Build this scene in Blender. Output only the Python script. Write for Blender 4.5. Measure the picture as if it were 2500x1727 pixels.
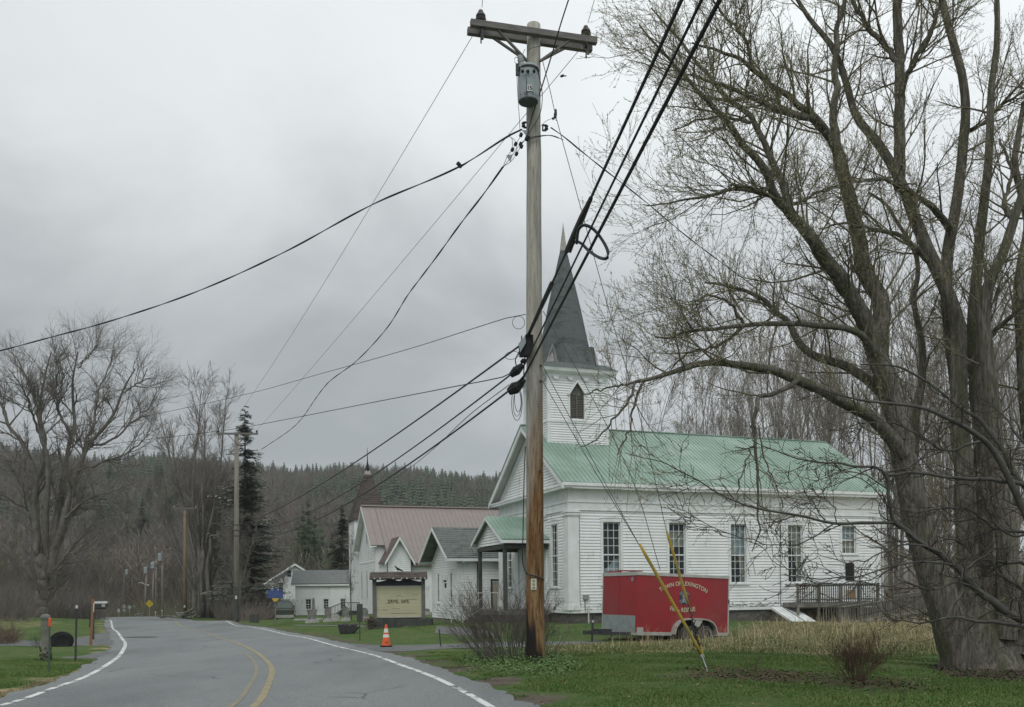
import bpy, math, random
import numpy as np
from mathutils import Vector, Matrix
for o in list(bpy.data.objects): bpy.data.objects.remove(o)
SC = bpy.context.scene; COL = SC.collection
rng = np.random.default_rng(7); random.seed(7)
# ---------------------------------------------------------------- camera
F, CX, CY, H = 2200.0, 1250.0, 1440.0, 1.5      # focal length, centre and horizon in photo pixels; eye height
RT = 0.0105; RC = 1/math.hypot(1, RT); RS = RT*RC  # slight roll of the hand-held camera
cd = bpy.data.cameras.new("camera"); cam = bpy.data.objects.new("camera", cd); COL.objects.link(cam)
cd.sensor_width = 36; cd.lens = 36*F/2500; cd.shift_y = (CY-863.5)/2500; cd.clip_end = 4000; cd.clip_start = .1
cam.matrix_world = Matrix(((RC, RS, 0, 0), (0, 0, -1, 0), (-RS, RC, 0, H), (0, 0, 0, 1)))
SC.camera = cam
def W(px, py, Y):
    u, v = (px-CX)/F, (CY-py)/F
    return np.array([Y*(u*RC+v*RS), Y, H+Y*(-u*RS+v*RC)])
def proj(P):
    x, y, z = P[0]/P[1], 1, (P[2]-H)/P[1]
    return CX+F*(x*RC-z*RS), CY-F*(x*RS+z*RC)
# ---------------------------------------------------------------- world
wd = bpy.data.worlds.new("World"); SC.world = wd; wd.use_nodes = True
nt = wd.node_tree; nt.nodes.clear(); N = nt.nodes.new; LK = nt.links.new
SUN_EL, SUN_AZ = math.radians(50), math.radians(200)
sky = N('ShaderNodeTexSky'); sky.sky_type = 'NISHITA'; sky.sun_disc = False; sky.sun_elevation = SUN_EL; sky.sun_rotation = SUN_AZ
b1 = N('ShaderNodeBackground'); b1.inputs[1].default_value = .07; LK(sky.outputs[0], b1.inputs[0])
tc = N('ShaderNodeTexCoord'); sp = N('ShaderNodeSeparateXYZ'); LK(tc.outputs['Generated'], sp.inputs[0])
def mth(op, a, b=None, c=None):
    n = N('ShaderNodeMath'); n.operation = op
    for i, x in enumerate((a, b, c)):
        if x is None: continue
        if isinstance(x, (int, float)): n.inputs[i].default_value = x
        else: LK(x, n.inputs[i])
    return n.outputs[0]
den = mth('ADD', mth('MAXIMUM', sp.outputs[2], 0), .22)
cb = N('ShaderNodeCombineXYZ'); LK(mth('DIVIDE', sp.outputs[0], den), cb.inputs[0]); LK(mth('DIVIDE', sp.outputs[1], den), cb.inputs[1]); cb.inputs[2].default_value = 3.1
nz = N('ShaderNodeTexNoise'); nz.inputs['Scale'].default_value = 1.35; nz.inputs['Detail'].default_value = 6; nz.inputs['Roughness'].default_value = .56; nz.inputs['Distortion'].default_value = .35
LK(cb.outputs[0], nz.inputs['Vector'])
el = mth('ADD', sp.outputs[2], mth('MULTIPLY', mth('SUBTRACT', nz.outputs[0], .5), .80))
cr = N('ShaderNodeValToRGB'); cr.color_ramp.interpolation = 'B_SPLINE'; e = cr.color_ramp.elements
e[0].position = 0; e[0].color = (.29, .315, .33, 1); e[1].position = 1; e[1].color = (.68, .73, .725, 1)
for p, c in ((.08, (.285, .312, .325)), (.19, (.36, .38, .395)), (.29, (.44, .46, .475)), (.38, (.53, .555, .57)), (.48, (.61, .635, .65)), (.6, (.67, .70, .71))):
    q = e.new(p); q.color = (*c, 1)
LK(el, cr.inputs[0])
# brighter cloud to the right, behind the trees
b2 = N('ShaderNodeBackground'); LK(cr.outputs[0], b2.inputs[0])
LK(mth('ADD', 1.0, mth('MULTIPLY', sp.outputs[0], .30)), b2.inputs[1])
mx = N('ShaderNodeMixShader'); mx.inputs[0].default_value = .97; LK(b1.outputs[0], mx.inputs[1]); LK(b2.outputs[0], mx.inputs[2])
ow = N('ShaderNodeOutputWorld'); LK(mx.outputs[0], ow.inputs[0])
# ---------------------------------------------------------------- sun (behind thick cloud)
sl = bpy.data.lights.new("sun", 'SUN'); sl.energy = .7; sl.angle = math.radians(25); sl.color = (1, .97, .93)
so = bpy.data.objects.new("sun", sl); COL.objects.link(so)
sd = Vector((math.sin(SUN_AZ)*math.cos(SUN_EL), math.cos(SUN_AZ)*math.cos(SUN_EL), math.sin(SUN_EL)))
so.rotation_euler = sd.to_track_quat('Z', 'Y').to_euler()
SC.view_settings.view_transform = 'Standard'; SC.view_settings.look = 'None'; SC.view_settings.exposure = 0.50; SC.view_settings.gamma = 1
SC.cycles.max_bounces = 5; SC.cycles.diffuse_bounces = 3; SC.cycles.transparent_max_bounces = 12; SC.cycles.use_fast_gi = False

# ================================================================ helpers
def pm(name, c1, c2=None, scale=4., rough=.8, bump=0., bscale=None, metal=0., spec=.3, stretch=(1, 1, 1), detail=5., lo=.35, hi=.65, c3=None, s3=.6, lo3=.5, hi3=.62, coord='Object', bdist=.02):
    m = bpy.data.materials.new(name); m.use_nodes = True; t = m.node_tree; B = t.nodes['Principled BSDF']
    B.inputs['Roughness'].default_value = rough; B.inputs['Metallic'].default_value = metal; B.inputs['Specular IOR Level'].default_value = spec
    B.inputs['Base Color'].default_value = (*c1, 1)
    if c2 is None and not bump: return m
    co = t.nodes.new('ShaderNodeTexCoord'); mp = t.nodes.new('ShaderNodeMapping'); mp.inputs['Scale'].default_value = stretch
    t.links.new(co.outputs[coord], mp.inputs[0])
    def noise(s, d=detail):
        n = t.nodes.new('ShaderNodeTexNoise'); n.inputs['Scale'].default_value = s; n.inputs['Detail'].default_value = d; n.inputs['Roughness'].default_value = .6
        t.links.new(mp.outputs[0], n.inputs['Vector']); return n
    def ramp(n, a, b):
        r = t.nodes.new('ShaderNodeMapRange'); r.inputs[1].default_value = a; r.inputs[2].default_value = b; t.links.new(n.outputs[0], r.inputs[0]); return r.outputs[0]
    out = None
    if c2 is not None:
        mix = t.nodes.new('ShaderNodeMix'); mix.data_type = 'RGBA'
        mix.inputs[6].default_value = (*c1, 1); mix.inputs[7].default_value = (*c2, 1)
        t.links.new(ramp(noise(scale), lo, hi), mix.inputs[0]); out = mix.outputs[2]
    if c3 is not None:
        mix = t.nodes.new('ShaderNodeMix'); mix.data_type = 'RGBA'; mix.inputs[7].default_value = (*c3, 1)
        t.links.new(out, mix.inputs[6]); t.links.new(ramp(noise(s3, 7), lo3, hi3), mix.inputs[0]); out = mix.outputs[2]
    if out: t.links.new(out, B.inputs['Base Color'])
    if bump:
        bn = t.nodes.new('ShaderNodeBump'); bn.inputs['Strength'].default_value = bump; bn.inputs['Distance'].default_value = bdist
        t.links.new(noise(bscale or scale*3).outputs[0], bn.inputs['Height']); t.links.new(bn.outputs[0], B.inputs['Normal'])
    return m
def tag(o, label=None, cat=None, group=None, kind=None):
    for k, v in (('label', label), ('category', cat), ('group', group), ('kind', kind)):
        if v: o[k] = v
    return o
def E(name, loc, rz=0, label=None, cat=None, group=None):
    o = bpy.data.objects.new(name, None); COL.objects.link(o); o.location = [float(c) for c in loc]; o.rotation_euler = (0, 0, rz); o.empty_display_size = .3
    return tag(o, label, cat, group)
class MB:
    def __init__(s): s.v = []; s.f = []
    def add(s, V, Fs):
        b = len(s.v); s.v += [tuple(map(float, p)) for p in V]; s.f += [tuple(int(i)+b for i in f) for f in Fs]; return s
    def box(s, a, b):
        (x0, y0, z0), (x1, y1, z1) = a, b
        return s.add([(x0,y0,z0),(x1,y0,z0),(x1,y1,z0),(x0,y1,z0),(x0,y0,z1),(x1,y0,z1),(x1,y1,z1),(x0,y1,z1)],
                     [(0,3,2,1),(4,5,6,7),(0,1,5,4),(1,2,6,5),(2,3,7,6),(3,0,4,7)])
    def hexa(s, bot, top):     # two quads
        return s.add(list(bot)+list(top), [(3,2,1,0),(4,5,6,7),(0,1,5,4),(1,2,6,5),(2,3,7,6),(3,0,4,7)])
    def bar(s, p, q, w, h=None, up=(0, 0, 1)):   # square bar
        p, q = np.array(p, float), np.array(q, float); h = h or w; d = q-p; d /= np.linalg.norm(d)+1e-9
        a = np.cross(d, up); 
        if np.linalg.norm(a) < .05: a = np.cross(d, (1, 0, 0))
        a /= np.linalg.norm(a); b = np.cross(a, d); a = a*w/2; b = b*h/2
        return s.hexa([p-a-b, p+a-b, p+a+b, p-a+b], [q-a-b, q+a-b, q+a+b, q-a+b])
    def quad(s, a, b, c, d): return s.add([a, b, c, d], [(0, 1, 2, 3)])
    def prism(s, poly, vec):
        n = len(poly); P = [np.array(p, float) for p in poly]; Q = [p+np.array(vec, float) for p in P]
        return s.add(P+Q, [tuple(range(n))[::-1], tuple(range(n, 2*n))]+[(i, (i+1) % n, n+(i+1) % n, n+i) for i in range(n)])
    def tube(s, pts, r, n=8, cap=True):
        P = np.array(pts, float); m = len(P); R = np.full(m, r) if np.isscalar(r) else np.array(r, float)
        T = np.gradient(P, axis=0); T /= np.linalg.norm(T, axis=1)[:, None]+1e-12
        ref = np.array((0, 0, 1.)) if abs(T[:, 2]).mean() < .8 else np.array((1., 0, 0))
        A = np.cross(T, ref); A /= np.linalg.norm(A, axis=1)[:, None]+1e-12; Bn = np.cross(T, A)
        an = np.arange(n)*2*math.pi/n
        V = P[:, None]+R[:, None, None]*(A[:, None]*np.cos(an)[None, :, None]+Bn[:, None]*np.sin(an)[None, :, None])
        fs = [(i*n+j, i*n+(j+1) % n, (i+1)*n+(j+1) % n, (i+1)*n+j) for i in range(m-1) for j in range(n)]
        if cap: fs += [tuple(range(n))[::-1], tuple(range((m-1)*n, m*n))]
        return s.add(V.reshape(-1, 3), fs)
    def lathe(s, prof, c=(0, 0, 0), n=16, ax=None):
        c = np.array(c, float); ax = np.array(ax if ax is not None else (0, 0, 1.), float); ax /= np.linalg.norm(ax)
        a = np.cross(ax, (0, 1, .01)); a /= np.linalg.norm(a); b = np.cross(ax, a)
        V = [c+ax*z+r*(a*math.cos(t)+b*math.sin(t)) for r, z in prof for t in np.arange(n)*2*math.pi/n]; m = len(prof)
        fs = [(i*n+j, i*n+(j+1) % n, (i+1)*n+(j+1) % n, (i+1)*n+j) for i in range(m-1) for j in range(n)]
        return s.add(V, fs+[tuple(range(n))[::-1], tuple(range((m-1)*n, m*n))])
def link(name, me, mat, parent=None, label=None, cat=None, group=None, kind=None, smooth=False):
    if mat: me.materials.append(mat)
    if smooth: me.polygons.foreach_set('use_smooth', np.ones(len(me.polygons), bool))
    o = bpy.data.objects.new(name, me); COL.objects.link(o)
    if parent: o.parent = parent
    return tag(o, label, cat, group, kind)
def O(name, mb, mat, parent=None, label=None, cat=None, group=None, kind=None, smooth=False):
    me = bpy.data.meshes.new(name); me.from_pydata(mb.v, [], mb.f); me.update()
    return link(name, me, mat, parent, label, cat, group, kind, smooth)
def fastmesh(name, V, Fq):
    V = np.asarray(V, np.float32).reshape(-1, 3); Fq = np.asarray(Fq, np.int32); k = Fq.shape[1]; me = bpy.data.meshes.new(name)
    me.vertices.add(len(V)); me.vertices.foreach_set('co', V.ravel())
    me.loops.add(Fq.size); me.loops.foreach_set('vertex_index', Fq.ravel())
    me.polygons.add(len(Fq)); me.polygons.foreach_set('loop_start', np.arange(len(Fq), dtype=np.int32)*k)
    me.update(calc_edges=True); me.validate(); return me
def tubes(P, R, n, ridge=0.):
    """P (N,m,3), R (N,m) -> verts, quads"""
    P = np.asarray(P); Nn, m, _ = P.shape
    T = np.gradient(P, axis=1); T /= np.linalg.norm(T, axis=2, keepdims=True)+1e-9
    D = P[:, -1]-P[:, 0]; ref = np.where((np.abs(D[:, 2]) > .75*np.linalg.norm(D, axis=1))[:, None], np.array([1., 0, 0]), np.array([0, 0, 1.]))
    A = np.cross(T, ref[:, None]); A /= np.linalg.norm(A, axis=2, keepdims=True)+1e-9; Bn = np.cross(T, A)
    an = np.arange(n)*2*math.pi/n
    V = P[:, :, None]+R[:, :, None, None]*(A[:, :, None]*np.cos(an)[None, None, :, None]+Bn[:, :, None]*np.sin(an)[None, None, :, None])
    if ridge:
        ph = np.linspace(0, 5, m)[None, :, None]+np.arange(Nn)[:, None, None]*1.7; rf_ = 1+ridge*(np.sin(5*an+ph)*.8+np.sin(9*an-2*ph)*.6+np.random.default_rng(1).normal(size=(Nn, m, n))*.55)
        V = P[:, :, None]+(V-P[:, :, None])*rf_[..., None]
    i, j = np.meshgrid(np.arange(m-1), np.arange(n), indexing='ij'); j2 = (j+1) % n
    q = np.stack([i*n+j, i*n+j2, (i+1)*n+j2, (i+1)*n+j], -1).reshape(-1, 4)
    Fq = (q[None]+(np.arange(Nn)*m*n)[:, None, None]).reshape(-1, 4)
    return V.reshape(-1, 3), Fq
def merge(parts):
    Vs, Fs, b = [], [], 0
    for V, Fq in parts: Vs.append(V); Fs.append(Fq+b); b += len(V)
    return np.concatenate(Vs), np.concatenate(Fs)
def unit(v): return v/(np.linalg.norm(v, axis=-1, keepdims=True)+1e-9)
def kids(rg, P, R, k, u=(.25, 1), L=(.4, .7), ang=(.5, .9), n=5, jit=.15, up=.08, rr=.6, tip=.3, absL=None, taperL=.5, rmax=None):
    """grow k child branches along every parent polyline"""
    Nn, m, _ = P.shape; idx = np.repeat(np.arange(Nn), k); M = len(idx)
    uu = rg.uniform(u[0], u[1], M); t = uu*(m-1); i = np.minimum(t.astype(int), m-2); f = (t-i)[:, None]
    A, B = P[idx, i], P[idx, i+1]; base = A*(1-f)+B*f; tan = unit(B-A)
    r0 = (R[idx, i]*(1-f[:, 0])+R[idx, i+1]*f[:, 0])*rr
    if rmax: r0 = np.minimum(r0, rmax)
    pl = np.linalg.norm(np.diff(P, axis=1), axis=2).sum(1)[idx]
    a = rg.uniform(ang[0], ang[1], M)[:, None]; perp = unit(np.cross(tan, rg.normal(size=(M, 3))))
    d = unit(tan*np.cos(a)+perp*np.sin(a))
    ln = (rg.uniform(L[0], L[1], M)*(1-taperL*uu))*(pl if absL is None else absL); st = (ln/(n-1))[:, None]
    pts = [base]
    for q in range(n-1):
        d = unit(d+rg.normal(size=(M, 3))*jit+np.array([0, 0, up])); pts.append(pts[-1]+d*st)
    return np.stack(pts, 1), r0[:, None]*np.linspace(1, tip, n)[None]
def spline(pts, n):
    P = np.array(pts, float); m = len(P)
    d = np.r_[0, np.cumsum(np.linalg.norm(np.diff(P[:, :3], axis=0), axis=1)+1e-6)]; t = np.linspace(0, d[-1], n)
    T = np.zeros_like(P); T[1:-1] = (P[2:]-P[:-2])/(d[2:]-d[:-2])[:, None]; T[0] = (P[1]-P[0])/(d[1]-d[0]); T[-1] = (P[-1]-P[-2])/(d[-1]-d[-2])
    i = np.clip(np.searchsorted(d, t)-1, 0, m-2); h = (d[i+1]-d[i])[:, None]; s = ((t-d[i])[:, None])/h
    return (2*s**3-3*s**2+1)*P[i]+(s**3-2*s**2+s)*h*T[i]+(-2*s**3+3*s**2)*P[i+1]+(s**3-s**2)*h*T[i+1]
FNT = None
def text_obj(name, s, size, mat, parent, M, align='CENTER', ext=.004, bend=None, spacing=1.0, label=None, sx=1.0, bold=0.0):
    cu = bpy.data.curves.new('t', 'FONT'); cu.body = s; cu.size = size; cu.align_x = align; cu.extrude = ext; cu.space_character = spacing; cu.offset = bold
    to = bpy.data.objects.new('t', cu); COL.objects.link(to); bpy.context.view_layer.update()
    me = bpy.data.meshes.new_from_object(to.evaluated_get(bpy.context.evaluated_depsgraph_get())); bpy.data.objects.remove(to); me.name = name
    for v in me.vertices:
        v.co.x *= sx
        if bend:
            a = v.co.x/bend; r = bend+v.co.y; x, y = r*math.sin(a), r*math.cos(a)-bend; v.co.x, v.co.y = x, y
        v.co = M @ v.co
    return link(name, me, mat, parent, label)
def M3(ex, ey, o):     # matrix: text x -> ex, text y -> ey
    ex, ey = Vector(ex).normalized(), Vector(ey).normalized(); ez = ex.cross(ey)
    return Matrix(((ex[0], ey[0], ez[0], o[0]), (ex[1], ey[1], ez[1], o[1]), (ex[2], ey[2], ez[2], o[2]), (0, 0, 0, 1)))

# ================================================================ ground heights (thin plate spline through points read off the photo)
CP = [(621,1726,13.06),(1195,1727,12.7),(45,1713,14.07),(206,1656,18.5),(663,1641,19.6),(575,1571,33.8),(439,1528.7,61.4),(388,1513.6,86),
 (882,1593.6,26.8),(700,1553,40.8),(590,1530,58),(515,1518,75),(248,1517,80),(278,1539,52.7),(306,1572.7,34.2),(1307,1617,19),(2400,1634,17.2),
 (1715,1607,19),(2085,1662,14.3),(2450,1727,11),(1600,1567,31.5),(1392,1524,42),(1700,1515,44.5),(2140,1519,47.5),(2060,1523,43.3),(2230,1580,24),
 (943,1579.5,30),(975,1531,44),(1119,1515,51),(935,1496,80),(790,1502.5,105),(640,1502,125),(800,1519,59),(673,1524,66),(577,1517,66),(451,1510.5,96),
 (112,1613,24.5),(150,1578.5,33),(185,1616.6,23.8),(222,1576,33.8),(100,1508,73),(30,1540,47),(0,1603,25),(1160,1525,40),(1900,1560,29),(1150,1600,22.5),(695,1519,88)]
_cp = [W(*c) for c in CP]+[np.array(c) for c in ((0,0,0),(-8,-6,-.0),(9,-6,.0),(1.5,6,-.05),(-7,5,-.03),(9,4,.05),(22,10,.1),(30,45,0),(45,80,.5),(20,85,-.3),(-30,20,.1),(-55,60,.2),(-65,100,-1),(-40,130,-2.2),(-75,150,-3),(-5,130,-2.2),(40,140,.5),(80,60,1.5),(-70,0,.5),(60,0,.5))]
_C = np.array(_cp)
def _U(r2): return r2*np.log(r2+1e-9)
_A = _U(((_C[:, None, :2]-_C[None, :, :2])**2).sum(-1))+np.eye(len(_C))*8.0
_Pm = np.c_[np.ones(len(_C)), _C[:, :2]]
_S = np.linalg.solve(np.block([[_A, _Pm], [_Pm.T, np.zeros((3, 3))]]), np.r_[_C[:, 2], 0, 0, 0])
def G(x, y):
    x = np.asarray(x, float); y = np.asarray(y, float); sh = x.shape
    X = np.c_[x.ravel(), y.ravel()]; out = np.zeros(len(X))
    for a in range(0, len(X), 20000):
        q = X[a:a+20000]; out[a:a+20000] = _U(((q[:, None]-_C[None, :, :2])**2).sum(-1)) @ _S[:-3]+_S[-3]+q @ _S[-2:]
    r = np.hypot(X[:, 0]*.9, X[:, 1]-40); k = np.clip((r-85)/70, 0, 1); k = k*k*(3-2*k)
    far = -.5-.026*np.clip(X[:, 1], 0, 230)+.02*np.clip(X[:, 0], -120, 150)
    return (out*(1-k)+far*k).reshape(sh)
def g1(x, y): return float(G(np.array([x]), np.array([y]))[0])
_ys = np.concatenate([np.arange(6, 60, .25), np.arange(60, 220, 1.)])
def ong(px, py):           # photo pixel -> point of the ground
    u, v = (px-CX)/F, (CY-py)/F; dx, dz = u*RC+v*RS, -u*RS+v*RC
    d = H+_ys*dz-G(_ys*dx, _ys)
    i = np.argmax(d < 0) if (d < 0).any() else len(d)-1
    i = max(i, 1); t = d[i-1]/(d[i-1]-d[i]+1e-9) if d[i] < 0 else 1
    y = _ys[i-1]+(_ys[i]-_ys[i-1])*t
    return np.array([y*dx, y, g1(y*dx, y)])
def inpoly(x, y, poly):
    ins = np.zeros(x.shape, bool); n = len(poly)
    for i in range(n):
        x0, y0 = poly[i][:2]; x1, y1 = poly[(i+1) % n][:2]
        c = (y0 > y) != (y1 > y)
        with np.errstate(divide='ignore', invalid='ignore'): ins ^= c & (x < (x1-x0)*(y-y0)/(y1-y0)+x0)
    return ins
def sheet(a, b, na, nb, dz):       # ruled sheet between two polylines (xy), laid on the ground
    A = spline(np.array([p[:2] for p in a]), na); B = spline(np.array([p[:2] for p in b]), na)
    t = np.linspace(0, 1, nb)[None, :, None]; P = A[:, None]*(1-t)+B[:, None]*t
    z = G(P[..., 0], P[..., 1])+dz; V = np.concatenate([P, z[..., None]], -1).reshape(-1, 3)
    i, j = np.meshgrid(np.arange(na-1), np.arange(nb-1), indexing='ij'); b0 = i*nb+j
    return V, np.stack([b0, b0+nb, b0+nb+1, b0+1], -1).reshape(-1, 4), np.r_[A, B[::-1]]

# ================================================================ road
def wornpaint(name, c, under, lo, hi, sc=6):
    m = pm(name, c, under, scale=sc, rough=.75, lo=lo, hi=hi, detail=9, spec=.2); return m
M_ASPH = pm("asphalt", (.145,.156,.160), (.18,.19,.193), scale=.5, rough=.62, bump=.55, bscale=60, spec=.42, c3=(.115,.124,.128), s3=.35, lo3=.48, hi3=.66, detail=8, stretch=(1,.35,1))
def add_cracks(m):
    t = m.node_tree; B = t.nodes['Principled BSDF']; src = B.inputs['Base Color'].links[0].from_socket
    co = t.nodes.new('ShaderNodeTexCoord')
    nz = t.nodes.new('ShaderNodeTexNoise'); nz.inputs['Scale'].default_value = .7; nz.inputs['Detail'].default_value = 6; t.links.new(co.outputs['Object'], nz.inputs['Vector'])
    ad = t.nodes.new('ShaderNodeMix'); ad.data_type = 'RGBA'; ad.inputs[0].default_value = .55; t.links.new(co.outputs['Object'], ad.inputs[6]); t.links.new(nz.outputs[1], ad.inputs[7])
    vo = t.nodes.new('ShaderNodeTexVoronoi'); vo.feature = 'DISTANCE_TO_EDGE'; vo.inputs['Scale'].default_value = .55; t.links.new(ad.outputs[2], vo.inputs['Vector'])
    r = t.nodes.new('ShaderNodeMapRange'); r.inputs[1].default_value = .004; r.inputs[2].default_value = .012; t.links.new(vo.outputs[0], r.inputs[0])
    n2 = t.nodes.new('ShaderNodeTexNoise'); n2.inputs['Scale'].default_value = .35; t.links.new(co.outputs['Object'], n2.inputs['Vector'])
    r2 = t.nodes.new('ShaderNodeMapRange'); r2.inputs[1].default_value = .5; r2.inputs[2].default_value = .56; t.links.new(n2.outputs[0], r2.inputs[0])
    mxm = t.nodes.new('ShaderNodeMath'); mxm.operation = 'MAXIMUM'; t.links.new(r.outputs[0], mxm.inputs[0])
    iv = t.nodes.new('ShaderNodeMath'); iv.operation = 'SUBTRACT'; iv.inputs[0].default_value = 1; t.links.new(r2.outputs[0], iv.inputs[1]); t.links.new(iv.outputs[0], mxm.inputs[1])
    # fine aggregate speckle
    n3 = t.nodes.new('ShaderNodeTexNoise'); n3.inputs['Scale'].default_value = 45; n3.inputs['Detail'].default_value = 3; t.links.new(co.outputs['Object'], n3.inputs['Vector'])
    r3 = t.nodes.new('ShaderNodeMapRange'); r3.inputs[1].default_value = .35; r3.inputs[2].default_value = .65; r3.inputs[3].default_value = .6; r3.inputs[4].default_value = 1.42; t.links.new(n3.outputs[0], r3.inputs[0])
    sc = t.nodes.new('ShaderNodeVectorMath'); sc.operation = 'SCALE'; t.links.new(src, sc.inputs[0]); t.links.new(r3.outputs[0], sc.inputs['Scale'])
    mix = t.nodes.new('ShaderNodeMix'); mix.data_type = 'RGBA'; mix.inputs[6].default_value = (.075,.08,.083,1); t.links.new(sc.outputs[0], mix.inputs[7]); t.links.new(mxm.outputs[0], mix.inputs[0])
    t.links.new(mix.outputs[2], B.inputs['Base Color'])
add_cracks(M_ASPH)
M_DRIVE = pm("driveway_asphalt", (.10,.108,.11), (.14,.147,.145), scale=1.2, rough=.8, bump=.5, bscale=30, c3=(.16,.15,.12), s3=2, lo3=.55, hi3=.7)
M_WHITE_LINE = wornpaint("worn_white_line", (.60,.62,.60), (.15,.16,.163), .505, .60, 3.0)
M_YEL_LINE = wornpaint("worn_yellow_line", (.31,.265,.14), (.19,.19,.17), .42, .66, 3.5)
M_YEL_FADE = wornpaint('faded_yellow_line', (.27,.23,.13), (.19,.195,.185), .36, .60, 4)
Rpx = [(1195,1727),(1082,1666),(985,1628),(882,1593.6),(788,1570),(694,1549.7),(590.7,1530,58),(515,1518,75)]
Lpx = [(45,1713.5),(121,1686),(206,1656),(263,1624),(295,1598),(306,1572.7),(297,1559),(278.7,1539,52.7),(248,1518,80)]
Cpx = [(621,1725.6),(651,1680),(663,1641),(651,1616),(621,1592),(575.6,1571),(515,1550),(439,1528.7,61.4),(388,1513.6,86)]
def tail(pts, back, fwd):
    P = [(ong(*p) if len(p) == 2 else W(*p))[:2] for p in pts]; return [np.array(b) for b in back]+P+[np.array(b) for b in fwd]
RL = tail(Rpx, [(2.1,-8),(1.75,0),(1.1,6)], [(-37,97),(-60,128)])
LL = tail(Lpx, [(-5.6,-8),(-5.9,0),(-6.7,7)], [(-49,97),(-72,126)])
CLn = tail(Cpx, [(-1.7,-8),(-2.1,0),(-2.9,6.5)], [(-43,97),(-66,127)])
def offset(line, d, n=160):
    P = spline(np.array(line), n); T = unit(np.gradient(P, axis=0)); return P+np.c_[T[:, 1], -T[:, 0]]*d
def strip(line, d0, d1, dz, n=300, nb=2):
    return sheet(offset(line, d0, 160), offset(line, d1, 160), n, nb, dz)
def ragged(line, d, amp, n=800):
    P = offset(line, d, n); s = np.r_[0, np.cumsum(np.linalg.norm(np.diff(P, axis=0), axis=1))]; T = unit(np.gradient(P, axis=0)); q = np.random.default_rng(3).normal(size=n)*.35
    k = amp*(np.sin(s*1.7)*.5+np.sin(s*4.3+1)*.35+np.sin(s*.6+2)*.6+q); return P+np.c_[T[:, 1], -T[:, 0]]*k[:, None]
RO, LO = ragged(RL, .55, .09), ragged(LL, -.45, -.09)
V, Fq, road_poly = sheet(RO, LO, 900, 18, .016)
me = fastmesh('road', V, Fq); ROAD = link('road', me, M_ASPH, kind='structure', smooth=True)
def line(name, ln, d0, d1, m, dz=.021):
    V, Fq, _ = strip(ln, d0, d1, dz, 700, 2); return link(name, fastmesh(name, V, Fq), m, ROAD)
line('edge_line', RL, -.06, .055, M_WHITE_LINE); line('edge_line', LL, -.06, .06, M_WHITE_LINE)
line('center_line', CLn, -.05, .07, M_YEL_LINE); line('center_line', CLn[:8], -.36, -.27, M_YEL_FADE)
polys = [road_poly]
def drive(name, top, bot, label=None):
    V, Fq, poly = sheet([ong(*p) for p in top], [ong(*p) for p in bot], 120, 20, .010)
    polys.append(poly); return link(name, fastmesh(name, V, Fq), M_DRIVE, kind='structure', smooth=True)
drive('driveway', [(800,1565),(870,1573),(960,1576),(1100,1573),(1250,1568),(1380,1567),(1478,1565)], [(850,1582),(920,1592),(1000,1590),(1100,1584),(1250,1580),(1390,1577),(1480,1572)])
drive('driveway', [(1066,1529),(1110,1531),(1160,1537),(1210,1545)], [(1062,1546),(1110,1551),(1160,1552),(1208,1553)])
drive('path', [(720,1526.5),(800,1527),(860,1527),(925,1529)], [(720,1528.5),(800,1529),(860,1530),(925,1532.5)])
drive('driveway', [(-60,1560),(20,1562),(120,1566),(200,1556),(262,1545),(288,1549)], [(-60,1578),(20,1577.5),(120,1579),(200,1577.5),(262,1576),(306,1578)])
drive('path', [(150,1606),(200,1602),(250,1592),(300,1585)], [(152,1608.5),(200,1608),(250,1611),(270,1616)])
# ================================================================ ground mesh
ygr = [-12.]
while ygr[-1] < 14: ygr.append(ygr[-1]+.7)
while ygr[-1] < 420: ygr.append(ygr[-1]*1.018)
ygr = np.array(ygr); ug = np.linspace(-1.25, 1.25, 330)
YY, UU = np.meshgrid(ygr, ug, indexing='ij'); XX = UU*(np.maximum(YY, 0)+14)
ZZ = G(XX, YY); ins = np.zeros(XX.shape, bool)
for p in polys: ins |= inpoly(XX, YY, p)
rr_ = RO; dR = np.sqrt(((XX[..., None]-rr_[:, 0][::14])**2+(YY[..., None]-rr_[:, 1][::14])**2).min(-1)); 
dL = np.sqrt(((XX[..., None]-LO[:, 0][::14])**2+(YY[..., None]-LO[:, 1][::14])**2).min(-1))
ie = ins.copy(); ie[1:-1, 1:-1] = ins[1:-1, 1:-1] & ins[2:, 1:-1] & ins[:-2, 1:-1] & ins[1:-1, 2:] & ins[1:-1, :-2]
ZZ = ZZ-ie*.045
# micro relief of turf
ZZ += (~ins)*(dR > .4)*(dL > .4)*(.02*np.sin(XX*2.1+1.3*np.sin(YY*1.7))*np.cos(YY*1.9+XX*.6))*(YY < 70)
nb = len(ug); i, j = np.meshgrid(np.arange(len(ygr)-1), np.arange(nb-1), indexing='ij'); b0 = i*nb+j
Fq = np.stack([b0, b0+1, b0+nb+1, b0+nb], -1).reshape(-1, 4)
gm = fastmesh('ground', np.stack([XX, YY, ZZ], -1), Fq)
def pxr(X, Y, Z):
    Yc = np.maximum(Y, 2); x, z = X/Yc, (Z-H)/Yc; return CX+F*(x*RC-z*RS), CY-F*(x*RS+z*RC)
DRYPOLY = [ong(*p) for p in ((1300,1592),(1380,1572),(1500,1572),(1660,1568),(1790,1558),(1900,1520),(2300,1515),(2345,1590),(2300,1600),(2120,1606),(1900,1600),(1760,1592),(1560,1596),(1400,1604))]
LEAFPOLY = [ong(*p) for p in ((1640,1638),(1760,1630),(2000,1648),(2200,1660),(2250,1690),(2100,1690),(1950,1672),(1800,1662),(1660,1660))]
TREEPOLY = [ong(*p) for p in ((2270,1630),(2330,1612),(2500,1615),(2560,1640),(2520,1668),(2330,1658))]
from math import exp
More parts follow.
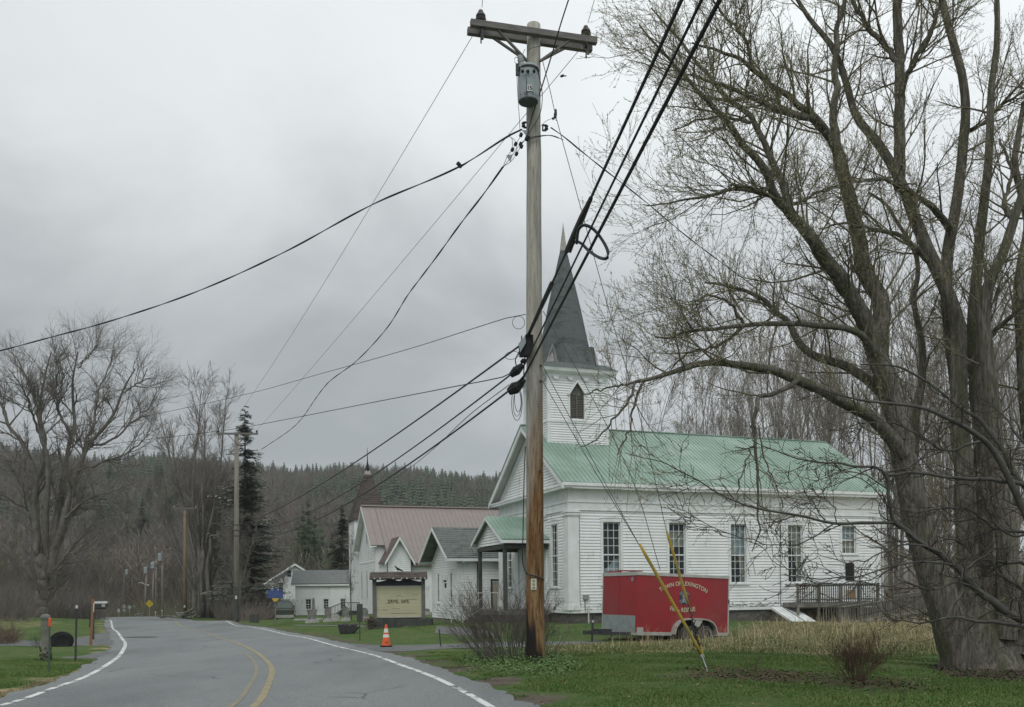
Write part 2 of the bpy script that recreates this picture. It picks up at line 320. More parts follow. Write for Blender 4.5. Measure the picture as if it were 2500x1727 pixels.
def soft(poly, r):
    a = inpoly(XX, YY, poly).astype(float)
    for _ in range(r): a[1:-1, 1:-1] = (a[1:-1, 1:-1]*2+a[:-2, 1:-1]+a[2:, 1:-1]+a[1:-1, :-2]+a[1:-1, 2:])/6
    return a
dry = soft(DRYPOLY, 5); dry = np.maximum(dry, np.clip((YY-125)/30, 0, 1)); dry = np.maximum(dry, .75*np.clip((XX-13)/3, 0, 1)*np.clip((YY-26)/8, 0, 1))
dry = np.maximum(dry, 0.45*inpoly(XX, YY, [ong(*p) for p in ((-400,1530),(-300,1497),(60,1512),(170,1520),(110,1528),(-50,1545))]))
dry = np.maximum(dry, .75*np.exp(-(dL/.9)**2)*(XX < 0))
dirt = np.exp(-(dR/.85)**4)*.9
leaf = np.maximum(.62*soft(LEAFPOLY, 4), .9*soft(TREEPOLY, 4))
ca = gm.color_attributes.new('zone', 'FLOAT_COLOR', 'POINT')
ca.data.foreach_set('color', np.stack([dry, np.clip(dirt, 0, 1), leaf, np.ones_like(dry)], -1).astype(np.float32).ravel())
M_GR = bpy.data.materials.new('turf'); M_GR.use_nodes = True; t = M_GR.node_tree; B = t.nodes['Principled BSDF']; B.inputs['Roughness'].default_value = .95; B.inputs['Specular IOR Level'].default_value = .1
co = t.nodes.new('ShaderNodeTexCoord'); at = t.nodes.new('ShaderNodeVertexColor'); at.layer_name = 'zone'; se = t.nodes.new('ShaderNodeSeparateColor'); t.links.new(at.outputs[0], se.inputs[0])
def gno(s, d=6):
    n = t.nodes.new('ShaderNodeTexNoise'); n.inputs['Scale'].default_value = s; n.inputs['Detail'].default_value = d; n.inputs['Roughness'].default_value = .65; t.links.new(co.outputs['Object'], n.inputs['Vector']); return n.outputs[0]
def grm(s, a, b, c=0, d=1):
    n = t.nodes.new('ShaderNodeMapRange'); t.links.new(s, n.inputs[0])
    for k, v in zip((1, 2, 3, 4), (a, b, c, d)): n.inputs[k].default_value = v
    return n.outputs[0]
def gmx(f, a, b):
    n = t.nodes.new('ShaderNodeMix'); n.data_type = 'RGBA'
    for k, v in ((0, f), (6, a), (7, b)):
        if isinstance(v, tuple): n.inputs[k].default_value = (*v, 1)
        else: t.links.new(v, n.inputs[k])
    return n.outputs[2]
def gma(op, a, b):
    n = t.nodes.new('ShaderNodeMath'); n.operation = op
    for k, v in ((0, a), (1, b)):
        if isinstance(v, (int, float)): n.inputs[k].default_value = v
        else: t.links.new(v, n.inputs[k])
    return n.outputs[0]
grass = gmx(grm(gno(.35), .4, .62), (.062,.122,.034), (.105,.145,.052)); grass = gmx(grm(gno(2.5, 8), .5, .68), grass, (.17,.165,.075)); grass = gmx(grm(gno(14, 4), .45, .7), grass, (.045,.078,.022))
dryc = gmx(grm(gno(1.3), .4, .65), (.30,.245,.145), (.20,.18,.10)); dryc = gmx(grm(gno(9), .5, .7), dryc, (.38,.32,.20))
dirtc = gmx(grm(gno(3), .4, .65), (.085,.072,.058), (.14,.125,.105)); dirtc = gmx(grm(gno(22), .5, .7), dirtc, (.20,.15,.10))
leafc = gmx(grm(gno(12), .4, .62), (.045,.035,.027), (.13,.09,.055))
br = gma('MULTIPLY', gma('SUBTRACT', gno(3.5, 8), .5), 1.1)
def th(ch, b=.5, w=.12): return grm(gma('ADD', ch, br), b-w, b+w)
c = gmx(th(se.outputs[0]), grass, dryc); c = gmx(th(se.outputs[2], .55), c, leafc); c = gmx(th(se.outputs[1], .42), c, dirtc)
t.links.new(c, B.inputs['Base Color']); bm_ = t.nodes.new('ShaderNodeBump'); bm_.inputs['Strength'].default_value = .8; bm_.inputs['Distance'].default_value = .05
t.links.new(gno(28, 5), bm_.inputs['Height']); t.links.new(bm_.outputs[0], B.inputs['Normal'])
GROUND = link('ground', gm, M_GR, kind='structure', smooth=True)
# ================================================================ building materials
M_SIDE = pm("white_painted_clapboard", (.80,.82,.82), (.70,.73,.72), scale=.9, rough=.6, spec=.25, stretch=(1,1,.4), lo=.4, hi=.75, c3=(.46,.48,.46), s3=2.2, lo3=.58, hi3=.76)
def peel_mat():
    m = M_SIDE.copy(); m.name = 'peeling_clapboard'; t = m.node_tree; B = t.nodes['Principled BSDF']; src = B.inputs['Base Color'].links[0].from_socket
    co = t.nodes.new('ShaderNodeTexCoord'); sp = t.nodes.new('ShaderNodeSeparateXYZ'); t.links.new(co.outputs['Object'], sp.inputs[0])
    n = t.nodes.new('ShaderNodeTexNoise'); n.inputs['Scale'].default_value = 2.6; n.inputs['Detail'].default_value = 8; n.inputs['Roughness'].default_value = .7
    mp = t.nodes.new('ShaderNodeMapping'); mp.inputs['Scale'].default_value = (1, 1, 3); t.links.new(co.outputs['Object'], mp.inputs[0]); t.links.new(mp.outputs[0], n.inputs['Vector'])
    h = t.nodes.new('ShaderNodeMapRange'); h.inputs[1].default_value = .45; h.inputs[2].default_value = 1.35; h.inputs[3].default_value = .17; h.inputs[4].default_value = -.1; t.links.new(sp.outputs[2], h.inputs[0])
    a = t.nodes.new('ShaderNodeMath'); a.operation = 'ADD'; t.links.new(n.outputs[0], a.inputs[0]); t.links.new(h.outputs[0], a.inputs[1])
    r = t.nodes.new('ShaderNodeMapRange'); r.inputs[1].default_value = .63; r.inputs[2].default_value = .68; t.links.new(a.outputs[0], r.inputs[0])
    mix = t.nodes.new('ShaderNodeMix'); mix.data_type = 'RGBA'; mix.inputs[7].default_value = (.17,.165,.15,1); t.links.new(src, mix.inputs[6]); t.links.new(r.outputs[0], mix.inputs[0])
    t.links.new(mix.outputs[2], B.inputs['Base Color']); return m
M_PEEL = peel_mat()
M_TRIM = pm("white_trim_paint", (.77,.80,.80), (.66,.69,.68), scale=2, rough=.55, c3=(.36,.37,.34), s3=5, lo3=.66, hi3=.76)
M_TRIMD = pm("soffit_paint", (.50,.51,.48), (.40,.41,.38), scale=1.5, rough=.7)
M_GREEN = pm("green_metal_roofing", (.215,.31,.25), (.19,.28,.225), scale=1.2, rough=.42, spec=.45, c3=(.27,.36,.31), s3=.45)
M_MAUVE = pm("mauve_metal_roofing", (.255,.212,.200), (.23,.195,.185), scale=1.2, rough=.45, spec=.4)
M_MAUVED = pm("brown_metal_roofing", (.13,.095,.088), (.12,.09,.082), scale=1.2, rough=.45, spec=.4)
def shingle_mat(name, c1, c2, row=.14, sc=1.):
    m = pm(name, c1, c2, scale=7*sc, rough=.9, stretch=(1,1,3), c3=tuple(x*.55 for x in c1), s3=1.2, lo3=.5, hi3=.75, bump=.6, bscale=12*sc); return m
M_SHG = shingle_mat('grey_green_shingles', (.115,.135,.13), (.19,.21,.195))
M_SHD = shingle_mat('dark_slate_shingles', (.085,.10,.10), (.125,.142,.138))
M_SHB = shingle_mat('brown_wood_shingles', (.075,.062,.055), (.13,.11,.10))
M_SHF = pm('grey_asphalt_shingles', (.13,.14,.14), (.17,.18,.175), scale=2, rough=.9)
M_STONE = bpy.data.materials.new('rubble_stone'); M_STONE.use_nodes = True
t = M_STONE.node_tree; B = t.nodes['Principled BSDF']; B.inputs['Roughness'].default_value = .9
co = t.nodes.new('ShaderNodeTexCoord'); mp = t.nodes.new('ShaderNodeMapping'); mp.inputs['Scale'].default_value = (2.2, 2.2, 6.5); t.links.new(co.outputs['Object'], mp.inputs[0])
vo = t.nodes.new('ShaderNodeTexVoronoi'); vo.inputs['Scale'].default_value = 1.2; t.links.new(mp.outputs[0], vo.inputs['Vector'])
ra = t.nodes.new('ShaderNodeValToRGB'); ra.color_ramp.elements[0].color = (.055,.052,.048,1); ra.color_ramp.elements[1].color = (.17,.155,.135,1); t.links.new(vo.outputs['Color'], ra.inputs[0])
ve = t.nodes.new('ShaderNodeTexVoronoi'); ve.feature = 'DISTANCE_TO_EDGE'; ve.inputs['Scale'].default_value = 1.2; t.links.new(mp.outputs[0], ve.inputs['Vector'])
rb = t.nodes.new('ShaderNodeMapRange'); rb.inputs[1].default_value = .0; rb.inputs[2].default_value = .05; t.links.new(ve.outputs[0], rb.inputs[0])
mi = t.nodes.new('ShaderNodeMix'); mi.data_type = 'RGBA'; mi.inputs[6].default_value = (.06,.056,.05,1); t.links.new(ra.outputs[0], mi.inputs[7]); t.links.new(rb.outputs[0], mi.inputs[0]); t.links.new(mi.outputs[2], B.inputs['Base Color'])
M_GLASS = bpy.data.materials.new('window_glass'); M_GLASS.use_nodes = True; t = M_GLASS.node_tree; t.nodes.clear()
gl = t.nodes.new('ShaderNodeBsdfGlossy'); gl.inputs[0].default_value = (.9,.95,1,1); gl.inputs[1].default_value = .03; tr = t.nodes.new('ShaderNodeBsdfTransparent'); tr.inputs[0].default_value = (.75,.8,.8,1)
fr = t.nodes.new('ShaderNodeMixShader'); fr.inputs[0].default_value = .045; t.links.new(tr.outputs[0], fr.inputs[1]); t.links.new(gl.outputs[0], fr.inputs[2]); oo = t.nodes.new('ShaderNodeOutputMaterial'); t.links.new(fr.outputs[0], oo.inputs[0])
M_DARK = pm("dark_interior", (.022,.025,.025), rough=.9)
M_CURT = pm("curtain_cloth", (.42,.40,.33), (.34,.32,.26), scale=8, rough=.9, stretch=(4,4,.3))
M_CURTW = pm("pale_curtain_cloth", (.42,.47,.50), (.33,.38,.41), scale=6, rough=.9, stretch=(4,4,.3))
M_WOOD_OLD = pm("weathered_wood", (.16,.155,.135), (.095,.092,.08), scale=6, rough=.9, stretch=(1,1,.3), c3=(.22,.215,.19), s3=3)
M_DARKWOOD = pm("dark_stained_wood", (.05,.055,.05), (.08,.085,.075), scale=5, rough=.8, stretch=(1,1,.3))
M_BLACK = pm("black_rubber", (.010,.011,.012), (.02,.02,.02), scale=5, rough=.65)
M_BLKMETAL = pm("black_metal", (.03,.032,.034), (.05,.05,.05), scale=5, rough=.5, spec=.5)
M_GALV = pm("galvanised_steel", (.36,.38,.38), (.28,.30,.30), scale=3, rough=.45, metal=.6)
M_WHPIPE = pm("white_metal_pipe", (.62,.64,.62), (.45,.45,.42), scale=5, rough=.5)
M_LOUV = pm("weathered_louvre_wood", (.17,.165,.14), (.11,.105,.09), scale=8, rough=.9)
M_GREYCONC = pm("grey_concrete", (.20,.20,.19), (.14,.145,.135), scale=4, rough=.9, bump=.3, c3=(.09,.105,.07), s3=1.5)

# ================================================================ building helpers
def siding(mb, m, A0, A1, z0, z1, expo, opens=(), lim=None, lip=.032):
    n = max(1, round((z1-z0)/expo)); ex = (z1-z0)/n
    for r in range(n):
        zb, zt = z0+r*ex, z0+(r+1)*ex; zm = (zb+zt)/2
        a0, a1 = A0, A1
        if lim:
            (lb0, lb1), (lt0, lt1) = lim(zb), lim(zt)
        ints = [(a0, a1)]
        for (o0, o1, oz0, oz1) in opens:
            if oz0 < zm < oz1:
                nx = []
                for (p, q) in ints:
                    if o1 <= p or o0 >= q: nx.append((p, q)); continue
                    if o0 > p: nx.append((p, o0))
                    if o1 < q: nx.append((o1, q))
                ints = nx
        for (p, q) in ints:
            pb, qb, pt, qt = p, q, p, q
            if lim:
                pb, pt = (max(p, lb0), max(p, lt0)); qb, qt = (min(q, lb1), min(q, lt1))
                if qb-pb < .02: continue
                if qt < pt: pt = qt = (pt+qt)/2
            zg = zb+.015; mb.quad(m(pb, zg, lip), m(qb, zg, lip), m(qt, zt, .002), m(pt, zt, .002))
            mb.quad(m(pb, zg, -.02), m(qb, zg, -.02), m(qb, zg, lip), m(pb, zg, lip)); mb.quad(m(pb, zb, -.02), m(qb, zb, -.02), m(qb, zg, -.02), m(pb, zg, -.02)); mb.quad(m(pb, zb, -.02), m(qb, zb, -.02), m(qb, zb, .002), m(pb, zb, .002))
def pbox(mb, m, a0, a1, z0, z1, o0, o1):
    c = [m(a, z, o) for o in (o0, o1) for (a, z) in ((a0, z0), (a1, z0), (a1, z1), (a0, z1))]
    mb.add(c, [(0,3,2,1),(4,5,6,7),(0,1,5,4),(1,2,6,5),(2,3,7,6),(3,0,4,7)])
def window(par, m, a0, a1, z0, z1, cols=3, rows=8, rail=None, cas=.13, hood=True, curtain=None, sill=True, mun=.022, depth=.10, pfx='window', glass=True, peak=False):
    w = MB()
    pbox(w, m, a0-cas, a0, z0, z1+.02, -.02, .045); pbox(w, m, a1, a1+cas, z0, z1+.02, -.02, .045)
    pbox(w, m, a0-cas-.02, a1+cas+.02, z1+.02, z1+.2, -.02, .055)
    if peak:
        w.prism([m(a0-cas-.06, z1+.2, .0), m(a1+cas+.06, z1+.2, .0), m((a0+a1)/2, z1+.27, .0)], np.array(m(0, 0, .08))-np.array(m(0, 0, 0)))
    elif hood: pbox(w, m, a0-cas-.06, a1+cas+.06, z1+.2, z1+.235, -.02, .10)
    if sill: pbox(w, m, a0-cas-.03, a1+cas+.03, z0-.07, z0, -.02, .09)
    # jambs
    pbox(w, m, a0-.02, a0, z0, z1, -depth-.06, -.02); pbox(w, m, a1, a1+.02, z0, z1, -depth-.06, -.02); pbox(w, m, a0, a1, z1, z1+.02, -depth-.06, -.02); pbox(w, m, a0, a1, z0-.02, z0, -depth-.06, -.02)
    # sash
    s = .035; d0, d1 = -depth, -depth+.03
    pbox(w, m, a0, a0+s, z0, z1, d0, d1); pbox(w, m, a1-s, a1, z0, z1, d0, d1); pbox(w, m, a0+s, a1-s, z0, z0+.06, d0, d1); pbox(w, m, a0+s, a1-s, z1-s, z1, d0, d1)
    if rail: pbox(w, m, a0+s, a1-s, rail-.03, rail+.03, d0, d1+.02)
    for i in range(1, cols):
        x = a0+(a1-a0)*i/cols; pbox(w, m, x-mun/2, x+mun/2, z0+.06, z1-s, d0+.004, d1-.006)
    for i in range(1, rows):
        z = z0+(z1-z0)*i/rows
        if rail and abs(z-rail) < .08: continue
        pbox(w, m, a0+s, a1-s, z-mun/2, z+mun/2, d0+.006, d1-.008)
    wo = O(pfx, w, M_TRIM, par)
    if glass:
        g = MB(); g.quad(*[m(a, z, -depth+.006) for a, z in ((a0, z0), (a1, z0), (a1, z1), (a0, z1))]); O('pane', g, M_GLASS, wo)
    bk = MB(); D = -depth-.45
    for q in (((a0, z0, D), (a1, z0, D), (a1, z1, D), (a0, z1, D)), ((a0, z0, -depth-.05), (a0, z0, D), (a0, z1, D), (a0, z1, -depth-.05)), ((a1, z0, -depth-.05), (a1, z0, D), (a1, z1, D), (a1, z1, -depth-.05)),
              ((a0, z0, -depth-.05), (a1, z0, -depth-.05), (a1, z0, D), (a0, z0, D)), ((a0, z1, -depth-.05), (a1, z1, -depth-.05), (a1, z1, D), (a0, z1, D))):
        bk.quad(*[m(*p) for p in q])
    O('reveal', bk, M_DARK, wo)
    if curtain:
        for (c0, c1, cz0, cz1, e0, e1, mt) in curtain:   # fractions; e = bottom pull to the side
            cu = MB(); n = 14
            for i in range(n):
                f0, f1 = i/n, (i+1)/n
                def pt(f, top):
                    a = (c0+(c1-c0)*f) if top else (e0+(e1-e0)*f)
                    return m(a0+(a1-a0)*a, z0+(z1-z0)*(cz1 if top else cz0), -depth-.08-.02*math.sin(f*n*1.57))
                cu.quad(pt(f0, 0), pt(f1, 0), pt(f1, 1), pt(f0, 1))
            O('curtain', cu, mt, wo)
    return wo
def ribroof(name, par, e0, e1, r1, r0, mat, thick=.05, rib=.23, ribh=.025, nrib=True):
    """slab e0-e1 (eave) to r0-r1 (ridge) with standing ribs running up the slope"""
    e0, e1, r0, r1 = [np.array(p, float) for p in (e0, e1, r0, r1)]; nn = unit(np.cross(e1-e0, r0-e0)); nn = nn if nn[2] > 0 else -nn
    mb = MB(); mb.hexa([e0-nn*thick, e1-nn*thick, r1-nn*thick, r0-nn*thick], [e0, e1, r1, r0])
    if nrib:
        L = np.linalg.norm(e1-e0); k = int(L/rib); u = (e1-e0)/L
        for i in range(k+1):
            f = i/max(k, 1); a, b = e0+(e1-e0)*f, r0+(r1-r0)*f; w = u*.018
            mb.hexa([a-w, a+w, b+w, b-w], [a-w*.6+nn*ribh, a+w*.6+nn*ribh, b+w*.6+nn*ribh, b-w*.6+nn*ribh])
    return O(name, mb, mat, par)

# ================================================================ the white church
TH = math.radians(19.9)
GRN = pm
church = E('church', (2.67, 42, 0), TH, 'white clapboard church with green metal roof and slate-grey octagonal steeple, behind the red trailer', 'church')
L, Wd = 18.07, 9.78; ZB, ZF, ZS = .364, 5.21, 6.16; TC = Wd/2
ms = lambda a, z, o: (a, -o, z)            # long side wall facing the road
mf = lambda a, z, o: (-o, a, z)            # front wall
mbk = lambda a, z, o: (L+o, a, z)          # rear
mfar = lambda a, z, o: (a, Wd+o, z)
WIN = [(1.76,2.66), (5.30,6.20), (8.79,9.69), (12.2,13.1)]
wall = MB()
ops = [(a, b, 1.70, 4.64) for a, b in WIN]+[(15.6,16.5,3.19,4.66), (15.62,16.58,.75,2.86)]
siding(wall, ms, .55, L-.25, ZB+.14, ZF, .142, ops)
opf = [(1.27,2.06,1.60,4.62), (7.72,8.5,1.60,4.62), (4.05,5.7,.47,3.3)]
siding(wall, mf, .55, Wd-.55, ZB+.14, ZF, .142, opf)
siding(wall, mbk, 0, Wd, ZB+.14, ZS, .142); siding(wall, mfar, 0, L, ZB+.14, ZS, .2)
SL = .661; lim = lambda z: (-.2+(z-ZS-.28)/SL, Wd+.2-(z-ZS-.28)/SL)
siding(wall, mf, 0, Wd, ZS+.28, 9.75, .142, (), lim); siding(wall, mbk, 0, Wd, ZS, 9.75, .142, (), lim)
O('wall', wall, M_PEEL, church)
tr = MB()
pbox(tr, ms, -.02, L+.02, ZB-.0, ZB+.14, -.05, .05); pbox(tr, mf, -.05, Wd, ZB, ZB+.14, -.05, .05)
for m, a0, a1 in ((ms, -.04, L), (mf, -.04, Wd)):                        # frieze of two bands
    pbox(tr, m, a0, a1, ZF, ZF+.34, -.05, .06); pbox(tr, m, a0, a1, ZF-.03, ZF, -.05, .085); pbox(tr, m, a0, a1, ZF+.34, ZF+.40, -.05, .10); pbox(tr, m, a0, a1, ZF+.40, ZS, -.05, .07)
for m, ps in ((ms, ((-.06,.50), (L-.27,L+.02))), (mf, ((-.06,.50), (2.67,3.15), (6.63,7.1), (Wd-.5,Wd+.06)))):   # pilasters with capitals
    for a, b in ps:
        pbox(tr, m, a, b, ZB+.14, ZF-.03, -.05, .075)
        for k, (dz, e) in enumerate(((.05,.05), (.13,.02), (.2,.045))): pbox(tr, m, a-e, b+e, ZF-.03-dz-.05, ZF-.03-dz, -.05, .09+e)
        pbox(tr, m, a-.03, b+.03, ZB+.14, ZB+.38, -.05, .10)
O('trim', tr, M_TRIM, church)
OV = .45
co_ = MB()     # cornice: soffit, fascia, gutter
co_.box((-OV, -OV, ZS), (L+OV, .05, ZS+.14)); co_.box((-OV-.03, -OV-.06, ZS+.12), (L+OV, -OV+.08, ZS+.27))
co_.box((-OV, .05, ZS), (.05, Wd+OV, ZS+.14)); co_.box((-OV-.03, -OV+.08, ZS+.12), (-OV+.1, Wd+OV, ZS+.20))
co_.box((-OV, Wd-.05, ZS), (L+OV, Wd+OV, ZS+.2)); co_.box((L-.05, .05, ZS), (L+OV, Wd, ZS+.14))
O('cornice', co_, M_TRIM, church)
zr = 9.98; ze = zr-SL*(TC+OV)
for sgn, nm in ((0, 'roof'), (1, 'roof')):
    y0 = -OV-.05 if not sgn else Wd+OV+.05
    ro = ribroof(nm, church, (-OV-.06, y0, ze), (L+OV+.06, y0, ze), (L+OV+.06, TC, zr), (-OV-.06, TC, zr), M_GREEN)
    # rake boards
    for xx in (-OV-.05, L+OV-.03):
        rk = MB(); rk.prism([(xx, y0, ze-.05), (xx, TC, zr-.06), (xx, TC, zr-.34), (xx, y0, ze-.33)], (.07, 0, 0)); O('rake_board', rk, M_TRIM, ro)
    sf = MB(); sf.prism([(-OV+.02, y0, ze-.20), (-OV+.02, TC, zr-.22), (-OV+.02, TC, zr-.27), (-OV+.02, y0, ze-.25)], (OV+.02, 0, 0)); O('soffit', sf, M_TRIMD, ro)
    rf = MB(); kk = .34
    a = (0 if not sgn else Wd); rf.prism([(.0, a, ZS+.2), (.0, TC, zr-.30), (.0, TC, zr-.62), (.0, a+(.35 if not sgn else -.35), ZS+.2)], (-.07, 0, 0)); O('rake_frieze', rf, M_TRIM, ro)
rc = MB(); rc.bar((-OV-.06, TC, zr+.0), (L+OV+.06, TC, zr+.0), .22, .05); O('ridge_cap', rc, M_GREEN, church)
fd = MB(); fd.box((.06, .06, -1.6), (L-.06, Wd-.06, ZB+.01)); O('foundation', fd, M_STONE, church)
C1 = [(0,.42,0,1,0,.16,M_CURTW), (.5,1,0,1,.62,1,M_CURTW)]
window(church, ms, *WIN[0], 1.70, 4.64, rail=3.11, peak=True)
window(church, ms, *WIN[1], 1.70, 4.64, rail=3.11, peak=True, curtain=[(0,1,.62,.86,0,1,M_CURT)])
window(church, ms, *WIN[2], 1.70, 4.64, rail=3.11, peak=True, curtain=[(.1,1,.5,.97,.0,1,M_CURTW), (.62,1,0,.5,.8,1,M_CURT)])
window(church, ms, *WIN[3], 1.70, 4.64, rail=3.11, peak=True, curtain=[(0,.45,.45,1,0,.12,M_CURT), (.2,1,.45,1,.6,1,M_CURT), (.6,1,0,.45,.75,1,M_CURT)])
window(church, ms, 15.6, 16.5, 3.19, 4.66, rows=4, rail=3.93, curtain=[(0,1,.5,.98,0,1,M_CURTW), (0,.5,.05,.5,0,.3,M_CURT), (.45,1,.02,.5,.45,1,M_CURT)])
window(church, mf, 1.27, 2.06, 1.60, 4.62, rail=3.11, peak=True, depth=.045); window(church, mf, 7.72, 8.5, 1.60, 4.62, rail=3.11, peak=True, depth=.045)
# leaning white sheet inside the first window
ls = MB(); ls.add([ms(1.8, 1.72, -.2), ms(2.64, 1.72, -.2), ms(2.64, 2.95, -.2), ms(2.45, 2.9, -.2), ms(1.8, 2.25, -.2)], [(0,1,2,3,4)])
O('curtain', ls, M_CURTW, church)
# doors
dr = MB(); pbox(dr, ms, 15.5, 15.62, .75, 2.98, -.02, .05); pbox(dr, ms, 16.58, 16.7, .75, 2.98, -.02, .05); pbox(dr, ms, 15.5, 16.7, 2.86, 3.04, -.02, .06)
pbox(dr, ms, 15.62, 15.80, .75, 2.86, -.04, .01); pbox(dr, ms, 16.4, 16.58, .75, 2.86, -.04, .01); pbox(dr, ms, 15.8, 16.4, 2.7, 2.86, -.04, .01); pbox(dr, ms, 15.8, 16.4, 1.55, 1.78, -.04, .01); pbox(dr, ms, 15.8, 16.4, .75, .86, -.04, .01)
dob = O('rear_door', dr, M_TRIM, church, label='white side door with dark upper pane and tan lower panel')
g = MB(); pbox(g, ms, 15.8, 16.4, 1.78, 2.7, -.05, -.03); O('door_pane', g, M_DARK, dob)
g = MB(); pbox(g, ms, 15.8, 16.4, .86, 1.30, -.045, -.005); O('door_panel', g, pm('tan_plywood', (.42,.26,.12), (.33,.20,.09), scale=6, rough=.8), dob)
g = MB(); pbox(g, ms, 15.8, 16.4, 1.30, 1.55, -.045, -.008); O('door_panel', g, M_TRIM, dob)
g = MB(); g.lathe([(.0,0),(.03,.0),(.03,.05),(0,.05)], ms(16.5, 1.7, .01), 8, (0,-1,0)); O('door_knob', g, M_GALV, dob)
g = MB(); pbox(g, mf, 4.05, 4.85, .47, 3.1, -.06, .0); pbox(g, mf, 4.9, 5.7, .47, 3.1, -.06, .0); pbox(g, mf, 3.9, 4.05, .47, 3.3, -.05, .06); pbox(g, mf, 5.7, 5.85, .47, 3.3, -.05, .06); pbox(g, mf, 3.9, 5.85, 3.1, 3.35, -.05, .07)
dd = O('front_door', g, M_TRIM, church); g = MB(); g.box((-.03, 4.85, .47), (0, 4.9, 3.1)); O('door_gap', g, M_DARK, dd)
# fittings on the side wall
g = MB(); pbox(g, ms, .68, .95, 1.0, 1.24, 0, .12); pbox(g, ms, .76, .80, .4, 1.0, .02, .05); O('meter_box', g, pm('grey_box', (.27,.29,.28), rough=.6), church)
g = MB(); g.tube([ms(.93, ZB+.25, .09), ms(.93, -.5, .10)], .035, 8); g.tube([ms(.93, ZB+.02, .09), ms(.93, ZB+.1, .09)], .05, 8); O('drain_pipe', g, M_WHPIPE, church)
g = MB(); g.tube([ms(11.7, .45, .06), ms(11.7, 5.1, .06)], .015, 6); O('conduit', g, M_BLKMETAL, church)
g = MB(); g.lathe([(.02,.25),(.06,.2),(.17,.1),(.2,0),(.17,-.03),(.0,-.03)], ms(11.75, 5.35, .32), 12); g.tube([ms(11.7, 5.1, .05), ms(11.72, 5.75, .1), ms(11.74, 5.75, .28), ms(11.75, 5.55, .32)], .02, 6)
O('yard_light', g, pm('lamp_metal', (.45,.48,.48), rough=.35, metal=.5), church)
g = MB(); g.tube([ms(L+.1, 6.1, -.3), ms(L+.12, 5.9, .1), ms(L+.1, .6, .1)], .05, 8); O('downspout', g, M_WHPIPE, church)
g = MB(); g.box((L+.3, 3.0, -.5), (L+.95, 3.6, 8.3)); g.box((L+.25, 2.95, 8.3), (L+1.0, 3.65, 8.45)); chm = O('chimney', g, pm('brown_brick', (.19,.125,.075), (.13,.09,.06), scale=8, rough=.9, c3=(.24,.18,.12), s3=3), church)
g = MB(); g.tube([(L+.62, 3.3, 8.45), (L+.62, 3.3, 8.7)], .10, 8); O('flue', g, M_BLKMETAL, chm)
# small white cross-like camera on the pediment
g = MB(); g.box((-.2, 4.0, 8.1), (.0, 4.1, 8.2)); g.box((-.35, 3.95, 8.15), (-.2, 4.15, 8.27)); O('floodlight', g, M_WHPIPE, church)
# ---- tower and spire
tw = MB(); S0, S1, T0, T1 = .33, 3.65, 3.2, 6.55
mt1 = lambda a, z, o: (a, T0-o, z); mt2 = lambda a, z, o: (S0-o, a, z); mt3 = lambda a, z, o: (a, T1+o, z); mt4 = lambda a, z, o: (S1+o, a, z)
ex = .125
for m, a0, a1 in ((mt1, S0+.1, S1-.1), (mt3, S0, S1), (mt2, T0+.1, T1-.1), (mt4, T0, T1)):
    siding(tw, m, a0, a1, 8.2, 9.9, ex); siding(tw, m, a0, a1, 10.0, 12.25, ex, [(1.51,2.34,10.07,11.4)]+[(1.51+k*.075,2.34-k*.075,11.4+k*.12,11.52+k*.12) for k in range(5)] if m is mt1 else [])
two = O('bell_tower', tw, M_SIDE, church)
tt = MB()
for m, a0, a1 in ((mt1, S0, S1), (mt3, S0, S1), (mt2, T0, T1), (mt4, T0, T1)):
    pbox(tt, m, a0-.03, a1+.03, 9.9, 10.0, -.03, .06); pbox(tt, m, a0-.02, a0+.1, 8.2, 12.3, -.03, .035); pbox(tt, m, a1-.1, a1+.02, 8.2, 12.3, -.03, .035); pbox(tt, m, a0, a1, 12.2, 12.35, -.03, .05)
for m, c in ((mt1, (.75,1.55,2.4,3.2)), (mt2, (3.6,4.4,5.3,6.1))):       # half-round brackets
    for a in c: tt.prism([m(a+.16*math.cos(q), 12.2-.16*math.sin(q)*1.0, .03) for q in np.linspace(0, math.pi, 9)], np.array(m(0,0,.1))-np.array(m(0,0,0)))
O('trim', tt, M_TRIM, two)
cn = MB(); cx, cy = (S0+S1)/2, (T0+T1)/2; hw = 1.66
def ring(r, z): return [(cx+a*r, cy+b*r, z) for a, b in ((-1,-1), (1,-1), (1,1), (-1,1))]
cn.hexa(ring(hw+.02, 12.3), ring(hw+.32, 12.42)); cn.hexa(ring(hw+.36, 12.42), ring(hw+.42, 12.58)); O('cornice', cn, M_TRIM, two)
spx = MB()
# skirt flares from the square eave to the octagon
n8 = 8
def octr(r, z): return [(cx+r*math.cos(math.pi/8+k*math.pi/4)/math.cos(math.pi/8), cy+r*math.sin(math.pi/8+k*math.pi/4)/math.cos(math.pi/8), z) for k in range(8)]
def sqr(r, z):
    o = []
    for k in range(8):
        a = math.pi/8+k*math.pi/4; x, y = math.cos(a), math.sin(a); q = r/max(abs(x), abs(y)); o.append((cx+x*q, cy+y*q, z))
    return o
sq = [(cx+a*2.1, cy+b*2.1, 12.58) for a, b in ((-1,-1), (1,-1), (1,1), (-1,1))]; sq1 = [(cx+a*1.62, cy+b*1.62, 12.95) for a, b in ((-1,-1), (1,-1), (1,1), (-1,1))]
spx.hexa(sq, sq1)
levels = [octr(1.50, 12.9), octr(1.34, 13.4), octr(1.2, 14.1), octr(.78, 16.3), octr(.16, 19.25)]
V = sum(levels, []); Fs = [(i*8+k, i*8+(k+1) % 8, (i+1)*8+(k+1) % 8, (i+1)*8+k) for i in range(len(levels)-1) for k in range(8)]
spx.add(V, Fs)
spo = O('steeple_roof', spx, M_SHD, two)
sc2 = MB()           # courses of shingle show as thin steps
z = 13.1
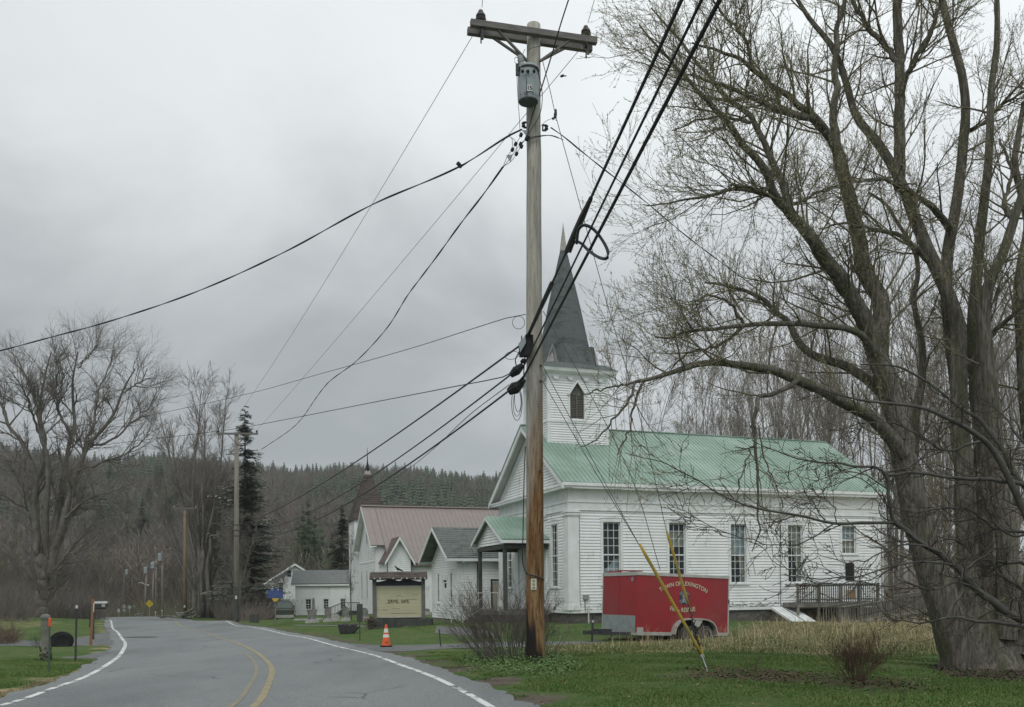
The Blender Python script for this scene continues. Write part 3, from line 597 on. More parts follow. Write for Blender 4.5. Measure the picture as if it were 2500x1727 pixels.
while z < 19.0:
    f = (z-12.9); r = np.interp(z, [12.9,13.4,14.1,16.3,19.25], [1.50,1.34,1.2,.78,.16]); r2 = np.interp(z+.16, [12.9,13.4,14.1,16.3,19.25], [1.50,1.34,1.2,.78,.16])
    A, Bq = octr(r+.007, z), octr(r2+.002, z+.16); sc2.add(A+Bq, [(k, (k+1) % 8, 8+(k+1) % 8, 8+k) for k in range(8)]); z += .16
O('shingle_courses', sc2, M_SHD, spo)
tip = MB(); tip.add(octr(.18, 19.2)+[(cx, cy, 20.75)], [(k, (k+1) % 8, 8) for k in range(8)]); O('steeple_tip', tip, pm('weathered_tip_metal', (.40,.40,.36), (.25,.24,.2), scale=9, rough=.6), spo)
for k in range(4):      # gablets on the corners
    a = math.pi/4+k*math.pi/2; d = np.array((math.cos(a), math.sin(a), 0)); s_ = np.array((-d[1], d[0], 0)); c0 = np.array((cx, cy, 0))
    fo = c0+d*1.78; ba = c0+d*1.2
    A, Bp, Cp = fo-s_*.42+np.array((0,0,12.78)), fo+s_*.42+np.array((0,0,12.78)), fo*[1,1,0]-d*.16+np.array((0,0,14.0))
    gb = MB(); gb.add([A, Bp, Cp, ba-s_*.42+np.array((0,0,12.85)), ba+s_*.42+np.array((0,0,12.85)), c0+d*.9+np.array((0,0,14.1))], [(0,1,2),(0,2,5,3),(1,4,5,2),(0,3,4,1)]); gbo = O('gablet', gb, M_SHD, spo)
    fr_ = MB(); o_ = d*.02
    fr_.add([A+o_, A+o_+s_*.12, Cp+o_-np.array((0,0,.25)), Cp+o_], [(0,1,2,3)]); fr_.add([Bp+o_, Bp+o_-s_*.12, Cp+o_-np.array((0,0,.25)), Cp+o_], [(0,1,2,3)])
    fr_.add([fo-s_*.2+o_*2+np.array((0,0,13.02)), fo+s_*.2+o_*2+np.array((0,0,13.02)), Cp-np.array((0,0,.4))+o_*2], [(0,1,2)])
    O('gablet_trim', fr_, pm('grey_gablet_boards', (.30,.31,.31), (.22,.22,.21), scale=6, rough=.85), gbo)
lv = MB()
for i in range(15): z = 10.1+i*.087; lv.add([mt1(1.53, z, -.04), mt1(2.32, z, -.04), mt1(2.32, z+.08, -.10), mt1(1.53, z+.08, -.10)], [(0,1,2,3)])
lv.add([mt1(1.53, 11.37, -.08), mt1(2.32, 11.37, -.08), mt1(1.925, 11.95, -.08)], [(0,1,2)]); lv.add([mt1(1.5,10,-.14), mt1(2.36,10,-.14), mt1(2.36,12,-.14), mt1(1.5,12,-.14)], [(0,1,2,3)])
pbox(lv, mt1, 1.9, 1.95, 10.1, 11.4, -.09, -.02)
lvo = O('louvre', lv, M_LOUV, two)
lt = MB(); pbox(lt, mt1, 1.45, 1.53, 10.03, 11.4, -.12, .05); pbox(lt, mt1, 2.32, 2.40, 10.03, 11.4, -.12, .05); pbox(lt, mt1, 1.42, 2.43, 9.99, 10.07, -.12, .08)
for sg in (-1, 1):
    x = 1.925+sg*.56; lt.prism([mt1(x, 11.30, .0), mt1(1.925, 12.12, .0), mt1(1.925, 11.97, .0), mt1(x-sg*.11, 11.30, .0)], (0, -.12, 0))
O('louvre_trim', lt, M_TRIM, lvo)
# ---- porch on the front
PO = lambda d, t, z: (-d, t, z); p0, p1, pd = 2.26, 7.1, 2.54; pc = (p0+p1)/2; pz, pr = 3.95, 5.22
por = MB(); por.box((-2.5, 2.3, .27), (0, 7.05, .47)); 
porch = O('porch', por, M_GREYCONC, church)
g = MB(); g.box((-2.4, 2.35, -1.2), (-.05, 7.0, .27)); O('porch_base', g, M_STONE, porch)
for y0 in (p0, p1):
    pr_ = ribroof('porch_roof', porch, (-pd, y0, pz), (0, y0, pz), (0, pc, pr), (-pd, pc, pr), M_GREEN, thick=.04)
    g = MB(); g.prism([(-pd-.03, y0, pz-.03), (-pd-.03, pc, pr-.04), (-pd-.03, pc, pr-.2), (-pd-.03, y0, pz-.2)], (.06, 0, 0)); O('rake_board', g, M_TRIM, pr_)
    g = MB(); g.box((-pd+.02, min(y0, y0+(.12 if y0 < pc else -.12)), pz-.2), (0, max(y0, y0+(.12 if y0 < pc else -.12)), pz-.05)); O('fascia', g, M_TRIM, pr_)
g = MB(); siding(g, lambda a, z, o: (-pd+.28-o, a, z), p0+.3, p1-.3, pz-.22, pr-.1, .14, (), lambda z: (p0+(z-pz+.12)/((pr-pz)/(pc-p0)), p1-(z-pz+.12)/((pr-pz)/(pc-p0))))
O('porch_gable', g, M_SIDE, porch)
g = MB(); g.box((-2.3, 2.5, 3.5), (-2.15, 6.85, 3.68)); g.box((-2.15, 2.5, 3.5), (0, 2.65, 3.68)); g.box((-2.15, 6.7, 3.5), (0, 6.85, 3.68)); g.box((-2.15, 2.65, 3.66), (0, 6.7, 3.7)); O('porch_beam', g, M_DARKWOOD, porch)
for tt_ in (2.66, 6.62):
    g = MB(); g.box((-2.3, tt_-.085, .47), (-2.13, tt_+.085, 3.5)); O('post', g, M_DARKWOOD, porch)
st = MB()
for k in range(5):
    z1 = .27-k*.17; st.box((-2.5-.32*(k+1), 3.7, z1-.6), (-2.5-.32*k-.0015, 5.9, z1-.03*0))
O('steps', st, M_BLKMETAL, porch)
for tt_ in (3.8, 5.8):
    g = MB(); g.tube([(-2.2, tt_, 1.35), (-2.6, tt_, 1.35), (-4.1, tt_, .45), (-4.25, tt_, .42)], .025, 8); g.tube([(-2.6, tt_, .85), (-4.1, tt_, -.02)], .02, 8)
    for (d, za, zb) in ((2.6, .3, 1.35), (4.05, -.5, .48)): g.tube([(-d, tt_, za), (-d, tt_, zb)], .025, 8)
    g.tube([(-2.2, tt_, .47), (-2.2, tt_, 1.35)], .025, 8); O('handrail', g, M_WHPIPE, porch)
# ---- cellar hatch
ht = MB(); ht.prism([(11.1, .0, .50), (11.1, -2.05, -.30), (11.1, -2.05, -.40), (11.1, 0, .38)], (1.35, 0, 0)); hto = O('cellar_hatch', ht, M_TRIM, church)
g = MB(); g.prism([(11.16, 0, .38), (11.16, -1.98, -.38), (11.16, -1.98, -1.1), (11.16, 0, -1.1)], (1.23, 0, 0)); O('hatch_base', g, M_STONE, hto)
g = MB(); g.prism([(11.77, -.05, .515), (11.77, -2.0, -.26), (11.77, -2.0, -.30), (11.77, -.05, .48)], (.04, 0, 0)); O('hatch_batten', g, M_WOOD_OLD, hto)
# ---- wooden deck and ramp
deck = E('wooden_deck', (2.67, 42, 0), TH, 'weathered grey wooden deck with baluster railing at the church side door', 'deck')
dk = MB()
for i in range(12): dk.box((11.9, -1.14+i*.093, .66), (17.0, -1.14+i*.093+.085, .70))
dk.box((11.9, -1.16, .46), (17.0, -1.145, .655)); dk.box((11.86, -1.16, .46), (11.898, -.02, .70))
O('deck_floor', dk, M_WOOD_OLD, deck)
for (x, y) in ((11.95,-1.1), (13.2,-1.1), (14.55,-1.1), (15.75,-1.1), (16.95,-1.1)):
    g = MB(); g.box((x-.05, y-.05, -.6), (x+.05, y+.05, 1.66)); O('railing_post', g, M_WOOD_OLD, deck)
rl = MB(); rl.box((11.9, -1.2, 1.60), (17.0, -1.04, 1.64)); rl.box((11.9, -1.12, .82), (17.0, -1.08, .88)); rl.box((11.9, -1.12, 1.52), (17.0, -1.08, 1.595))
x = 12.05
while x < 16.9:
    rl.box((x, -1.17, .70), (x+.035, -1.125, 1.58)); x += .135
O('railing', rl, M_WOOD_OLD, deck)
ramp = E('wheelchair_ramp', (2.67, 42, 0), TH, 'weathered wooden ramp with leaning balusters rising to the right, in front of the deck', 'ramp')
ra0, ra1, ya = 12.75, 19.2, -3.15
def rz(x): return -.42+(x-ra0)/(ra1-ra0)*.66
g = MB(); g.prism([(ra0, ya, rz(ra0)), (ra1, ya, rz(ra1)), (ra1, ya, rz(ra1)-.16), (ra0, ya, rz(ra0)-.16)], (0, 1.25, 0)); g.box((ra1, ya, .10), (ra1+1.4, -1.0, .24)); O('ramp_floor', g, M_WOOD_OLD, ramp)
g = MB(); rg2 = np.random.default_rng(3); x = ra0+.08
while x < ra1:
    l = rg2.normal()*.02; b_ = rz(x); g.bar((x, ya-.03, max(b_-.8, -.5)), (x+l, ya-.03, b_+.88), .035); x += .145
for y in (ya-.03,):
    g.bar((ra0-.1, y-.02, rz(ra0)+.90), (ra1+.2, y-.02, rz(ra1)+.94), .11, .04); g.bar((ra0, y-.02, rz(ra0)+.05), (ra1, y-.02, rz(ra1)+.05), .04, .09)
O('railing', g, M_WOOD_OLD, ramp)
g = MB(); g.bar((ra0, ya+1.25, rz(ra0)+.90), (ra1, ya+1.25, rz(ra1)+.94), .09, .04); x = ra0+.1
while x < ra1: g.bar((x, ya+1.25, rz(x)-.1), (x, ya+1.25, rz(x)+.88), .035); x += .16
O('railing', g, M_WOOD_OLD, ramp)
for x in (ra0, 14.0, 15.8, 17.4, ra1):
    g = MB(); g.box((x-.05, ya-.08, -1.1), (x+.05, ya+.02, rz(x)+.98)); O('ramp_post', g, M_WOOD_OLD, ramp)

# ================================================================ annex with the grey shingle roof
def P2(px, Y): return (px-CX)/F*Y
annex = E('annex_building', (P2(1118, 51), 51, 0), TH, 'small white clapboard building with mossy grey shingle roof, between the two churches', 'building')
AW, AL = 5.6, 8.5; za, ze_, zri = -.17, 3.30, 5.25
mA = lambda a, z, o: (a, -o, z); mB = lambda a, z, o: (-o, a, z); mC = lambda a, z, o: (AL+o, a, z); mD = lambda a, z, o: (a, AW+o, z)
g = MB(); siding(g, mA, .14, AL, za, ze_, .15, [(2.05,2.95,.0+.35,2.0)]); 
siding(g, mB, .14, AW-.14, za, ze_, .15, [(2.15,3.05,za,2.25), (1.1,1.45,.75,2.5), (3.9,4.25,.75,2.5)])
sA = (zri-.15-ze_)/(AW/2); siding(g, mB, 0, AW, ze_, zri-.1, .15, (), lambda z: ((z-ze_)/sA, AW-(z-ze_)/sA)); siding(g, mC, 0, AW, za, ze_, .2); siding(g, mD, 0, AL, za, ze_, .2)
O('wall', g, M_SIDE, annex)
g = MB(); 
for m, a in ((mA, 0), (mB, 0), (mB, AW-.14), (mA, AL-.14)): pbox(g, m, a-.02, a+.14, za-.2, ze_+.02, -.03, .04)
pbox(g, mA, 0, AL, ze_-.12, ze_+.1, -.03, .05); O('trim', g, M_TRIM, annex)
sR = (zri-ze_)/(AW/2+.45) ; oe = .45
for y0 in (-oe, AW+oe):
    r_ = ribroof('roof', annex, (-.75, y0, ze_+.02), (AL+.3, y0, ze_+.02), (AL+.3, AW/2, zri), (-.75, AW/2, zri), M_SHG, thick=.07, nrib=False)
    g = MB(); n = 15
    e_, ri = np.array((-.75, y0, ze_+.02)), np.array((-.75, AW/2, zri)); dx = np.array((AL+1.05, 0, 0)); nn = np.array((0, -(zri-ze_), abs(AW/2-y0))); nn = nn/np.linalg.norm(nn); nn[1] *= (1 if y0 < 0 else -1)
    for k in range(n): 
        a, b = e_+(ri-e_)*k/n, e_+(ri-e_)*(k+1)/n; g.add([a+nn*.03, a+dx+nn*.03, b+dx+nn*.006, b+nn*.006, a, a+dx], [(0,1,2,3), (4,5,1,0)])
    O('shingle_courses', g, M_SHG, r_)
    g = MB(); g.prism([(-.78, y0, ze_), (-.78, AW/2, zri-.02), (-.78, AW/2, zri-.22), (-.78, y0, ze_-.2)], (.05, 0, 0)); O('rake_board', g, M_TRIM, r_)
    g = MB(); yy = y0 if y0 < 0 else y0-.1; g.box((-.73, yy, ze_-.17), (AL+.3, yy+.1, ze_-.01)); O('fascia', g, M_TRIM, r_)
    g = MB()
    for k in range(8): g.box((.2+k*1.05, min(y0+.06*(1 if y0<0 else -1), 0 if y0 < 0 else AW), ze_-.26), (.32+k*1.05, max(y0, 0 if y0 < 0 else AW) if y0 > 0 else 0, ze_-.17))
    O('rafter_tails', g, M_TRIM, r_)
window(annex, mB, 1.1, 1.45, .75, 2.5, cols=1, rows=2, rail=1.6, cas=.07, hood=False, depth=.0); window(annex, mB, 3.9, 4.25, .75, 2.5, cols=1, rows=2, rail=1.6, cas=.07, hood=False, depth=.0)
g = MB(); pbox(g, mB, 2.22, 2.98, za, 2.0, -.05, -.01); pbox(g, mB, 2.05, 2.2, za, 2.25, -.02, .05); pbox(g, mB, 3.0, 3.15, za, 2.25, -.02, .05); pbox(g, mB, 2.05, 3.15, 2.1, 2.35, -.02, .06); do = O('door', g, M_TRIM, annex)
g = MB(); pbox(g, mB, 2.4, 2.8, 1.65, 1.93, -.012, -.002); O('door_pane', g, M_DARK, do)
g = MB(); pbox(g, mA, 2.05, 2.95, .35, 2.0, -.04, .0); wb = O('boarded_window', g, M_CURT, annex); g = MB(); 
for a, b, c, d in ((1.95,2.05,.3,2.1), (2.95,3.05,.3,2.1), (1.95,3.05,2.0,2.12)): pbox(g, mA, a, b, c, d, -.02, .04)
O('frame', g, M_DARKWOOD, wb)
g = MB(); g.tube([(1.15, -.06, 2.2), (1.15, -.1, 3.1), (1.15, -.6, 3.35), (1.15, -.6, 4.35), (1.12, -.68, 4.45), (1.05, -.72, 4.38)], .035, 8); g.tube([(1.1, -.06, .4), (1.15, -.06, 2.3)], .03, 8); O('service_mast', g, M_BLKMETAL, annex)
g = MB(); g.tube([(.95,-.62,3.6), (.75,-.7,3.5), (.6,-.72,3.8)], .012, 5); g.tube([(1.3,-.62,4.1), (1.6,-.7,3.9), (1.7,-.72,3.6)], .012, 5); O('service_wire', g, M_BLACK, annex)
g = MB(); g.box((.85, -.2, .35), (1.2, -.03, .8)); g.lathe([(.0,0),(.11,0),(.11,.1),(.09,.13),(0,.13)], (1.02,-.2,.62), 12, (0,-1,0)); O('electric_meter', g, M_GALV, annex)
g = MB(); g.box((.1, .1, -1.3), (AL-.1, AW-.1, za+.01)); O('foundation', g, M_STONE, annex)
# stone doorstep in front of the annex door
g = MB(); g.lathe([(.0,-.2),(.55,-.2),(.6,.0),(.45,.12),(0,.16)], (0,0,0), 9); ds = O('doorstep_stone', g, M_STONE, None, 'flat dark stone lying at the foot of the small white building door', 'stone'); 
cpt = annex.matrix_basis @ Vector((0,0,0)); cc = [P2(1118, 51)+(-.6)*math.cos(TH)-2.6*math.sin(TH), 51+(-.6)*math.sin(TH)+2.6*math.cos(TH)]; ds.location = (cc[0], cc[1], g1(*cc)); ds.scale = (1, .6, 1)

# ================================================================ mauve-roofed church
TH2 = math.radians(18.5)
c2 = E('country_church', (P2(898.5, 80)+.31*4.4, 80-4.4*.95, 0), TH2, 'white church with long mauve metal roof and brown shingled spire, behind the message board', 'church')
W2, L2, HZ = 8.8, 16.0, 9.05; z2 = -.5; eZ = 5.35; lowE = 3.65
mA = lambda a, z, o: (a, -o, z); mB = lambda a, z, o: (-o, a, z); mD = lambda a, z, o: (a, W2+o, z); mC = lambda a, z, o: (L2+o, a, z)
mE = lambda a, z, o: (a, -1.9-o, z); mE2 = lambda a, z, o: (2.2-o, a, z)
g = MB(); siding(g, mA, 0, .8, z2, eZ, .16); siding(g, mE, 2.2, L2, z2, lowE, .16); siding(g, mE2, -1.9, 0, z2, lowE+.2, .16)
op2 = [(1.1,1.8,.9,3.4), (4.05,4.75,.9,3.4), (7.0,7.7,.9,3.4)]
siding(g, mB, .12, W2-.12, z2, eZ, .16, [(a, b, .9, 3.3) for a, b, _, _ in op2])
s2 = (HZ-eZ)/(W2/2+.35); siding(g, mB, 0, W2, eZ, HZ-.1, .16, [(3.9,4.9,5.6,7.0)], lambda z: ((z-eZ)/s2-.3, W2+.3-(z-eZ)/s2)); siding(g, mD, 0, L2, z2, eZ, .2); siding(g, mC, -1.9, W2, z2, eZ, .2)
siding(g, mC, 0, W2, eZ, HZ-.1, .2, (), lambda z: ((z-eZ)/s2-.3, W2+.3-(z-eZ)/s2))
O('wall', g, M_SIDE, c2)
g = MB(); 
for m, a in ((mB, 0), (mB, W2-.14), (mE, 2.2), (mE, L2-.15)): pbox(g, m, a-.02, a+.14, z2, (eZ if m is mB else lowE), -.03, .05)
pbox(g, mB, 0, W2, 3.95, 4.1, -.03, .04)
O('trim', g, M_TRIM, c2)
for (a, b, zz0, zz1) in op2+[(4.05,4.75,5.7,6.4)]:
    gw = MB(); gw.prism([mB(a, zz0, .0), mB(b, zz0, .0), mB(b, zz1-.7 if zz1 < 5 else zz1, .0), mB((a+b)/2, zz1 if zz1 < 5 else zz1+.6, .0), mB(a, zz1-.7 if zz1 < 5 else zz1, .0)], np.array(mB(0,0,.01))-np.array(mB(0,0,0)))
    wo = O('lancet_window', gw, pm('leaded_glass', (.10,.125,.14), (.17,.20,.21), scale=9, rough=.3), c2)
    gf = MB(); 
    for p, q in (((a,zz0),(a,zz1-.7 if zz1<5 else zz1)), ((b,zz0),(b,zz1-.7 if zz1<5 else zz1)), ((a,zz1-.7 if zz1<5 else zz1),((a+b)/2,zz1+.05 if zz1<5 else zz1+.65)), ((b,zz1-.7 if zz1<5 else zz1),((a+b)/2,zz1+.05 if zz1<5 else zz1+.65)), ((a-.05,zz0),(b+.05,zz0))): gf.bar(mB(*p,.03), mB(*q,.03), .06, .05, (1,0,0))
    O('frame', gf, M_TRIM, wo)
oh = .35; y0 = -oh; yb = W2+oh; ye = -2.35; 
def zs(y): return HZ-(W2/2-y)*s2
ribroof('roof', c2, (-.5, y0, zs(y0)), (.7, y0, zs(y0)), (.7, W2/2, HZ), (-.5, W2/2, HZ), M_MAUVE, rib=.4)
ribroof('roof', c2, (.7, ye, zs(ye)), (L2+.3, ye, zs(ye)), (L2+.3, W2/2, HZ), (.7, W2/2, HZ), M_MAUVE, rib=.4)
ribroof('roof', c2, (-.5, yb, zs(y0)), (L2+.3, yb, zs(y0)), (L2+.3, W2/2, HZ), (-.5, W2/2, HZ), M_MAUVE, rib=.4)
g = MB(); g.bar((-.5, W2/2, HZ+.02), (L2+.3, W2/2, HZ+.02), .45, .08); O('ridge_cap', g, pm('pale_ridge_metal', (.40,.35,.34), rough=.4), c2)
for y_ in (y0, yb):
    g = MB(); g.prism([(-.55, y_, zs(y0)-.02), (-.55, W2/2, HZ-.04), (-.55, W2/2, HZ-.3), (-.55, y_, zs(y0)-.28)], (.07, 0, 0)); O('rake_board', g, M_TRIM, c2)
    g = MB(); g.prism([(-.48, y_, zs(y0)-.12), (-.48, W2/2, HZ-.12), (-.48, W2/2, HZ-.16), (-.48, y_, zs(y0)-.16)], (.5, 0, 0)); O('soffit', g, M_TRIM, c2)
g = MB(); g.box((2.4, ye, zs(ye)-.25), (L2+.3, ye+.08, zs(ye)-.05)); g.box((2.2, ye+.08, zs(ye)-.2), (L2+.3, -1.9, zs(ye)-.16)); O('fascia', g, M_MAUVED, c2)
# cross gable entry
gx, gw_, gyf = 1.42, 1.0, -2.75; gez, grz = 4.22, 5.94
mG = lambda a, z, o: (a, gyf-o, z); g = MB(); sg_ = (grz-.1-gez)/(gw_+.05)
siding(g, mG, gx-gw_+.05, gx+gw_-.05, z2, gez, .16); siding(g, mG, gx-gw_, gx+gw_, gez, grz-.1, .16, (), lambda z: (gx-gw_+(z-gez)/sg_, gx+gw_-(z-gez)/sg_))
siding(g, lambda a, z, o: (gx-gw_-o, a, z), gyf, 0, z2, gez, .16); siding(g, lambda a, z, o: (gx+gw_+o, a, z), gyf, -1.9, z2, gez, .16)
O('entry_wall', g, M_SIDE, c2)
ov = .25; sg2 = (grz-gez)/gw_; zl = grz-sg2*(gw_+ov)
for sg in (-1, 1):
    xx = gx+sg*(gw_+ov); yr = 0.2
    r_ = ribroof('entry_roof', c2, (xx, gyf-.35, zl), (xx, -.2, zl), (gx, .2, grz), (gx, gyf-.35, grz), M_MAUVED, rib=.4)
    g = MB(); g.prism([(xx, gyf-.4, zl), (gx, gyf-.4, grz), (gx, gyf-.4, grz-.3), (xx, gyf-.4, zl-.26)], (0, .07, 0)); O('rake_board', g, M_TRIM, r_)
g = MB(); g.box((.05, .05, -2), (L2-.05, W2-.05, z2)); g.box((2.3, -1.85, -2), (L2-.05, .04, z2)); O('foundation', g, M_STONE, c2)
# spire of the second church
tx, ty = 1.2, W2+2.2; 
g = MB(); siding(g, lambda a, z, o: (tx-1.6-o, a, z), ty-1.6, ty+1.6, z2, 8.2, .16); siding(g, lambda a, z, o: (a, ty-1.6-o, z), tx-1.6, tx+1.6, z2, 8.2, .16); siding(g, lambda a, z, o: (tx+1.6+o, a, z), ty-1.6, ty+1.6, z2, 8.2, .16); tb = O('bell_tower', g, M_SIDE, c2)
def sqq(r, z): return [(tx+a*r, ty+b*r, z) for a, b in ((-1,-1), (1,-1), (1,1), (-1,1))]
Ztop = 12.3; g = MB(); z, zt, r0_ = 8.2, 12.7, 1.75
n = 22
for k in range(n):
    za_, zb_ = z+(zt-z)*k/n, z+(zt-z)*(k+1)/n; ra_, rb_ = r0_*(1-k/n)+.28*k/n, r0_*(1-(k+1)/n)+.28*(k+1)/n
    g.add(sqq(ra_+.06, za_)+sqq(rb_, zb_)+sqq(ra_-.03, za_), [(i, (i+1) % 4, 4+(i+1) % 4, 4+i) for i in range(4)]+[(8+i, 8+(i+1) % 4, (i+1) % 4, i) for i in range(4)])
sp_ = O('spire', g, M_SHB, tb); g = MB(); g.add(sqq(.29, 12.65)+sqq(.2, 13.1), [(i, (i+1) % 4, 4+(i+1) % 4, 4+i) for i in range(4)]); O('spire_collar', g, pm('pale_collar', (.36,.34,.31), rough=.8), sp_)
g = MB(); g.lathe([(.24,13.0),(.26,13.1),(.12,13.5),(.05,14.0),(.015,15.3),(0,15.3)], (tx,ty,0), 8); O('finial', g, M_DARK, sp_)

# ================================================================ long grey-roofed house
TH3 = math.radians(9)
c3 = E('long_house', (P2(721.5, 105), 105, 0), TH3, 'long low white house with plain grey roof, between the gabled house and the mauve-roofed church', 'house')
zb3 = (CY+.0105*529-1503)*105/F+H; e3 = (1445-1425)*105/F+H; r3 = (1445-1392)*108/F+H; L3, W3 = 8.6, 6.5
mA = lambda a, z, o: (a, -o, z); mB = lambda a, z, o: (-o, a, z); mC = lambda a, z, o: (L3+o, a, z); mD = lambda a, z, o: (a, W3+o, z)
wins = [(1.15,1.75), (3.2,3.75), (5.15,5.7)]; wz0, wz1 = (1445-1488)*105/F+H, (1445-1463.5)*105/F+H
g = MB(); siding(g, mA, 0, L3, zb3, e3, .18, [(a, b, wz0, wz1) for a, b in wins]); siding(g, mB, 0, W3, zb3, e3, .18, [(1.5,2.2,wz0,wz1), (4.2,4.9,wz0,wz1)]); siding(g, mC, 0, W3, zb3, e3, .18); siding(g, mD, 0, L3, zb3, e3, .2)
s3 = (r3-e3)/(W3/2+.3)
for m in (mB, mC): siding(g, m, 0, W3, e3, r3-.1, .18, (), lambda z: ((z-e3)/s3-.2, W3+.2-(z-e3)/s3))
O('wall', g, M_SIDE, c3)
for a, b in wins: window(c3, mA, a, b, wz0, wz1, cols=2, rows=4, rail=(wz0+wz1)/2, cas=.08, hood=False, mun=.03)
for a, b in ((1.5,2.2), (4.2,4.9)): window(c3, mB, a, b, wz0, wz1, cols=2, rows=2, rail=(wz0+wz1)/2, cas=.08, hood=False)
for y0 in (-.3, W3+.3):
    r_ = ribroof('roof', c3, (-.5, y0, e3), (L3+.3, y0, e3), (L3+.3, W3/2, r3), (-.5, W3/2, r3), M_SHF, nrib=False, thick=.1)
    g = MB(); yy = y0 if y0 < 0 else y0-.06; g.box((-.5, yy, e3-.28), (L3+.3, yy+.06, e3-.09)); O('fascia', g, M_TRIM, r_)
g = MB(); pbox(g, mB, -.01, .3, zb3, e3, 0, .03); pbox(g, mA, -.03, .12, zb3, e3, 0, .03); O('trim', g, M_TRIM, c3)
# gabled two-storey house
TH4 = math.radians(14)
c4 = E('gabled_house', (P2(650, 128), 128, 0), TH4, 'old two-storey white gabled house with small porch, leftmost of the houses', 'house')
def zz(py, Y, px=680): return (CY-.0105*(px-CX)-py)*Y/F+H
zb4, e4, r4 = zz(1503,128)-.3, zz(1420,128), zz(1376,128); W4, L4 = 8.0, 7.0
mA = lambda a, z, o: (a, -o, z); mB = lambda a, z, o: (-o, a, z)
s4 = (r4-e4)/(W4/2)
g = MB(); w4 = [(2.9,3.5,zz(1410,128),zz(1393,128)), (1.7,2.35,zz(1443,128),zz(1423,128)), (4.9,5.6,zz(1443,128),zz(1423,128)), (4.9,5.6,zz(1480,128),zz(1462,128))]
siding(g, mA, 0, W4, zb4, e4, .2, w4); siding(g, mA, 0, W4, e4, r4-.1, .2, w4, lambda z: ((z-e4)/s4, W4-(z-e4)/s4)); siding(g, mB, 0, L4, zb4, e4, .2); siding(g, lambda a, z, o: (W4+o, a, z), 0, L4, zb4, e4, .2); O('wall', g, M_SIDE, c4)
for a, b, c_, d in w4: window(c4, mA, a, b, c_, d, cols=1, rows=2, rail=(c_+d)/2, cas=.09, hood=False)
for x0 in (-.4, W4+.4):
    xs = e4-.4*s4
    g = MB(); g.prism([(x0, -.4, xs), (W4/2, -.4, r4), (W4/2, -.4, r4-.12), (x0, -.4, xs-.12)], (0, L4+.8, 0)); r_ = O('roof', g, M_SHF, c4)
    g = MB(); g.prism([(x0, -.42, xs-.0), (W4/2, -.42, r4-.0), (W4/2, -.42, r4-.3), (x0, -.42, xs-.3)], (0, .015, 0)); O('rake_board', g, M_TRIM, r_)
g = MB(); zp = zz(1452,128); g.prism([(-2.6, .2, zp-.6), (-.02, .2, zp+.1), (-.02, .2, zp-.05), (-2.6, .2, zp-.75)], (0, 4, 0)); g.box((-2.5, .3, zb4), (-2.35, .45, zp-.7)); g.box((-2.5, 3.9, zb4), (-2.35, 4.05, zp-.7)); O('side_porch', g, M_SHF, c4)
g = MB(); g.box((-1.6, 1.2, zb4), (-.03, 3.5, zp-.7)); O('porch_wall', g, M_DARKWOOD, c4)
# pale house far up the hill
g = E('hillside_house', W(388, 1408, 260), .1, 'faint pale house with bluish roof seen through trees on the hillside', 'house')
b = MB(); b.box((-3, -2.5, -2.6), (3.2, 2.5, .2)); wl = O('wall', b, pm('pale_wall', (.36,.39,.38), rough=.8), g)
b = MB(); b.prism([(-3.4, -3, .1), (3.6, -3, .1), (3.6, 0, 2.4), (-3.4, 0, 2.4)], (0, .15, .1)); b.prism([(-3.4, 3, .1), (3.6, 3, .1), (3.6, 0, 2.4), (-3.4, 0, 2.4)], (0, -.15, .1)); O('roof', b, pm('bluish_roof', (.27,.34,.34), rough=.6), g)
for x in (-2, 0, 1.8):
    b = MB(); b.box((x-.4, -2.55, -1.6), (x+.4, -2.51, -.5)); O('window', b, M_DARK, g)
# ================================================================ red trailer
M_RED = pm("red_trailer_paint", (.315,.020,.026), (.25,.022,.028), scale=.9, rough=.38, spec=.45, c3=(.24,.05,.05), s3=.5, lo3=.5, hi3=.8)
M_ALU = pm("aluminium_trim", (.50,.50,.47), (.40,.40,.37), scale=3, rough=.4, metal=.3)
M_DIAM = pm("diamond_plate", (.33,.37,.37), (.26,.30,.30), scale=4, rough=.5, metal=.3, bump=.4, bscale=60)
M_TYRE = pm("tyre_rubber", (.045,.045,.045), (.07,.066,.06), scale=6, rough=.8)
M_RIM = pm("painted_steel_rim", (.52,.53,.52), (.36,.35,.33), scale=5, rough=.5)
tr_o = W(1553, 1546, 31); TA = math.radians(26)
trailer = E('cargo_trailer', tr_o, TA, 'red enclosed cargo trailer with white lettering parked on dry grass in front of the church', 'trailer')
trailer.rotation_euler = (0, math.radians(2.2), TA)
TL, TW = 3.97, 2.2; ZT = 2.05
b = MB(); b.box((0,0,0), (TL,TW,ZT)); b.prism([(0,0,ZT),(0,TW,ZT),(0,TW-.3,ZT+.06),(0,.3,ZT+.06)], (TL,0,0)); body = O('body', b, M_RED, trailer)
b = MB(); b.box((1.98,-.004,.5),(1.985,-.001,ZT)); b.box((-.004,TW/2,.6),(-.001,TW/2+.006,ZT)); O('panel_seam', b, M_DARK, body)
b = MB(); b.box((-.014,.06,.0),(-.002,TW-.02,.60)); O('stone_guard', b, M_DIAM, trailer, label='grey diamond-plate panel on the trailer nose')
b = MB(); b.box((.0,-.02,-.075), (1.50,.03,.04)); b.box((3.32,-.02,-.075), (TL,.03,.04)); b.box((.02,-.024,.04),(.28,-.002,.2)); b.box((-.02,0,-.075),(.0,TW,.0)); O('bottom_rail', b, M_ALU, trailer)
b = MB(); b.box((-.025,-.025,ZT-.05),(TL+.02,.02,ZT+.05)); b.box((-.025,.02,ZT-.06),(.03,TW+.02,ZT+.07)); b.box((-.025,TW,ZT-.05),(TL+.02,TW+.03,ZT+.05)); O('roof_trim', b, M_ALU, trailer)
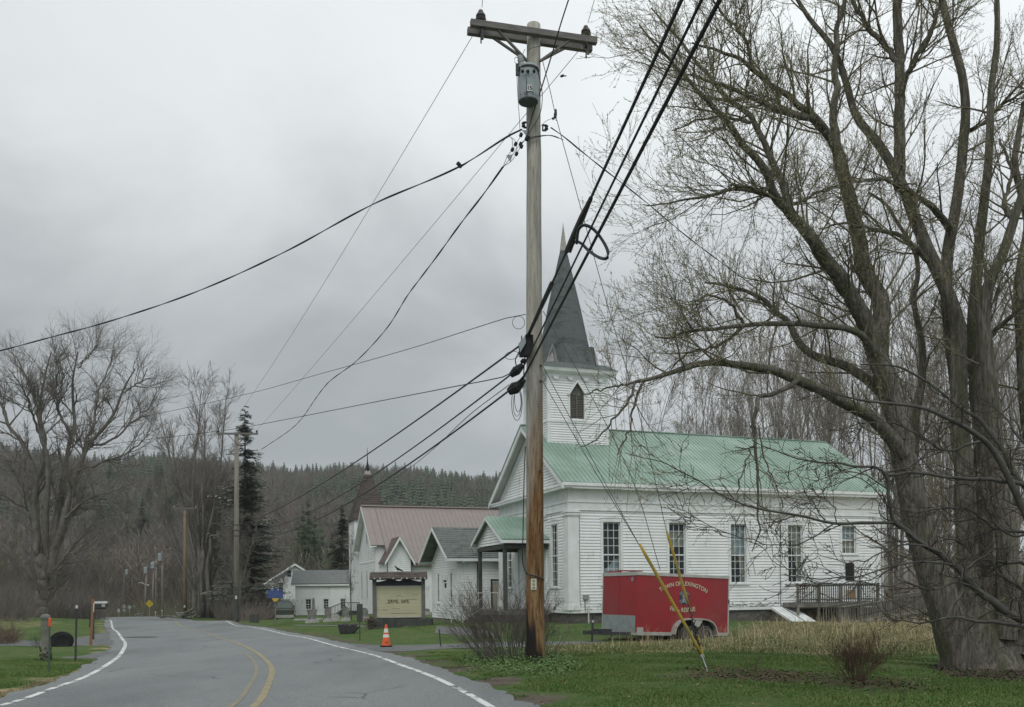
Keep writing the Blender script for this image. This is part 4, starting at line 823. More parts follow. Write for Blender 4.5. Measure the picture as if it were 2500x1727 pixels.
b = MB(); b.box((TL-.03,-.022,0), (TL+.02,.02,ZT)); O('corner_post', b, M_ALU, trailer); b = MB(); b.box((-.02,TW-.02,0),(.02,TW+.015,ZT)); O('corner_post', b, M_ALU, trailer)
b = MB(); b.lathe([(0,0),(.25,0),(.25,.06),(.18,.12),(0,.14)], (1.7,.9,ZT+.05), 12); O('roof_vent', b, M_WHPIPE, trailer)
b = MB(); b.box((.1,1.2,ZT+.06),(.14,2.1,ZT+.12)); b.box((.1,1.0,ZT+.12),(.9,1.4,ZT+.15)); O('roof_debris', b, M_RED, trailer)
FX0, FX1 = 1.50, 3.32; FT = .50; pts = [(FX0,-.03),(FX0+.06,FT*.42),(FX0+.2,FT*.76),(FX0+.42,FT*.95),(FX0+.65,FT),(FX1-.65,FT),(FX1-.42,FT*.95),(FX1-.2,FT*.76),(FX1-.06,FT*.42),(FX1,-.03)]
b = MB()
for (a, c) in zip(pts[:-1], pts[1:]):
    n = np.array((-(c[1]-a[1]), c[0]-a[0])); n = n/np.linalg.norm(n)*.045
    b.hexa([(a[0],-.23,a[1]), (c[0],-.23,c[1]), (c[0],0,c[1]), (a[0],0,a[1])], [(a[0]+n[0],-.23,a[1]+n[1]), (c[0]+n[0],-.23,c[1]+n[1]), (c[0]+n[0],0,c[1]+n[1]), (a[0]+n[0],0,a[1]+n[1])])
fe = O('fender', b, M_ALU, trailer)
b = MB(); b.add([(x,-.012,z) for x, z in pts], [tuple(range(10))]); O('wheel_well', b, M_DARK, fe)
b = MB(); b.prism([(2.22,-.22,FT-.02),(2.66,-.22,FT-.02),(2.52,-.22,.24),(2.36,-.22,.24)], (0,.02,0)); O('fender_gusset', b, M_ALU, fe)
def wheel(x, y, z, par, out=-1):
    b = MB(); r = .31
    b.lathe([(.19,-.09),(r-.05,-.1),(r-.01,-.075),(r,-.03),(r,.03),(r-.01,.075),(r-.05,.1),(.19,.09)], (x, y, z), 28, (0, 1, 0)); w = O('wheel', b, M_TYRE, par, smooth=False)
    b = MB(); b.lathe([(.0,.055),(.05,.055),(.06,.03),(.14,.02),(.155,.05),(.195,.095),(.205,.10),(.205,.08),(.0,.01)], (x, y, z), 24, (0, out, 0)); ri = O('rim', b, M_RIM, w)
    b = MB()
    for k in range(8):
        a = k*math.pi/4; b.lathe([(0,0),(.022,0),(.022,.012),(0,.012)], (x+.10*math.cos(a), y+out*.035, z+.10*math.sin(a)), 8, (0, out, 0))
    b.lathe([(.0,.04),(.032,.04),(.03,.07),(0,.075)], (x,y,z), 10, (0,out,0)); O('rim_hole', b, M_DARK, ri)
for x in (2.03, 2.845):
    wheel(x, -.12, -.02, trailer); wheel(x, TW+.12, -.02, trailer, 1)
b = MB(); b.box((.1,.1,-.12), (TL-.1,.2,-.0)); b.box((.1,TW-.2,-.12), (TL-.1,TW-.1,-.0)); b.box((1.97,.0,-.08),(2.09,TW,.02)); b.box((2.78,.0,-.08),(2.9,TW,.02)); O('chassis', b, M_BLKMETAL, trailer)
b = MB(); b.bar((.1,.25,-.04), (-1.1,TW/2,-.05), .09, .12); b.bar((.1,TW-.25,-.04), (-1.1,TW/2,-.05), .09, .12); b.box((-1.45,TW/2-.06,-.10), (-1.0,TW/2+.06,.04)); b.box((-.95,TW/2-.25,-.02),(-.45,TW/2+.25,.10)); tg = O('tongue', b, M_BLKMETAL, trailer)
b = MB(); b.tube([(-1.12,TW/2-.05,-.34), (-1.12,TW/2-.05,.55)], .04, 8); b.bar((-1.12,TW/2-.05,.53), (-1.12,TW/2-.2,.58), .03); b.box((-1.25,TW/2-.15,-.36),(-1.0,TW/2+.05,-.33)); O('jack', b, M_BLKMETAL, tg)
b = MB(); b.box((-1.17,TW/2-.11,.32),(-1.1,TW/2-.095,.40)); O('jack_label', b, M_WHPIPE, tg)
b = MB(); b.tube([(-.5,TW/2-.3,-.08),(-.52,TW/2-.3,-.2),(-.6,TW/2-.3,-.28)], .018, 6); O('wiring', b, M_BLACK, tg)
M_LET = pm("cream_lettering", (.60,.54,.38), rough=.5)
M_LETSH = pm("lettering_shadow", (.03,.02,.015), rough=.6)
LC = 1.97
for dx, dz, mt, yy, e in ((.014,-.014,M_LETSH,-.004,.001), (0,0,M_LET,-.008,.001)):
    text_obj('lettering', 'TOWN OF LEXINGTON', .205, mt, body, M3((1,0,0), (0,0,1), (LC+dx, yy, 1.70+dz)), bend=2.1, ext=e, sx=.95, bold=.003)
    text_obj('lettering', 'FIRE - RESCUE', .215, mt, body, M3((1,0,0), (0,0,1), (LC-.03+dx, yy, .76+dz)), bend=-3.2, ext=e, sx=.85, bold=.003)
M_EMD = pm("emblem_dark", (.045,.05,.065), rough=.5); M_EML = pm("emblem_pale", (.33,.36,.39), (.12,.15,.19), scale=16, rough=.5)
EC = (1.99, 1.27)
b = MB(); b.prism([(EC[0]+.20*math.copysign(abs(math.cos(a))**.6, math.cos(a)), -.006, EC[1]+.255*math.copysign(abs(math.sin(a))**.6, math.sin(a))) for a in np.linspace(0, 2*math.pi, 28, endpoint=False)], (0,.004,0)); em = O('emblem', b, M_EMD, body)
b = MB()
for k in range(4):
    a = math.pi/4+k*math.pi/2; c, s = math.cos(a), math.sin(a); o = np.array((EC[0],-.010,EC[1])); u = np.array((c,0,s*1.15)); v = np.array((-s,0,c))
    for t_ in (-.075, -.02, .035): b.add([o+u*.12+v*(t_*.7), o+u*.23+v*t_, o+u*.23+v*(t_+.035), o+u*.12+v*(t_*.7+.02)], [(0,1,2,3)])
b.add([(EC[0]+x,-.013,EC[1]+z) for x, z in ((-.09,-.17),(.09,-.17),(.08,.02),(.045,.05),(.06,.12),(.02,.19),(-.03,.17),(-.06,.08),(-.10,.06),(-.07,-.02))], [tuple(range(10))]); O('emblem_shapes', b, M_EML, em)
b = MB(); ps = []
for k in range(10):
    a = math.pi/2+k*math.pi/5; r = .115 if k % 2 == 0 else .05; ps.append((-.006,.30-r*math.cos(a),1.86+r*math.sin(a)))
b.add(ps, [tuple(range(10))]); O('star_decal', b, pm('star_grey', (.40,.40,.45), (.15,.15,.25), scale=20, rough=.5), body)
b = MB(); b.box((TL-.02,-.03,1.1),(TL+.03,.01,1.25)); O('door_latch', b, M_BLKMETAL, trailer)

# ================================================================ main utility pole
M_POLE = bpy.data.materials.new('weathered_pole_wood'); M_POLE.use_nodes = True; t = M_POLE.node_tree; B = t.nodes['Principled BSDF']; B.inputs['Roughness'].default_value = .85; B.inputs['Specular IOR Level'].default_value = .2
co = t.nodes.new('ShaderNodeTexCoord')
def pn(sc, st, d=6):
    mp = t.nodes.new('ShaderNodeMapping'); mp.inputs['Scale'].default_value = st; n = t.nodes.new('ShaderNodeTexNoise'); n.inputs['Scale'].default_value = sc; n.inputs['Detail'].default_value = d; n.inputs['Roughness'].default_value = .65
    t.links.new(co.outputs['Object'], mp.inputs[0]); t.links.new(mp.outputs[0], n.inputs['Vector']); return n.outputs[0]
sx_ = t.nodes.new('ShaderNodeSeparateXYZ'); t.links.new(co.outputs['Object'], sx_.inputs[0])
zc = sx_.outputs[2]
grey = gmx(grm(pn(3, (5,5,.35)), .4, .62), (.30,.29,.255), (.44,.42,.37)); grey = gmx(grm(pn(6, (8,8,.5)), .55, .7), grey, (.15,.14,.12))
brown = gmx(grm(pn(2.2, (4,4,.5)), .4, .6), (.13,.065,.028), (.30,.19,.095)); brown = gmx(grm(pn(5, (5,5,.6)), .52, .66), brown, (.065,.035,.02))
k1 = gma('ADD', gma('MULTIPLY', gma('SUBTRACT', pn(1.6, (3,3,.35)), .5), 5.5), gma('ADD', zc, gma('MULTIPLY', sx_.outputs[0], -6)))
c = gmx(grm(k1, 5.6, 3.2), grey, brown)
k2 = gma('ADD', gma('MULTIPLY', gma('SUBTRACT', pn(2.4, (3,3,.3)), .5), 2.2), gma('ADD', zc, gma('MULTIPLY', sx_.outputs[0], 2.5)))
c = gmx(grm(k2, .95, .45), c, (.022,.018,.016)); t.links.new(c, B.inputs['Base Color'])
bb = t.nodes.new('ShaderNodeBump'); bb.inputs['Strength'].default_value = .7; bb.inputs['Distance'].default_value = .015; t.links.new(pn(5, (7,7,.3)), bb.inputs['Height']); t.links.new(bb.outputs[0], B.inputs['Normal'])
M_ARM = pm("crossarm_wood", (.125,.118,.115), (.19,.18,.17), scale=4, rough=.9, stretch=(.4,4,4)); M_IRON = pm("dark_iron", (.045,.045,.05), rough=.6); M_PORC = pm("brown_porcelain", (.05,.045,.04), rough=.35, spec=.5)
M_TANK = pm("grey_tank_paint", (.30,.34,.345), (.26,.30,.305), scale=1.5, rough=.45); M_BRACE = pm("wood_brace", (.16,.15,.14), rough=.85); M_CABLE = pm("black_cable", (.02,.021,.024), rough=.5, spec=.4); M_WIRE = pm("aluminium_wire", (.14,.145,.15), rough=.5, metal=.3); M_BARE = pm("bare_wire", (.10,.105,.11), rough=.6)
pb, ptp = W(1307, 1620, 19), W(1302.5, 62, 19)
pole = E('utility_pole', pb, 0, 'tall wooden utility pole with double crossarm and grey transformer, nearest in the middle', 'utility pole')
def PL(px, py, Y): return W(px, py, Y)-pb        # local to the pole base
def on_pole(py, side=0, extra=0):                   # point on pole axis at photo row py
    return PL(1307+(1302.5-1307)*(1620-py)/1558+side, py, 19+extra)
hh = (ptp-pb); ax = [(hh*f) for f in np.linspace(-.03, 1, 26)]; rg_ = np.random.default_rng(5)
b = MB(); b.tube([p+np.array((rg_.normal()*.004, rg_.normal()*.004, 0)) for p in ax], np.linspace(.198, .142, 26), 20); O('pole_shaft', b, M_POLE, pole, smooth=True)
fa = [PL(1148.7, 56.6, 18.47), PL(1456.6, 101.3, 19.1)]; ba = [PL(1141.3, 76.3, 18.80), PL(1444.7, 120.5, 19.41)]
# keep the arms level: average heights
for A in (fa, ba):
    d = (A[0][2]-A[1][2])
for nm, A in (('crossarm', fa), ('crossarm', ba)):
    b = MB(); b.bar(A[0], A[1], .115, .125); O(nm, b, M_ARM, pole)
def lerp(A, f): return A[0]*(1-f)+A[1]*f
for f in (.09, .93):
    p, q = lerp(fa, f), lerp(ba, f+.005); m_ = (p+q)/2
    b = MB(); b.lathe([(.0,.0),(.04,.0),(.045,.05),(.10,.06),(.115,.10),(.085,.13),(.105,.16),(.09,.20),(.06,.21),(.06,.24),(.045,.28),(0,.28)], m_+np.array((0,0,.10)), 14); ins_ = O('insulator', b, M_PORC, pole)
    b = MB(); b.tube([m_+np.array((0,0,-.3)), m_+np.array((0,0,.12))], .016, 6); b.bar(p+np.array((0,0,.07)), q+np.array((0,0,.07)), .06, .02); b.bar(p-np.array((0,0,.07)), q-np.array((0,0,.07)), .06, .02); b.bar(p+(0,0,.07), p-(0,0,.3), .05, .05); O('bolt', b, M_IRON, ins_)
for A, f0, f1 in ((fa, .21, .78), (ba, .20, .78)):
    e = .17 if A is fa else .0
    for f, sx in ((f0, -1), (f1, 1)):
        b = MB(); q = on_pole(150, sx*15, -.12 if A is fa else .14); b.bar(lerp(A, f)-np.array((0,0,.06)), q, .05, .04); O('brace', b, M_BRACE, pole)
# transformer
tb_, tt_ = PL(1290, 249, 18.62), PL(1290.5, 171, 18.62)
hT = tt_[2]-tb_[2]; tbx = tb_
b = MB(); b.lathe([(.0,0),(.205,0),(.212,.02),(.215,hT*.5),(.212,hT-.03),(.222,hT-.03),(.222,hT),(.19,hT+.05),(.10,hT+.09),(0,hT+.10)], tbx, 28); tk = O('transformer', b, M_TANK, pole, label='grey cylindrical transformer marked 15', smooth=False)
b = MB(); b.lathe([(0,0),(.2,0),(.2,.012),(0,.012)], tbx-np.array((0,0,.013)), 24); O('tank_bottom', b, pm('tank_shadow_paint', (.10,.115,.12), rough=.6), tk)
b = MB(); b.lathe([(.225,0),(.232,.015),(.232,.03),(.225,.045)], tbx+np.array((0,0,hT-.05)), 28); O('lid_band', b, M_IRON, tk)
bs = PL(1274, 158, 18.5); b = MB(); b.lathe([(.06,-.12),(.075,.0),(.055,.02),(.075,.05),(.055,.07),(.07,.10),(.05,.12),(.06,.16),(.03,.19),(0,.19)], bs, 14, (-.25,0,1)); O('bushing', b, pm('grey_porcelain', (.36,.39,.38), rough=.35), tk)
for px in (1276, 1289, 1304):
    b = MB(); p = PL(px, 176, 18.39); b.lathe([(.028,0),(.032,.03),(.02,.06),(0,.06)], p, 8, (0,-1,0)); O('low_voltage_bushing', b, M_BLACK, tk)
fr_ = np.array((0,-1,0)); 
b = MB(); p = PL(1293, 215, 18.395); b.box(p-np.array((.055,.006,.065)), p+np.array((.055,.006,.065))); pl = O('number_plate', b, M_WHPIPE, tk)
text_obj('number', '15', .11, M_BLACK, pl, M3((1,0,0), (0,0,1), tuple(p+np.array((0,-.008,-.04)))), ext=.001, bold=.003)
for i, ch in enumerate('7-02-015'):
    a = math.radians(-52+i*15.5); c_ = np.array((tbx[0], tbx[1], tbx[2]+.035))+np.array((math.sin(a)*.2165, -math.cos(a)*.2165, 0))
    if ch == ' ': continue
    text_obj('number', ch, .085, M_EMD, tk, M3((math.cos(a), math.sin(a), 0), (0,0,1), tuple(c_)), ext=.001)
b = MB(); b.bar(tbx+np.array((0,.2,hT*.25)), on_pole(235), .12, .05); b.bar(tbx+np.array((0,.2,hT*.8)), on_pole(185), .12, .05); O('bracket', b, M_IRON, tk)
b = MB(); p = PL(1262.5, 168, 18.5); b.box(p-np.array((.03,.03,.14)), p+np.array((.03,.03,.09))); b.tube([p, PL(1268, 172, 18.45)], .02, 6); O('lightning_arrester', b, M_IRON, tk)
def pwire(pts, r=.006, m=None, nm='jumper_wire', n=14):
    P = spline(np.array([PL(*q) for q in pts]), n); b = MB(); b.tube(P, r, 5); return O(nm, b, m or M_IRON, pole)
pwire([(1268,160,18.5),(1257,152,18.5),(1258,140,18.5),(1270,142,18.6),(1282,120,18.8)])
pwire([(1262,185,18.4),(1264,230,18.4),(1268,290,18.6),(1270,330,18.8)]); pwire([(1284,172,18.35),(1285,215,18.38),(1285,245,18.4)], .007)
pwire([(1304,180,18.4),(1308,160,18.4),(1316,185,18.6),(1324,230,18.7),(1318,280,18.75),(1295,320,18.78),(1285,334,18.8)], .008)
pwire([(1388,0,17.4),(1368,62,17.9),(1350,125,18.4),(1330,190,18.7),(1312,246,18.78),(1294,300,18.8),(1287,334,18.8)], .014, M_CABLE)
pwire([(1287,125,18.75),(1300,117,18.8),(1330,112,18.8)], .005); pwire([(1287,338,18.8),(1310,333,18.8),(1340,331,18.9),(1365,338,19.2)], .008); pwire([(1287,342,18.8),(1312,335,18.8),(1345,331,18.9),(1375,342,19.4)], .008)
for px, side in ((1278, -1), (1334, 1)):            # secondary racks
    b = MB(); p = PL(px-9*side, 305 if side < 0 else 312, 19); q = PL(px, 305 if side < 0 else 312, 19)
    b.bar(p+(0,0,.05), q+(0,0,.05), .03); b.bar(p-(0,0,.06), q-(0,0,.06), .03); b.bar(p+(0,0,.06), p-(0,0,.07), .03); b.lathe([(.03,-.05),(.045,-.03),(.03,0),(.045,.03),(.03,.05)], q, 10); O('clevis', b, M_IRON, pole)
cn = [(1272,330),(1287,338),(1259,352),(1273,358),(1251,366),(1261,376),(1271,352)]
for i, (px, py) in enumerate(cn):
    b = MB(); p = PL(px, py, 18.8); s_ = .045 if i == 1 else .034; b.lathe([(.0,-s_*1.4),(s_,-s_),(s_*1.1,0),(s_,s_),(0,s_*1.4)], p, 8, (.4,0,1)); O('connector', b, M_BLACK, pole)
b = MB(); A_, B_, C_ = PL(1236,380,18.8), PL(1252,377,18.8), PL(1246,395,18.8); b.prism([A_, B_, C_], (0,.02,0)); A_, B_, C_ = PL(1275,318,18.8), PL(1288,318,18.8), PL(1286,334,18.8); b.prism([A_, B_, C_], (0,.02,0)); O('spreader_plate', b, M_TANK, pole)
for pts in ([(1275,322,18.8),(1272,330,18.8),(1266,341,18.8),(1259,352,18.8),(1251,366,18.8),(1240,380,18.8),(1228,408,19)], [(1287,342,18.8),(1276,348,18.8),(1271,358,18.8),(1261,376,18.8),(1248,394,18.8),(1229,407,19)], [(1280,342,18.8),(1262,362,18.8),(1252,378,18.8),(1229,408,19)], [(1242,333,18.9),(1250,340,18.8),(1251,364,18.8)], [(1244,334,18.9),(1256,342,18.8),(1259,352,18.8),(1262,364,18.8),(1261,374,18.8)]): pwire(pts, .006)
# communications gear lower on the pole
b = MB(); P = [PL(1266,840,18.72), PL(1285,815,18.62), PL(1302,818,18.6), PL(1302,845,18.6), PL(1288,868,18.66), PL(1268,868,18.74)]; b.prism(P, (0,.18,0)); O('splice_box', b, M_BLACK, pole)
b = MB(); P = [PL(1266,840,18.7), PL(1282,820,18.66), PL(1284,838,18.66), PL(1270,862,18.7)]; b.prism(P, (0,-.03,0)); O('splice_cover', b, M_TANK, pole)
for a, c_, w in (((1246,918),(1275,893),.10), ((1241,958),(1272,938),.13), ((1272,884),(1283,880),.06), ((1268,938),(1280,930),.07)):
    b = MB(); b.tube([PL(*a,18.75), PL((a[0]+c_[0])/2,(a[1]+c_[1])/2,18.72), PL(*c_,18.78)], [w*.55, w, w*.6], 8); O('splice_case', b, M_BLACK, pole)
def loop(cx, cy, rx, ry, r=.007, tilt=0, a0=0, a1=6.28):
    pts = [(cx+rx*math.cos(a)*math.cos(tilt)-ry*math.sin(a)*math.sin(tilt), cy+rx*math.cos(a)*math.sin(tilt)+ry*math.sin(a)*math.cos(tilt), 18.75+.03*math.sin(a)) for a in np.linspace(a0, a1, 24)]
    P = np.array([PL(*q) for q in pts]); b = MB(); b.tube(P, r, 5); O('wire_coil', b, M_IRON, pole)
loop(1266, 788, 15, 15.5, .006); loop(1250, 868, 17, 9.5, .006, -.2); loop(1262, 985, 13, 42, .007, .0); loop(1264, 978, 8, 28, .007, -.05); loop(1263,985,10,32,.006,.03)
pwire([(1274,820,18.8),(1271,850,18.8),(1263,868,18.8),(1258,880,18.8),(1262,897,18.8)], .012, M_CABLE); pwire([(1283,860,18.7),(1281,880,18.75),(1279,905,18.8),(1278,940,18.85)], .012, M_CABLE)
pwire([(1283,1090,18.8),(1280,1150,18.8),(1277,1300,18.78),(1276,1370,18.78),(1283,1397,18.8),(1288,1402,18.8)], .011, M_CABLE, n=30)
b = MB(); b.tube(spline(np.array([PL(1284,1401,18.82), PL(1300,1405,18.78), PL(1320,1412,18.8), PL(1328,1415,18.95)]), 10), .017, 6); O('strap', b, M_CABLE, pole)
b = MB(); c_ = PL(1303,1427,18.79); w_, h_ = .06, .118
pts = []
for (sx, sz, a0) in ((1,-1,-math.pi/2), (1,1,0), (-1,1,math.pi/2), (-1,-1,math.pi)):
    for k in range(5):
        a = a0+k*math.pi/8; pts.append(c_+np.array((sx*(w_-.015)+.015*math.cos(a), 0, sz*(h_-.015)+.015*math.sin(a))))
b.prism(pts, (0,.006,0)); rp = O('reflector_plate', b, M_WHPIPE, pole)
b = MB()
for k in (-1,0,1): b.lathe([(0,0),(.028,0),(.026,.006),(0,.008)], c_+np.array((0,-.001,k*.073)), 16, (0,-1,0))
O('reflector', b, pm('amber_reflector', (.38,.33,.12), (.3,.24,.08), scale=30, rough=.4), rp)
for py, px in ((893,1320),(931,1320),(1150,1320)):
    b = MB(); p = PL(px, py, 18.83); b.box(p-np.array((.02,.03,.02)), p+np.array((.02,.03,.02))); O('bolt', b, M_IRON, pole)

# ================================================================ other poles along the road
M_POLEFAR = pm("grey_pole_wood", (.24,.225,.195), (.17,.155,.13), scale=2, rough=.9, stretch=(3,3,.3)); M_POLEB = pm("tan_pole_wood", (.25,.18,.11), (.17,.12,.075), scale=2, rough=.9, stretch=(3,3,.3))
def farpole(pxb, pyb, pxt, pyt, Y, rb, mat, label, arm=None, xf=None, extra=None, lowdark=True, emb=.6):
    base, top = W(pxb, pyb, Y), W(pxt, pyt, Y)
    if Y < 110: base[2] = g1(base[0], base[1])-.05
    o = E('utility_pole', base, 0, label, 'utility pole', 'utility poles along the far road')
    b = MB(); b.tube([(0,0,-emb), tuple((top-base)*.5), tuple(top-base)], [rb, rb*.85, rb*.72], 10); O('pole_shaft', b, mat, o, smooth=True)
    if arm:
        b = MB(); A, Bq = W(*arm[0], Y-.15)-base, W(*arm[1], Y-.15)-base; b.bar(A, Bq, .11, .13); ar = O('crossarm', b, M_ARM if not arm[2:] else arm[2], o)
        for f in (.03, .97):
            b = MB(); b.lathe([(.03,0),(.08,.06),(.08,.12),(.04,.2),(0,.2)], A*(1-f)+Bq*f+np.array((0,0,.07)), 8); O('insulator', b, M_GALV if Y > 70 else M_PORC, ar)
        c_ = (A+Bq)/2
        for s_ in (-1, 1):
            b = MB(); b.bar(c_+(Bq-A)*.25*s_, c_-np.array((0,0,.8)), .05); O('brace', b, M_ARM, ar)
    if xf:
        p = W(*xf[:2], Y-.35)-base; b = MB(); b.lathe([(0,-xf[2]/2),(xf[3],-xf[2]/2),(xf[3],xf[2]/2),(xf[3]*.5,xf[2]/2+.1),(0,xf[2]/2+.1)], p, 12); O('transformer', b, M_TANK, o)
    return o, base
p2o, p2b = farpole(577, 1516, 577.5, 1056, 66, .21, M_POLEFAR, 'grey wooden utility pole with crossarm on the verge, left of the marker sign', arm=((529,1059),(630,1059.5)))
for py in (1283, 1296, 1310):
    b = MB(); p = W(577, py, 66)-p2b; b.lathe([(.21,0),(.21,.05)], p, 12); O('cable_band', b, M_IRON, p2o)
b = MB(); p = W(576.5,1459,65.75)-p2b; b.box(p-np.array((.07,.01,.12)), p+np.array((.07,.01,.12))); O('number_plate', b, M_WHPIPE, p2o)
b = MB(); b.lathe([(.225,.3),(.22,2.6)], (0,0,0), 12); O('dark_butt', b, M_DARKWOOD, p2o)
p3o, p3b = farpole(451.5, 1510, 451.5, 1245, 96, .2, M_POLEB, 'tan wooden utility pole with thin crossarm, between the road crest and the tall bare trees', arm=((424,1242),(480,1242)))
b = MB(); p = W(450.5,1481,95.7)-p3b; b.box(p-np.array((.09,.01,.12)), p+np.array((.09,.01,.12))); O('number_plate', b, M_WHPIPE, p3o)
farpole(397, 1500, 396, 1343, 134, .17, M_POLEFAR, 'distant utility pole with orange-brown crossarm and hanging grey transformer', arm=((377,1341.5),(417,1341.5),M_POLEB), xf=(390.5,1361,1.0,.3), emb=3)
farpole(352, 1511, 358.5, 1382, 150, .17, M_POLEFAR, 'distant leaning utility pole carrying a curved street lamp, beside the yellow sign', arm=((346,1380),(371,1380)), xf=(355,1393,.9,.27), emb=.5)
farpole(371, 1500, 376, 1370, 160, .17, M_POLEFAR, 'distant utility pole with pale transformer just right of the yellow sign', xf=(372.5,1381,1.0,.35), emb=3)
farpole(379, 1500, 382, 1365, 175, .17, M_POLEFAR, 'thin distant utility pole with no crossarm, right of the pale transformer', emb=4)
farpole(295, 1508, 305, 1388, 165, .15, M_POLEFAR, 'thin leaning utility pole farthest left along the far road', arm=((296,1386),(318,1386)), xf=(309,1397,.8,.25), emb=.5)
sl_ = W(352, 1428, 150); o = E('street_lamp', sl_, 0, 'small curved street lamp arm on the distant leaning pole', 'street lamp')
b = MB(); b.tube(spline(np.array([W(356,1430,150), W(350,1425,150), W(343,1423,150), W(337,1425,150)])-sl_, 8), .06, 6); O('lamp_arm', b, M_GALV, o); b = MB(); b.lathe([(0,0),(.25,.0),(.2,.15),(0,.2)], W(361,1430,150)-sl_, 8); O('lamp_head', b, M_GALV, o)

# ================================================================ overhead wires
def wire3(A, Bq, sag, n=40): 
    t = np.linspace(0, 1, n)[:, None]; P = np.array(A)*(1-t)+np.array(Bq)*t; P[:, 2] -= (4*sag*t*(1-t))[:, 0]; return P
def wthrough(A, Bq, M, n=40, lo=-1, hi=6):
    best = min(((min(math.hypot(proj(p)[0]-M[0], proj(p)[1]-M[1]) for p in wire3(A, Bq, s, 60) if p[1] > 1), s) for s in np.linspace(lo, hi, 57)))
    return wire3(A, Bq, best[1], n)
def wobj(name, P, r, mat, label, cat, group, n=6, R=None):
    b = MB(); b.tube(P, R if R is not None else r, n, False); return O(name, b, mat, None, label, cat, group, smooth=True)
GW = 'overhead wires'
def fwd(A, px, py, Y, k):
    A = np.array(A); return A+(W(px, py, Y)-A)*k
# primaries over the crossarm towards the viewer
A = lerp(fa, .09)+pb+np.array((0,0,.36)); wobj('power_wire', np.array([A, A+np.array((2.2,-30,.6))]), .006, M_BARE, 'thin bare wire rising from the left insulator of the near pole', 'wire', GW)
A = lerp(fa, .93)+pb+np.array((0,0,.36)); wobj('power_wire', np.array([A, A+np.array((3.0,-30,.9))]), .006, M_BARE, 'thin bare wire rising from the right insulator of the near pole', 'wire', GW)
# primaries to the second pole
q1, q2 = W(556, 1047, 66), W(628, 1050, 66)
wobj('power_wire', wthrough(W(1155,86,18.8), q1, (885,530)), .007, M_BARE, 'thin wire from the left crossarm end down to the second pole', 'wire', GW)
wobj('power_wire', wthrough(W(1412,125,19.4), q2, (900,738)), .007, M_BARE, 'thin wire from the right crossarm end passing behind the pole to the second pole', 'wire', GW)
for (px, py, Y) in ((1372,186,20),):
    b = MB(); p = W(px,py,Y); b.lathe([(0,-.05),(.03,-.02),(.03,.03),(0,.06)], p, 6, (1,0,.4)); b.tube([p, p+np.array((.1,0,.0))], .012, 5); O('wire_clamp', b, M_IRON, None, 'small dark clamp on the thin wire right of the transformer', 'clamp')
# service cable to the left edge
A = W(1242, 332, 18.9); Bq = W(-120, 888, 27); P = spline(np.array([A, W(1120,408,19.4), W(909,500,20.6), W(692,617,22), W(476,714,23.6), W(270,784,25), W(108,828,26.2), W(0,857,27), W(-130,890,28)]), 60)
def twisted(P, r, k, n=5, amp=None):
    s = np.r_[0, np.cumsum(np.linalg.norm(np.diff(P, axis=0), axis=1))]; T = unit(np.gradient(P, axis=0)); A = unit(np.cross(T, np.array((0,0,1.)))); Bn = np.cross(T, A); out = []
    for j in range(2):
        ph = s*k+j*math.pi; out.append(P+(amp or r)*(A*np.cos(ph)[:, None]+Bn*np.sin(ph)[:, None]))
    return out
def service(name, pts, r, label, k=2.2, n=160, mat=None):
    P = spline(pts, n); b = MB()
    for q in twisted(P, r, k, amp=r*.9): b.tube(q, r, 5, False)
    return O(name, b, mat or M_CABLE, None, label, 'cable', GW, smooth=True)
service('service_cable', np.array([W(1275,316,18.9), W(1242,332,19), W(1120,408,19.4), W(909,500,20.6), W(692,617,22), W(476,714,23.6), W(270,784,25), W(108,828,26.2), W(0,857,27), W(-130,890,28)]), .011, 'thick twisted cable running from the near pole to the left edge of the photo')
b = MB(); b.tube([W(1117,398,19.4), W(1126,408,19.4)], .045, 8); b.tube(spline(np.array([W(1142,397,19.3), W(1132,404,19.3), W(1126,408,19.3)]), 5), .008, 5); O('cable_clamp', b, M_BLACK, None, 'black clamp on the twisted cable left of the near pole', 'clamp')
service('service_cable', np.array([W(1228,408,19), W(1180,475,20.5), W(1125,546,22.5), W(1070,622,25), W(1033,671,27), W(995,722,30), W(941,806,35), W(870,882,39), W(800,936,43), W(720,1040,56), W(638,1098,64)]), .012, 'twisted cable sagging from the connectors to the second pole', k=1.6)
def cat_(pts, r, label, mat=M_CABLE, nm='cable', n=70): 
    return wobj(nm, spline(np.array([W(*p) for p in pts]), n), r, mat, label, 'cable', GW)
cat_([(1283,768,19),(1256,771,19.3),(1006,850,24),(779,914,29),(605,962,34),(363,1014,42),(180,1040,50),(-20,1062,58)], .009, 'thin cable from the coiled loop to the left, upper of two', M_BARE)
cat_([(1278,897,19),(1255,914,19.3),(1100,946,22.5),(920,981,28),(700,1024,36),(562,1049,43),(338,1076,52),(169,1095,60),(-20,1106,68)], .012, 'thin cable running left below the coiled loop, lower of two', M_CABLE)
for i, (s0, en, m1, lab) in enumerate((((1272,842),(640,1265),(930,1090),'uppermost'), ((1247,915),(655,1303),(960,1130),'middle'), ((1243,954),(650,1330),(1000,1128),'lowest'))):
    A = W(*s0, 18.8); Bq = W(583, 1283+i*13, 65.8)
    P = wthrough(A, Bq, m1, 50); wobj('communication_cable', P, .021-.003*(i == 1), M_CABLE, f'thick black cable from near pole down to second pole, {lab} of three', 'cable', 'black communication cables')
cat_([(1243,940,18.9),(1150,1010,21),(1060,1095,26),(980,1158,32),(900,1208,40),(760,1262,54),(590,1300,65.7)], .009, 'thin grey wire below the three black cables', M_BARE)
